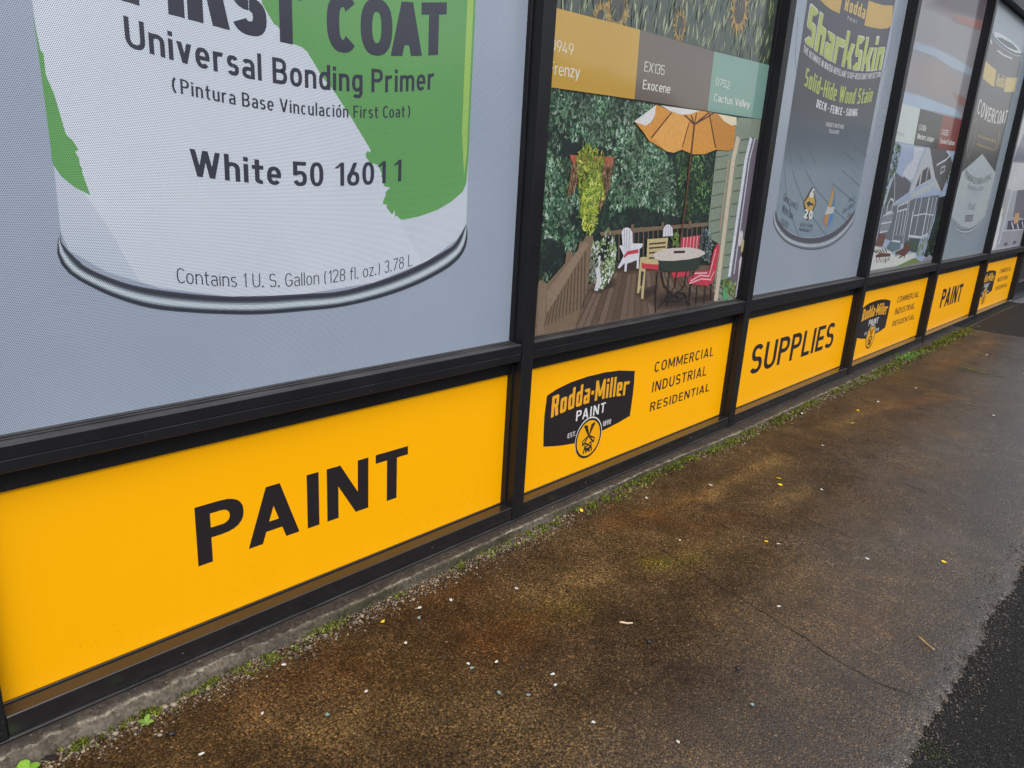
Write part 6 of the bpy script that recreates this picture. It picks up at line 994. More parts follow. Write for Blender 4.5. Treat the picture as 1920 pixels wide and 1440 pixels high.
DATA['posters'][5] = [
    ['panel', 'printed_can', 1, [[0, [110, 106, 108]], [0.35, [90, 85, 87]], [0.55, [70, 65, 67]], [1, [56, 52, 54]]], [[4.8427, 2.2442], [4.8433, 2.0478], [4.8439, 1.8473], [4.8446, 1.6425], [4.8452, 1.4331], [4.8459, 1.2192], [4.8466, 1.0005]], [[5.9517, 2.2517], [5.9472, 2.0538], [5.9427, 1.8524], [5.9382, 1.6475], [5.9335, 1.4389], [5.9287, 1.2266], [5.9239, 1.0104]]],
    ['poly', 'can_rim', 2, [150, 164, 172], [[4.8671, 2.2659], [4.9457, 2.2899], [5.168, 2.3059], [5.4996, 2.3081], [5.7918, 2.2956], [5.9639, 2.2746], [5.9629, 2.2464], [5.737, 2.2226], [5.4227, 2.2132], [5.1637, 2.2192], [4.9364, 2.2321]]],
    ['poly', 'can_rim', 3, [206, 216, 218], [[4.9167, 2.2733], [4.995, 2.2875], [5.1774, 2.2972], [5.5101, 2.2991], [5.7729, 2.2875], [5.9079, 2.2671], [5.7136, 2.2424], [5.4023, 2.2315], [5.1447, 2.2369], [4.9589, 2.255]]],
    ['poly', 'can_rim', 4, [78, 84, 96], [[5.0164, 2.256], [5.1549, 2.2727], [5.5269, 2.2845], [5.7805, 2.2694], [5.6435, 2.2547], [5.3881, 2.2441], [5.1588, 2.2465]]],
    ['line', 'can_rim', 4, [60, 72, 86], 0.012, [[4.8835, 2.261], [4.9454, 2.2457], [5.1731, 2.2333], [5.4326, 2.2277], [5.7191, 2.2377], [5.9345, 2.2623]]],
    ['line', 'can_rim', 4, [206, 212, 216], 0.012, [[5.1308, 2.1817], [5.3582, 2.1784], [5.6358, 2.1904]]],
    ['line', 'can_rim', 4, [210, 216, 220], 0.016, [[4.851, 2.244], [4.8651, 2.2169], [4.9328, 2.202]]],
    ['line', 'can_rim', 4, [214, 218, 220], 0.014, [[5.9432, 2.2382], [5.9218, 2.2075]]],
    ['poly', 'printed_can', 3, [216, 190, 112], [[4.8663, 2.0769], [5.0378, 2.0657], [5.2258, 2.0575], [5.2597, 1.9432], [5.0609, 1.9507], [4.8914, 1.9652]]],
    ['poly', 'printed_can', 3, [216, 190, 112], [[5.5787, 2.0504], [5.7563, 2.0621], [5.9489, 2.0877], [5.963, 1.9822], [5.7668, 1.9557], [5.6042, 1.9433]]],
    ['text', 'can_lettering', 4, [220, 196, 120], 'Rodda', 5.3, 5.5769, 0.0863, [0, 0.0422, 1.7325], {'w': 0.17, 'n': 5, 'cond': 0.62}],
    ['text', 'can_lettering', 4, [226, 224, 222], 'COVERCOAT', 4.9317, 5.9043, 0.1017, [0.1488, -1.6134, 6.069], {'w': 0.14, 'cond': 0.8}],
    ['line', 'printed_can', 3, [142, 132, 94], 0.008, [[4.9755, 1.688], [4.8974, 1.6606], [4.869, 1.5806], [4.8843, 1.4831], [4.965, 1.407], [5.0316, 1.4706], [5.0429, 1.5718], [5.0112, 1.6592], [4.9755, 1.688]]],
    ['line', 'printed_can', 3, [164, 136, 58], 0.016, [[5.1209, 1.5797], [5.1748, 1.578]]],
    ['line', 'printed_can', 3, [164, 136, 58], 0.016, [[5.2056, 1.5778], [5.2596, 1.577]]],
    ['line', 'printed_can', 3, [164, 136, 58], 0.016, [[5.2921, 1.5759], [5.3463, 1.5761]]],
    ['line', 'printed_can', 3, [164, 136, 58], 0.016, [[5.3805, 1.574], [5.4349, 1.5752]]],
    ['line', 'printed_can', 3, [164, 136, 58], 0.016, [[5.4708, 1.572], [5.5254, 1.5742]]],
    ['line', 'printed_can', 3, [164, 136, 58], 0.016, [[5.5631, 1.57], [5.6178, 1.5732]]],
    ['line', 'printed_can', 3, [164, 136, 58], 0.016, [[5.6574, 1.5679], [5.7123, 1.5722]]],
    ['line', 'printed_can', 3, [164, 136, 58], 0.016, [[5.1388, 1.5199], [5.1931, 1.5177]]],
    ['line', 'printed_can', 3, [164, 136, 58], 0.016, [[5.2242, 1.5174], [5.2786, 1.5162]]],
    ['line', 'printed_can', 3, [164, 136, 58], 0.016, [[5.3113, 1.5148], [5.366, 1.5146]]],
    ['line', 'printed_can', 3, [164, 136, 58], 0.016, [[5.4004, 1.5122], [5.4552, 1.513]]],
    ['line', 'printed_can', 3, [164, 136, 58], 0.016, [[5.4914, 1.5095], [5.5464, 1.5113]]],
    ['line', 'printed_can', 3, [164, 136, 58], 0.016, [[5.5844, 1.5068], [5.6396, 1.5096]]],
    ['line', 'printed_can', 3, [164, 136, 58], 0.016, [[5.6795, 1.504], [5.7348, 1.5079]]],
    ['line', 'printed_can', 3, [170, 140, 60], 0.02, [[5.7698, 1.6551], [5.8045, 1.5753], [5.775, 1.5077]]],
    ['poly', 'printed_label', 3, [188, 200, 204], [[4.8827, 1.3032], [5.3712, 1.458], [5.9666, 1.33], [5.9559, 1.0109], [5.9523, 0.9639], [5.8156, 0.9012], [5.5633, 0.8681], [5.2281, 0.8974], [4.9537, 0.9535], [4.84, 0.9861]]],
    ['text', 'can_lettering', 5, [74, 80, 88], 'PREMIUM EXTERIOR ACRYLIC', 4.9811, 5.8455, 0.0492, [0.2916, -3.1541, 9.7541], {'w': 0.13, 'cond': 0.7}],
    ['text', 'can_lettering', 5, [134, 142, 148], 'PAINT FOR ALL SEASONS', 5.1437, 5.6574, 0.0311, [0.2275, -2.4675, 7.8627], {'w': 0.14, 'cond': 0.7}],
    ['text', 'can_lettering', 5, [74, 80, 88], 'FLAT', 5.3082, 5.5288, 0.047, [0, -0.0281, 1.1759], {'w': 0.13, 'cond': 0.8}],
    ['poly', 'printed_label', 4, [140, 142, 152], [[5.2712, 0.9836], [5.5329, 0.9834], [5.5408, 0.9305], [5.2812, 0.9314]]],
    ['line', 'printed_label', 5, [84, 86, 98], 0.005, [[5.2826, 0.9789], [5.5313, 0.9796]]],
    ['line', 'printed_label', 5, [84, 86, 98], 0.005, [[5.2883, 0.9343], [5.5313, 0.9338]]],
    ['line', 'printed_label', 5, [84, 86, 98], 0.005, [[5.4028, 0.9777], [5.4112, 0.934]]],
    ['band', 'can_rim', 4, [[0, [92, 102, 114]], [0.25, [80, 90, 104]], [0.4, [196, 208, 212]], [0.7, [206, 216, 218]], [0.85, [90, 98, 112]], [1, [130, 140, 152]]], [[4.9184, 0.9472], [5.0422, 0.9066], [5.2077, 0.876], [5.3612, 0.8657], [5.5542, 0.8741], [5.7109, 0.9021], [5.9112, 0.9629]], [[4.8818, 0.9448], [5.0191, 0.8936], [5.1931, 0.8518], [5.3661, 0.8325], [5.538, 0.8359], [5.6852, 0.859], [5.8441, 0.904], [5.9795, 0.9721]]],
]
DATA['posters'][6] = [
    ['poly', 'printed_kitchen', 1, [176, 180, 190], [[5.5877, 2.8897], [7.1485, 3.2154], [8.046, 1.0284], [5.7534, 0.966]]],
    ['poly', 'printed_kitchen', 2, [122, 126, 142], [[6.7192, 1.7361], [7.0958, 1.7991], [7.2592, 1.4656], [6.5189, 1.449]]],
    ['poly', 'printed_kitchen', 2, [206, 210, 214], [[6.5256, 1.4432], [7.5348, 1.4697], [7.6075, 1.1949], [7.0731, 1.1882], [6.5618, 1.2066]]],
    ['line', 'printed_kitchen', 3, [150, 154, 160], 0.012, [[6.5256, 1.4432], [7.4666, 1.4671]]],
    ['poly', 'printed_kitchen', 3, [118, 116, 128], [[7.0074, 1.2003], [7.8595, 1.226], [7.9694, 0.9136], [7.0964, 0.9517]]],
    ['line', 'printed_kitchen', 3, [216, 218, 226], 0.05, [[6.7844, 1.3354], [6.7721, 0.6952]]],
    ['line', 'printed_kitchen', 3, [150, 150, 96], 0.03, [[6.6002, 1.1202], [6.606, 0.9569]]],
    ['poly', 'printed_kitchen', 4, [72, 72, 90], [[6.927, 0.9142], [7.9694, 0.9136], [7.8745, 0.8142], [6.9563, 0.8281]]],
    ['poly', 'printed_kitchen', 5, [212, 164, 116], [[7.1542, 0.9844], [7.353, 0.9829], [7.4274, 0.8932], [7.2162, 0.8763]]],
    ['line', 'printed_kitchen', 5, [220, 222, 230], 0.02, [[7.0945, 0.8985], [7.2729, 0.8277]]],
    ['line', 'printed_kitchen', 5, [220, 222, 230], 0.02, [[7.3757, 0.8803], [7.5125, 0.8223]]],
    ['line', 'printed_kitchen', 5, [220, 222, 230], 0.02, [[7.5933, 0.8976], [7.7452, 0.8314]]],
    ['poly', 'printed_kitchen', 3, [164, 166, 174], [[6.7782, 0.8257], [7.8745, 0.8142], [7.892, 0.6541], [6.8015, 0.6678]]],
    ['line', 'printed_kitchen', 4, [200, 202, 208], 0.012, [[6.7812, 0.8231], [7.9121, 0.8134]]],
    ['line', 'printed_kitchen', 4, [90, 92, 112], 0.03, [[6.9903, 0.6872], [7.1441, 0.6884]]],
    ['line', 'printed_kitchen', 4, [90, 92, 112], 0.03, [[7.4017, 0.6888], [7.5486, 0.6893]]],
    ['poly', 'printed_kitchen', 2, [222, 224, 228], [[6.4384, 1.033], [6.6101, 1.0325], [6.6645, 0.6602], [6.5283, 0.6554]]],
]
DATA['stains'] = [
    [0.265, -0.186, 0.842, -0.274, 0.035, [136, 98, 56], 0.55],
    [0.781, -0.286, 1.404, -0.319, 0.035, [146, 120, 78], 0.75],
    [0.82, -0.492, 1.137, -0.509, 0.04, [146, 120, 78], 0.6],
    [1.949, -0.305, 2.456, -0.306, 0.04, [146, 120, 78], 0.65],
    [2.497, -0.326, 3.144, -0.582, 0.07, [136, 98, 56], 0.55],
    [3.866, -0.332, 5.309, -0.343, 0.05, [136, 98, 56], 0.5],
    [-0.212, -0.313, -0.013, -0.375, 0.07, [146, 120, 78], 0.6],
    [-0.303, -0.374, -0.194, -0.437, 0.06, [122, 108, 40], 0.5],
    [0.197, -0.457, 0.327, -0.505, 0.035, [122, 108, 40], 0.85],
    [0.34, -0.375, 0.446, -0.516, 0.08, [146, 120, 78], 0.35],
    [-0.458, -0.363, -0.343, -0.371, 0.1, [98, 58, 26], 0.75],
    [-0.531, -0.1, -0.366, -0.139, 0.06, [98, 58, 26], 0.6],
    [0.378, -0.149, 0.51, -0.397, 0.07, [98, 58, 26], 0.55],
    [-0.99, -0.174, -0.82, -0.218, 0.1, [98, 58, 26], 0.45],
    [0.681, -0.408, 0.697, -0.505, 0.06, [98, 58, 26], 0.55],
    [-1.008, -0.337, -0.782, -0.414, 0.05, [146, 120, 78], 0.45],
    [-0.682, -0.554, -0.65, -0.775, 0.1, [146, 120, 78], 0.3],
    [-0.272, -0.5, -0.177, -0.554, 0.1, [54, 40, 30], 0.5],
    [0.245, -0.969, 0.403, -1.044, 0.08, [136, 98, 56], 0.15],
    [0.351, -0.816, 0.531, -0.772, 0.1, [146, 120, 78], 0.3],
    [0.647, -0.829, 1.124, -1.005, 0.12, [92, 86, 82], 0.45],
    [1.639, -0.542, 2.397, -0.904, 0.2, [92, 86, 82], 0.5],
    [3.662, -0.637, 4.193, -0.729, 0.15, [92, 86, 82], 0.5],
    [1.29, -1.068, 1.231, -1.149, 0.05, [24, 20, 20], 0.7],
    [1.533, -0.294, 1.768, -0.398, 0.08, [54, 40, 30], 0.6],
    [1.103, -0.253, 0.861, -0.192, 0.05, [54, 40, 30], 0.6],
    [-0.274, -0.706, -0.217, -0.964, 0.15, [54, 40, 30], 0.35],
    [3.682, -0.357, 2.724, -0.444, 0.06, [54, 40, 30], 0.4],
]
DATA['ground'] = {
    'white': [[0.025, -0.072], [-0.25, -0.261], [0.376, -0.425], [0.611, -0.664], [-0.46, -0.578], [-0.486, -0.607], [-0.527, -0.452], [0.25, -0.829], [0.745, -0.907], [-0.824, -0.323], [-0.516, -0.746], [-0.427, -0.909], [-0.43, -0.177], [-0.52, -0.147], [-0.643, -0.242], [-0.583, -0.41], [-0.912, -0.114], [-1.031, -0.228], [-1.177, -0.25], [2.65, -0.316], [3.065, -0.669], [2.926, -0.825], [1.687, -0.385], [1.179, -0.582], [3.144, -0.371], [2.076, -0.121], [5.688, -0.265], [0.864, -0.267], [0.565, -0.165], [4.601, -0.439]],
    'teal': [[-0.931, -0.327], [-0.55, -0.183], [-0.588, -0.428], [-0.558, -0.587], [-0.602, -0.535], [-0.195, -0.967]],
    'yellow': [[1.15, -0.418], [1.092, -0.451], [0.296, -0.069], [0.596, -0.627], [-0.63, -0.131], [0.921, -1.089], [2.389, -0.299], [2.143, -0.356]],
    'dark': [[-0.147, -0.368], [-0.497, -0.507], [-0.099, -0.88], [-0.172, -0.665], [-0.787, -0.069], [-1.197, -0.155]],
    'peb': [[-1.28, -0.077], [-1.175, -0.066], [-1.132, -0.069], [-1.08, -0.073], [-1.158, -0.072], [-1.216, -0.142], [-1.359, -0.049]],
    'stick': [[0.397, -1.158], [0.361, -1.209], [-0.167, -0.566], [-0.144, -0.593]],
    'leafplant': [[-1.43, -0.057], [-1.222, -0.09]],
    'strip': [[-1.415, -0.044], [-1.382, -0.079]],
    'greencrack': [[4.011, -0.404], [3.976, -0.539], [3.959, -0.651], [3.94, -0.786]],
    'jointfar': [[5.75, -0.099], [5.694, -0.209], [5.666, -0.333], [5.68, -0.481]],
    'crack2': [[0.907, -0.25], [0.912, -0.397], [0.896, -0.534], [0.869, -0.706], [0.855, -0.823]],
    'crack3': [[1.523, -0.778], [1.506, -0.844], [1.495, -0.887]],
    'crack': [[0.277, -0.415], [0.245, -0.562], [0.226, -0.646], [0.199, -0.755], [0.181, -0.844], [0.165, -0.928], [0.138, -1.011], [0.123, -1.085], [0.12, -1.151], [0.128, -1.21], [0.135, -1.28]],
    'moss': [[0.238, -0.47], [-0.044, -1.316]],
    'stains': [[-0.086, -0.35], [0.238, -0.47], [-0.375, -0.342], [-0.792, -0.308], [0.722, -0.386], [0.988, -0.492], [2.467, -0.246], [2.417, -0.534], [0.039, -0.067], [2.817, -0.272], [1.403, -1.024], [1.329, -1.129], [-1.095, -0.297], [0.692, -0.051], [0.529, -0.387]],
    'mossx': [[0.039, -0.067], [0.383, -0.098], [1.12, -0.119], [1.757, -0.114], [2.574, -0.088], [3.739, -0.076], [4.804, -0.065], [6.241, -0.05]],
}
# ------------------------------------------------------------------ shopfront sizes
MX = [-3.05, -1.5010, 0.0, 1.5, 3.0314, 4.5834, 6.1775, 7.7999]      # left edges of the mullions
MW = .0534
Z_RB, Z_RT, Z_BB, Z_BT, Z_S3, Z_S2, Z_S1, Z_G, Z_H = .032, .0833, .0869, .5477, .5864, .6114, .6395, .6439, 2.468
YG, YY = .0518, .0487
fr = thing('shopfront_frame', 'black aluminium shopfront frame holding the posters and yellow boards', 'window frame', (MX[1], 0, Z_RB))
for i, x in enumerate(MX):
    mb = MB(); mb.box(x, x+MW, -.003, .12, Z_RB+.002, Z_H+.02, .0016)
    mb.box(x-.007, x-.0002, .036, .12, Z_S1+.0005, Z_H, .001)        # glazing stop beside the pane
    mb.box(x-.007, x-.0002, .030, .12, Z_RT+.0005, Z_BT+.02, .001)
    mb.build('mullion', M_FRAME, fr)
for i in range(len(MX)-1):
    a, b = MX[i]+MW+.0006, MX[i+1]-.0008
    mb = MB(); mb.box(a, b, 0, .12, Z_S2+.0012, Z_S1, .0012); r = mb.build('sill_rail', M_FRAME, fr)
    mb = MB(); mb.box(a, b, .040, .056, Z_S1+.0002, Z_G, .0006); mb.box(a, b, .030, .0395, Z_S1+.0002, Z_S1+.0022, .0004); mb.build('glazing_bead', M_FRAME, r)
    mb = MB(); mb.box(a, b, .0018, .12, Z_S3, Z_S2, .0014); mb.box(a, b, .040, .12, Z_BT-.012, Z_S3-.0004, .0008); mb.build('sill_underpiece', M_FRAME, fr)
    mb = MB(); mb.box(a, b, 0, .12, Z_RB+.0035, Z_RT, .0016); mb.box(a, b, .041, .0475, Z_RT+.0002, Z_BB, .0006); mb.build('bottom_rail', M_RAIL, fr)
mb = MB(); mb.box(MX[0], MX[-1]+MW, -.006, .12, Z_H+.021, Z_H+.20, .002); mb.build('header_rail', M_FRAME, fr)
mb = MB(); mb.box(MX[0], MX[-1]+MW, -.004, .02, Z_RB-.0035, Z_RB+.0015, .0008); mb.build('bottom_flashing', M_FRAME, fr)
for i in range(1, len(MX)-1):
    for u in (.24, .76):
        x = MX[i]+MW+(MX[i+1]-MX[i]-MW)*u
        bm = bmesh.new(); bmesh.ops.create_cone(bm, segments=12, radius1=.0042, radius2=.0034, depth=.0022, cap_ends=True)
        for v in bm.verts: v.co = (x+v.co.x, -.0010-v.co.z*.5, (Z_RB+Z_RT)/2+v.co.y)
        bm.verts.index_update(); mb = MB(); mb.add([v.co[:] for v in bm.verts], [[v.index for v in f.verts] for f in bm.faces]); bm.free()
        mb.build('screw', M_RAIL, fr)
mb = MB(); mb.box(.5335, .5352, -.0006, .0004, Z_RB+.004, Z_RT-.001, 0); mb.build('splice_seam', M_JOINT, fr)
# ------------------------------------------------------------------ yellow boards
BOARD = {1: ('yellow sign board with the biggest black PAINT lettering, under the giant primer can', 'PAINT'),
 2: ('yellow sign board with paint shop badge below the deck and parasol picture', 'badge'),
 3: ('yellow sign board lettered SUPPLIES in black, under the dark stain can poster', 'SUPPLIES'),
 4: ('yellow sign board with paint shop badge, between the SUPPLIES board and the far PAINT board', 'badge'),
 5: ('yellow sign board with small black PAINT lettering, between the two far badge boards', 'PAINT'),
 6: ('yellow sign board with paint shop badge at the far end of the shopfront', 'badge')}
for i in range(1, 7):
    a, b = MX[i]+MW+.0005, MX[i+1]-.0075
    t_ = thing('sign_board', BOARD[i][0], 'sign', ((a+b)/2, YY, Z_BB), 'yellow boards along the base of the shopfront')
    mb = MB(); mb.box(a, b, YY, YY+.004, Z_BB-.002, Z_BT+.004, 0); mb.build('panel', M_YEL, t_)
    src, dx, sx = i, 0, 1
    if i in (4, 6):
        src = 2; sx = (MX[i+1]-MX[i])/1.5; dx = MX[i]-(0 if i == 4 else .03)
    its = DATA['boards'][src]
    artwork(its, YY, (a, b, Z_BB, Z_BT), t_, M_FLAT, {'badge_lettering': 'logo_badge', 'windmill_roundel': 'logo_badge'}, 1.0, dx, sx, 0)
    if i == 0: pass
# ------------------------------------------------------------------ posters
POST = {1: ('window poster of a giant white and green primer can on pale grey perforated film', (156, 168, 186)),
 2: ('window poster of a garden deck with orange parasol, red cushions and three colour chips', (40, 50, 48)),
 3: ('window poster of a dark wood stain can with green lettering on pale grey film', (166, 178, 192)),
 4: ('window poster of a white gabled house with patio chairs and two dark colour chips', (150, 165, 190)),
 5: ('window poster of a grey paint can with a white house shape on its label', (152, 166, 178)),
 6: ('window poster of a pale kitchen at the far end of the shopfront', (170, 176, 186))}
SUBS = {'can_lettering': 'printed_can', 'can_rim': 'printed_can', 'printed_label': 'printed_can', 'water_drop': 'printed_can', 'warranty_emblem': 'printed_can'}
for i in range(1, 7):
    a, b = MX[i]+MW+.0005, MX[i+1]-.0075
    t_ = thing('window_poster', POST[i][0], 'poster', ((a+b)/2, YG, Z_G), 'printed posters filling the shop windows')
    mt = M_FILM if i in (1, 3, 5) else (M_PHOTO if i == 2 else M_PHOTO_FAR)
    bst = {1: 1.26, 2: .95, 3: 1.0, 4: .95, 5: 1.0, 6: .95}[i]
    mb = MB(); mb.box(a, b, YG, YG+.003, Z_G-.004, Z_H+.02, 0, lin(POST[i][1], .8*bst)[:3]+(.2,)); mb.build('film', mt, t_)
    artwork(DATA['posters'][i], YG, (a, b, Z_G-.003, Z_H+.019), t_, mt, SUBS, bst)
# ------------------------------------------------------------------ building above and behind
bl = thing('shop_building', 'dark clad shop building above and around the window frame', 'building', (0, .3, 0))
mb = MB(); mb.box(MX[0]-4, MX[-1]+MW, .16, .30, .0, 2.9, 0); mb.build('back_wall', M_WALL, bl)
mb = MB(); mb.box(MX[0]-4, MX[-1]+.3, -.01, .15, Z_H+.202, 2.9, 0); mb.build('fascia', M_WALL, bl)
mb = MB(); mb.box(MX[0]-4, MX[-1]+.6, -.06, -.012, 2.78, 2.9, .003); mb.build('gutter', M_SOFF, bl)
mb = MB(); mb.box(MX[0]-4, MX[0]-.002, 0, .15, .02, Z_H+.2, 0); mb.build('side_wall', M_WALL, bl)
# door at the far end
dr = thing('glass_door', 'dark glass door with steel threshold past the last poster', 'door', (MX[-1]+.6, .06, .05))
mb = MB(); x = MX[-1]+MW+.003
mb.box(x, x+.06, 0, .06, .06, 2.2, .001); mb.box(x+1.0, x+1.06, 0, .06, .06, 2.2, .001); mb.box(x+.061, x+.999, .002, .06, .07, .25, .001); mb.box(x+.061, x+.999, .002, .06, 2.12, 2.2, .001)
f_ = mb.build('door_frame', M_FRAME, dr)
mb = MB(); mb.box(x+.061, x+.999, .03, .036, .252, 2.118, 0); mb.build('glass', M_DOORGLASS, dr)
mb = MB(); mb.box(x-.02, x+1.1, -.09, .05, .035, .058, .002); mb.build('threshold', M_STEEL, dr)
mb = MB(); mb.box(x+1.07, x+3.2, -.01, .15, 0, Z_H+.2, 0); mb.build('end_wall', M_WALL, bl)
# ------------------------------------------------------------------ ground
def fbm(x, y, s, o=4): 
    v = 0; a = 1
    for k in range(o): v += a*noise.noise(Vector((x*s, y*s, 7.3+k))); a *= .55; s *= 2.1
    return v
SL = .006
def gz(x, y): return SL*x+.0022*fbm(x, y, 1.6, 3)
EDGE = -1.285
def stain(x, y):
    # stains and washes lying on the slab: colour and strength
    g = min(1, max(0, .18+.20*(x+.6)-.35*(y+.5)+.25*fbm(x, y, 1.1, 3)))
    c = [v*g for v in lin((66, 60, 56), 1)[:3]]; w_ = g*.85; c = [q*.85 for q in c]
    wx, wy = x+.05*fbm(x+9, y, 4, 3), y+.04*fbm(x, y+9, 4, 3)
    for ax, ay, bx, by, wd_, col, st in DATA['stains']:
        dx, dy = bx-ax, by-ay; L2 = dx*dx+dy*dy+1e-9
        k = min(1, max(0, ((wx-ax)*dx+(wy-ay)*dy)/L2)); ex, ey = wx-ax-k*dx, wy-ay-k*dy
        q = math.exp(-((ex*ex+ey*ey)/(wd_*wd_))**.8)*st*(.6 if col[0] < 105 and col[1] < 70 else .72)*(.6+.8*min(1, max(0, .5+fbm(x*1.3, y*1.3, 9, 3))))
        if q < .01: continue
        cl = lin(col, 1)
        c = [a_*(1-q)+b_*q for a_, b_ in zip(c, cl)]; w_ = w_*(1-q)+q
    return (c[0]/max(w_, .001), c[1]/max(w_, .001), c[2]/max(w_, .001), w_)
def ground_grid(xs, ys, f, name, m_, col=None):
    v = []; c = []
    for y in ys:
        for x in xs: v.append(f(x, y)); c.append(col(x, y) if col else (0, 0, 0, 0))
    n = len(xs); fs = [(j*n+i, j*n+i+1, (j+1)*n+i+1, (j+1)*n+i) for j in range(len(ys)-1) for i in range(n-1)]
    return mesh_obj(name, v, fs, m_, None, c, True)
def rng(a, b, s): 
    n = max(1, round((b-a)/s)); return [a+(b-a)*i/n for i in range(n+1)]
ys = rng(-1.33, -1.16, .0065)+rng(-1.14, .06, .02)
def pave(x, y):
    e = EDGE+.014*fbm(x, 3.3, 6, 4)+.010*fbm(x, y, 55, 2); z = gz(x, y)
    k = max(0, (e+.075-y)/.075)
    return (x, y, z-.017*k*k*k-.0035*max(0, fbm(x, y, 60, 2))*min(1, k*2))
p_ = ground_grid(rng(-4, -1.0, .04)+rng(-.98, 1.6, .008)+rng(1.62, 5.66, .02), ys, pave, 'pavement', M_PAVE, stain); tag(p_, kind='structure')
a_ = ground_grid([-300, -60, -12, -5]+rng(-4, 12, .25)+[20, 60, 300], [-300, -60, -12, -5]+rng(-4, .05, .15)+[.2], lambda x, y: (x, y, SL*x-.014), 'road', M_ASPH); tag(a_, kind='structure')
def patch(x, y): return (x, y, SL*x+.001-.004*max(0, (5.72-x)/.06)+.003*fbm(x, y, 3, 3))
a2 = ground_grid(rng(5.668, 11, .05), rng(-1.8, .06, .05), patch, 'asphalt_patch', M_ASPH); tag(a2, kind='structure')
# cracks and joints, thin dark seams lying in the slab
def seam(name, pts, wd_, m_, wob=.004):
    P_ = smooth_pts([tuple(q) for q in pts], 40); mb = MB(); rg = random.Random(len(pts)); prev = None
    for i, q in enumerate(P_):
        a, b = P_[max(0, i-1)], P_[min(39, i+1)]; L_ = math.dist(a, b); nx, ny = -(b[1]-a[1])/L_, (b[0]-a[0])/L_
        h_ = wd_*rg.uniform(.25, 1)/2; o = rg.uniform(-wob, wob); x, y = q[0]+nx*o, q[1]+ny*o
        mb.v += [(x+nx*h_, y+ny*h_, gz(x, y)+.0012), (x-nx*h_, y-ny*h_, gz(x, y)+.0012)]
        if i: n = len(mb.v); mb.f.append((n-4, n-3, n-1, n-2))
    o = mb.build(name, m_); return tag(o, kind='structure')
G_ = DATA['ground']
seam('pavement_crack', G_['crack'], .0042, M_JOINT)
seam('pavement_crack', G_['crack2'], .003, M_JOINT)
seam('pavement_crack', G_['crack3'], .006, M_JOINT)
seam('pavement_crack', G_['greencrack'], .006, M_JOINT)
# ------------------------------------------------------------------ unseen tree line across the street, added to darken reflections in the panes
v = []; c = []; fs = []; xs = rng(-40, 170, 1.5); nv = 9
for i, x in enumerate(xs):
    H_ = 4.6+2.0*fbm(x, 1, .12, 4)
    for j in range(nv):
        a = math.pi*j/(nv-1); r_ = 1+.35*fbm(x*3, j*1.7, .5, 3)
        v.append((x+1.2*fbm(j, x, .7, 2), -20-2.5*math.cos(a)*r_*-1, SL*x+max(-.2, H_*math.sin(a)**.6*(.85+.15*r_)-.2))); c.append(lin((58, 66, 50), .8))
    if i:
        for j in range(nv-1): q = i*nv+j; fs.append((q-nv, q-nv+1, q+1, q))
tag(mesh_obj('unseen_tree_line', v, fs, M_LEAF, None, c, True), 'unseen dark tree line added across the street to darken the pane reflections', 'trees', kind='stuff')
# ------------------------------------------------------------------ concrete plinth under the frame
rg = random.Random(4)
def plinth():
    v = []; c = []; fs = []; xs = rng(-3.6, -1.7, .02)+rng(-1.69, .2, .005)+rng(.21, 7.9, .012)
    prof = [(.03, .030), (-.004, .0285), (-.020, .0265), (-.034, .0245), (-.0395, .0230), (-.0425, .0205), (-.0445, .014), (-.046, .006), (-.052, -.003), (-.066, -.012)]
    for i, x in enumerate(xs):
        broken = max(0, min(1, (-.80-x)/.25)); rough = .25+.9*broken
        lip = .0045*fbm(x, 5, 3, 4)+.0035*fbm(x, 2, 26, 3)*(1+2.2*broken)-.018*max(0, min(1, (x-.9)/.5))+.004*max(0, min(1, (x+.1)/.3))*max(0, min(1, (.8-x)/.3))
        for j, (y, z) in enumerate(prof):
            k = [0, 0, .35, .9, 1, 1, 1, 1, 1, 1][j]
            nz = (noise.noise(Vector((x*70, y*300, z*300)))*.0055+noise.noise(Vector((x*190, y*600, z*600)))*.003)*(rough+.2)*k
            yy = y+k*(lip+nz)+broken*k*(.010 if j < 6 else -.006)
            zz = z+.6*nz-broken*k*(.003+.004*max(0, fbm(x, 8, 22, 2)))
            if j >= 7: zz = min(zz, z)+SL*x
            v.append((x, yy, zz))
            dark = lin((62, 53, 45), .8); wash = lin((104, 96, 86), .8); pale = lin((172, 165, 150), .8); grey = lin((98, 91, 80), .8); mossy = lin((62, 60, 36), .8)
            f1 = max(0, min(1, .28+1.1*fbm(x, 3, 5, 3)+.9*fbm(x, 3, 40, 2)))
            if j < 3: cc_ = dark
            elif j == 3: cc_ = tuple(a*(1-.6*f1)+b*.6*f1 for a, b in zip(dark, wash))
            elif j == 4: cc_ = tuple(a*(1-f1)+b*f1 for a, b in zip(wash, pale))
            else:
                mo = max(0, min(1, .75+fbm(x, 6, 4, 3)))*(1-broken)
                cc_ = tuple(a*(1-mo)+b*mo for a, b in zip(grey if broken > .2 else wash, mossy))
            c.append(cc_)
        if i:
            n = len(prof)
            for j in range(n-1): q = i*n+j; fs.append((q-n, q-n+1, q+1, q))
    return mesh_obj('concrete_plinth', v, fs, M_CONC, None, c, True)
pl = plinth(); tag(pl, 'worn grey concrete plinth running under the black window frame', 'plinth')
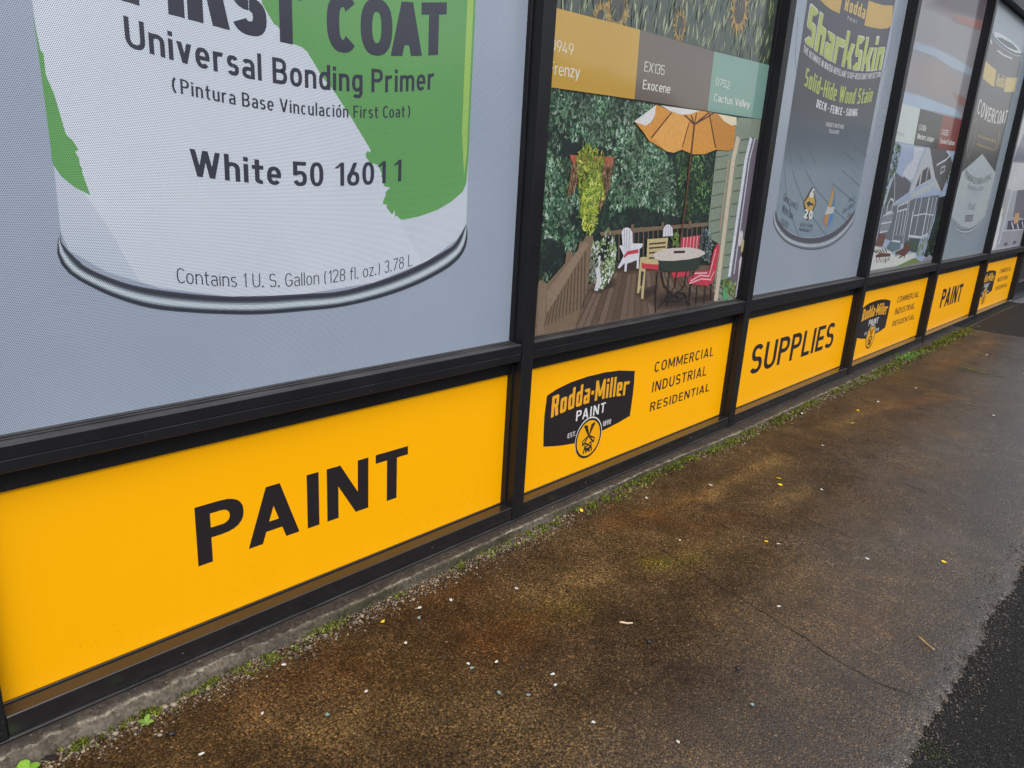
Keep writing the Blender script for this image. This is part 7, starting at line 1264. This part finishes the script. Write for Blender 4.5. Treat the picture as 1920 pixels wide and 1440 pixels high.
# ------------------------------------------------------------------ loose gravel, moss and grit along the plinth
mb = MB(); rg = random.Random(11)
ico = bmesh.new(); bmesh.ops.create_icosphere(ico, subdivisions=1, radius=1); ico.verts.index_update()
IV = [v.co.copy() for v in ico.verts]; IF = [[v.index for v in f.verts] for f in ico.faces]; ico.free()
def stone(mb, x, y, z, r, col, flat=.6, rr=rg):
    a = rr.uniform(0, 6.28); sx, sy, sz = r*rr.uniform(.7, 1.3), r*rr.uniform(.6, 1), r*flat*rr.uniform(.7, 1.2); ca, sa = math.cos(a), math.sin(a)
    vs = []
    for q in IV:
        k = 1+rr.uniform(-.18, .18); u, w_ = q.x*sx*k, q.y*sy*k
        vs.append((x+u*ca-w_*sa, y+u*sa+w_*ca, z+q.z*sz*k))
    mb.add(vs, IF, col)
SC = [(112, 102, 92), (84, 76, 68), (138, 128, 116), (60, 54, 50), (150, 136, 112), (96, 80, 62)]
for k in range(9000):
    x = -1.6+rg.random()**1.2*6.0; dens = .5+fbm(x, 2.2, 2.5, 3)
    if rg.random() > .35+.65*dens: continue
    if rg.random() < .4: x = -1.6+1.8*rg.random()
    y = -.046-(.016 if x > 1.1 else 0)-abs(rg.gauss(0, .033))-.004*rg.random()
    if y < -.16: continue
    r = .0013+.0026*rg.random()**2+(.003 if rg.random() < .03 else 0)+.0005*max(0, x)
    stone(mb, x, y, gz(x, y)+r*.3, r, lin(rg.choice(SC), 1))
for k in range(700):
    x = -1.6+rg.random()*3; r = .0006+.0012*rg.random()**2; stone(mb, x, -.006-.026*rg.random(), .0268+r*.3, r, lin(rg.choice(SC), 1))
for k in range(5200):   # grit washed to the crumbling outer edge of the slab
    x = -.5+rg.random()*3.2; y = EDGE+rg.gauss(-.012, .030); r = .0011+.0026*rg.random()**2; k_ = min(1, max(0, (EDGE+.05-y)/.06))
    stone(mb, x, y, gz(x, y)-.015*k_+r*.25, r, lin(rg.choice([(66, 60, 56), (90, 82, 76), (44, 40, 38), (110, 98, 84)]), .8))
for k in range(5200):   # loose grit on the road beside it
    x, y = -.6+rg.random()*2.4, EDGE-.02-rg.random()*.45; r = .001+.0020*rg.random()**2.5
    stone(mb, x, y, SL*x-.0135+r*.2, r, lin(rg.choice([(50, 48, 47), (36, 34, 34), (80, 74, 68), (28, 26, 26)]), .8))
tag(mb.build('gravel', M_STONE), 'fine loose gravel lying in the gutter line beside the concrete plinth', 'gravel', kind='stuff')
mb = MB(); rg = random.Random(12)
PATCH = [(-1.32, .05, .02, .25), (-1.20, .06, .02, .5), (-1.06, .05, .02, .35), (-.90, .06, .025, .35), (-.75, .06, .02, .3), (-.95, .05, .03, .15), (-.55, .05, .02, .2), (-.22, .10, .025, .35), (.0, .07, .03, .5), (.14, .05, .02, .5), (.40, .22, .035, 1), (.72, .22, .03, 1), (1.02, .16, .03, .9), (1.28, .15, .035, .7), (1.62, .20, .035, .9), (1.95, .18, .04, .9), (2.25, .10, .03, .6), (2.75, .20, .035, .7), (3.15, .25, .04, 1.2), (3.6, .28, .045, 1.6), (4.05, .28, .045, 1.7), (4.5, .3, .045, 1.8), (4.95, .28, .045, 1.8), (5.35, .25, .045, 1.7)]
MC = [(94, 106, 26), (76, 90, 22), (118, 128, 36), (58, 66, 22), (134, 138, 50), (82, 80, 34), (64, 58, 30)]
for px, pw, pd, dn in PATCH:
    for k in range(int(1550*dn)):
        x = px+rg.gauss(0, pw*.6); y = -.050-(.012 if px > 1.1 else 0)-abs(rg.gauss(0, pd*.75))+.008*rg.random()
        if fbm(x*1.7, y*2, 14, 2) < .02: continue
        h_ = rg.uniform(.004, .012)*(1+.08*max(0, px)); a = rg.uniform(0, 6.28); w_ = rg.uniform(.0014, .0030)*(1+.12*max(0, px)); lx, ly = rg.gauss(0, .004), rg.gauss(0, .004); z = gz(x, y)
        dxx, dyy = math.cos(a)*w_, math.sin(a)*w_
        mb.add([(x-dxx, y-dyy, z), (x+dxx, y+dyy, z), (x+lx+dxx*.5, y+ly+dyy*.5, z+h_*.7), (x+lx*1.6, y+ly*1.6, z+h_), (x+lx-dxx*.5, y+ly-dyy*.5, z+h_*.7)], [(0, 1, 2, 3, 4)], lin(rg.choice(MC), 1))
for cx, cy, n_ in ((.238, -.47, 60), (-.03, -1.31, 160)):
    for k in range(n_):
        x, y = cx+rg.gauss(0, .035), cy+rg.gauss(0, .02); z = gz(x, y)-(.01 if cy < -1 else 0); h_ = rg.uniform(.001, .003)
        mb.add([(x-.002, y, z), (x+.002, y, z), (x, y+.001, z+h_)], [(0, 1, 2)], lin((80, 92, 30), 1))
for k in range(260):   # moss in the far crack
    i = rg.randrange(3); u = rg.random(); A_, B_ = G_['greencrack'][i], G_['greencrack'][i+1]; x, y = A_[0]+(B_[0]-A_[0])*u+rg.gauss(0, .008), A_[1]+(B_[1]-A_[1])*u; z = gz(x, y)
    if i > 1 and rg.random() < .8: continue
    mb.add([(x-.004, y, z), (x+.004, y, z), (x, y+.004, z+.006)], [(0, 1, 2)], lin(rg.choice(MC), 1))
tag(mb.build('moss', M_MOSS), 'green moss growing along the foot of the concrete plinth', 'moss', kind='stuff')
# grass tuft among the far moss
mb = MB(); rg = random.Random(5)
for k in range(150):
    x, y = 3.95+rg.gauss(0, .10), -.085+rg.gauss(0, .02); z = gz(x, y); L_ = rg.uniform(.03, .075); a = rg.uniform(0, 6.28); dx, dy = math.cos(a)*L_*.8, math.sin(a)*L_*.6-.012; w_ = .0022
    mb.add([(x-w_, y, z), (x+w_, y, z), (x+dx*.5+w_*.7, y+dy*.5, z+L_*.5), (x+dx, y+dy, z+L_*.42), (x+dx*.5-w_*.7, y+dy*.5, z+L_*.5)], [(0, 1, 2, 3, 4)], lin(rg.choice([(110, 150, 70), (86, 128, 56), (140, 168, 92)]), 1))
tag(mb.build('grass_tuft', M_MOSS), 'tuft of longer grass blades in the moss below the far PAINT board', 'grass')
# weeds
def leaf(mb, x, y, z, L_, w_, az_, tilt, col):
    n = 7; base = len(mb.v)
    ca, sa = math.cos(az_), math.sin(az_)
    for i in range(n+1):
        u = i/n; hw = w_*math.sin(math.pi*min(1, u*.93+.04))**.75; r_ = u*L_; zz = z+math.sin(tilt)*r_-.25*r_*r_/L_; rr_ = math.cos(tilt)*r_
        for s_ in (-1, 0, 1):
            mb.v.append((x+ca*rr_-sa*hw*s_, y+sa*rr_+ca*hw*s_, zz+(.12*hw if s_ else 0))); mb.c.append(tuple(q*(1.25 if s_ == 0 else 1) for q in col))
    for i in range(n):
        for s_ in (0, 1):
            q = base+i*3+s_; mb.f.append((q, q+1, q+4, q+3))
def weed(pos, leaves, label, name='weed_plant'):
    t_ = thing(name, label, 'weed', (pos[0], pos[1], gz(*pos)))
    for L_, w_, az_, tilt, c in leaves:
        mb = MB(); leaf(mb, pos[0], pos[1], gz(*pos)+.003, L_, w_, az_, tilt, lin(c, 1)); mb.build('leaf', M_LEAF, t_, True)
weed((-1.438, -.066), [(.028, .0125, 1.9, .9, (112, 150, 44)), (.026, .011, -.2, .5, (104, 144, 46)), (.022, .009, .6, .3, (120, 156, 60)), (.018, .008, -1.3, .35, (90, 128, 40))], 'round leaved weed at the near end of the plinth')
weed((-1.222, -.088), [(.022, .006, .9, .6, (104, 136, 58)), (.02, .006, 2.4, .4, (92, 122, 52)), (.016, .006, -.6, .3, (120, 146, 70)), (.014, .005, 3.6, .3, (100, 124, 60)), (.012, .005, -1.5, .3, (110, 130, 70))], 'small narrow leaved weed in the gravel below the big PAINT board')
# ------------------------------------------------------------------ litter
def flake(name, x, y, s_, th, col, label, cat, group, seed, asp=1.0, tilt=.12):
    rg = random.Random(seed); n = rg.randint(5, 7); az_ = rg.uniform(0, 6.28); mb = MB(); z = gz(x, y)+.0022
    pts = []
    for k in range(n):
        a = 6.283*k/n+rg.uniform(-.3, .3); r = s_*rg.uniform(.6, 1.1); u, w_ = math.cos(a)*r*asp, math.sin(a)*r
        pts.append((u*math.cos(az_)-w_*math.sin(az_), u*math.sin(az_)+w_*math.cos(az_)))
    tx, ty = rg.uniform(-tilt, tilt), rg.uniform(-tilt, tilt)
    top = [(x+a, y+b, z+th+a*tx+b*ty+.15*s_*rg.random()) for a, b in pts]; bot = [(q[0], q[1], q[2]-th) for q in top]
    mb.add(top+bot, [tuple(range(n)), tuple(range(2*n-1, n-1, -1))]+[(k, (k+1) % n+0, (k+1) % n+n, k+n) for k in range(n)], lin(col, 1))
    o = mb.build(name, M_CHIP)
    tag(o, label, cat, group); return o
for i, (x, y) in enumerate(G_['white']):
    far = math.dist((x, y), (-1.69, -1.5))
    flake('paint_flake', x, y, .0028+.0010*far, .0010, (204, 204, 200), 'tiny white paint flake lying on the wet brown pavement', 'litter', 'white paint flakes scattered on the pavement', 50+i, 1.6)
for i, (x, y) in enumerate(G_['teal']):
    flake('glass_chip', x, y, .0055, .0015, (120, 150, 146), 'tiny grey green chip lying on the near brown pavement', 'litter', 'grey green chips on the pavement', 90+i, 1.2)
for i, (x, y) in enumerate(G_['yellow']):
    flake('fallen_leaf', x, y, .0036+.0013*math.dist((x, y), (-1.69, -1.5)), .0006, (242, 204, 36), 'tiny bright yellow fallen leaf on the wet pavement', 'leaf', 'yellow leaves scattered on the pavement', 120+i, 1.5)
def rock(name, x, y, r, col, label, cat, group, seed):
    mb = MB(); rr = random.Random(seed); stone(mb, x, y, gz(x, y)+r*.35, r, lin(col, 1), .55, rr); tag(mb.build(name, M_STONE, None, True), label, cat, group)
for i, (x, y) in enumerate(G_['dark']): rock('dark_stone', x, y, .008, (40, 38, 42), 'dark flat stone lying on the pavement', 'stone', 'dark stones on the pavement', 200+i)
for i, (x, y) in enumerate(G_['peb']): rock('pebble', x, y, .0075, (140, 128, 112), 'pale pebble at the foot of the broken concrete plinth', 'pebble', 'pebbles beside the plinth', 230+i)
def stick(name, a, b, r, col, label):
    mb = MB(); a = Vector((a[0], a[1], gz(*a)+.003+r)); b = Vector((b[0], b[1], gz(*b)+.003+r)); d_ = (b-a).normalized(); u = d_.orthogonal().normalized(); w_ = d_.cross(u)
    vs = []
    for k in range(6):
        q = a.lerp(b, k/5)+Vector((0, 0, .0012*math.sin(k*1.7)))
        for j in range(7): an = j*6.283/7; vs.append(tuple(q+(u*math.cos(an)+w_*math.sin(an))*r*(1-.06*k)))
    fs = [(k*7+j, k*7+(j+1) % 7, (k+1)*7+(j+1) % 7, (k+1)*7+j) for k in range(5) for j in range(7)]+[tuple(range(6, -1, -1)), tuple(range(35, 42))]
    mb.add(vs, fs, lin(col, 1)); tag(mb.build(name, M_CHIP, None, True), label, 'twig')
stick('straw_stem', G_['stick'][0], G_['stick'][1], .002, (196, 156, 92), 'tan straw stem near the road edge of the pavement')
stick('stick', G_['stick'][2], G_['stick'][3], .0032, (206, 176, 150), 'pale pinkish stick lying in the middle of the pavement')
a, b = G_['strip']
mb = MB(); mb.box(-.022, .022, -.005, .005, 0, .0025, .0006, (.012, .012, .014, 1)); o = mb.build('plastic_strip', M_CHIP); o.location = (a[0]+.012, a[1]-.012, gz(*a)+.005); o.rotation_euler = (.1, -.05, -.75)
tag(o, 'short black plastic strip beside the round leaved weed', 'litter')
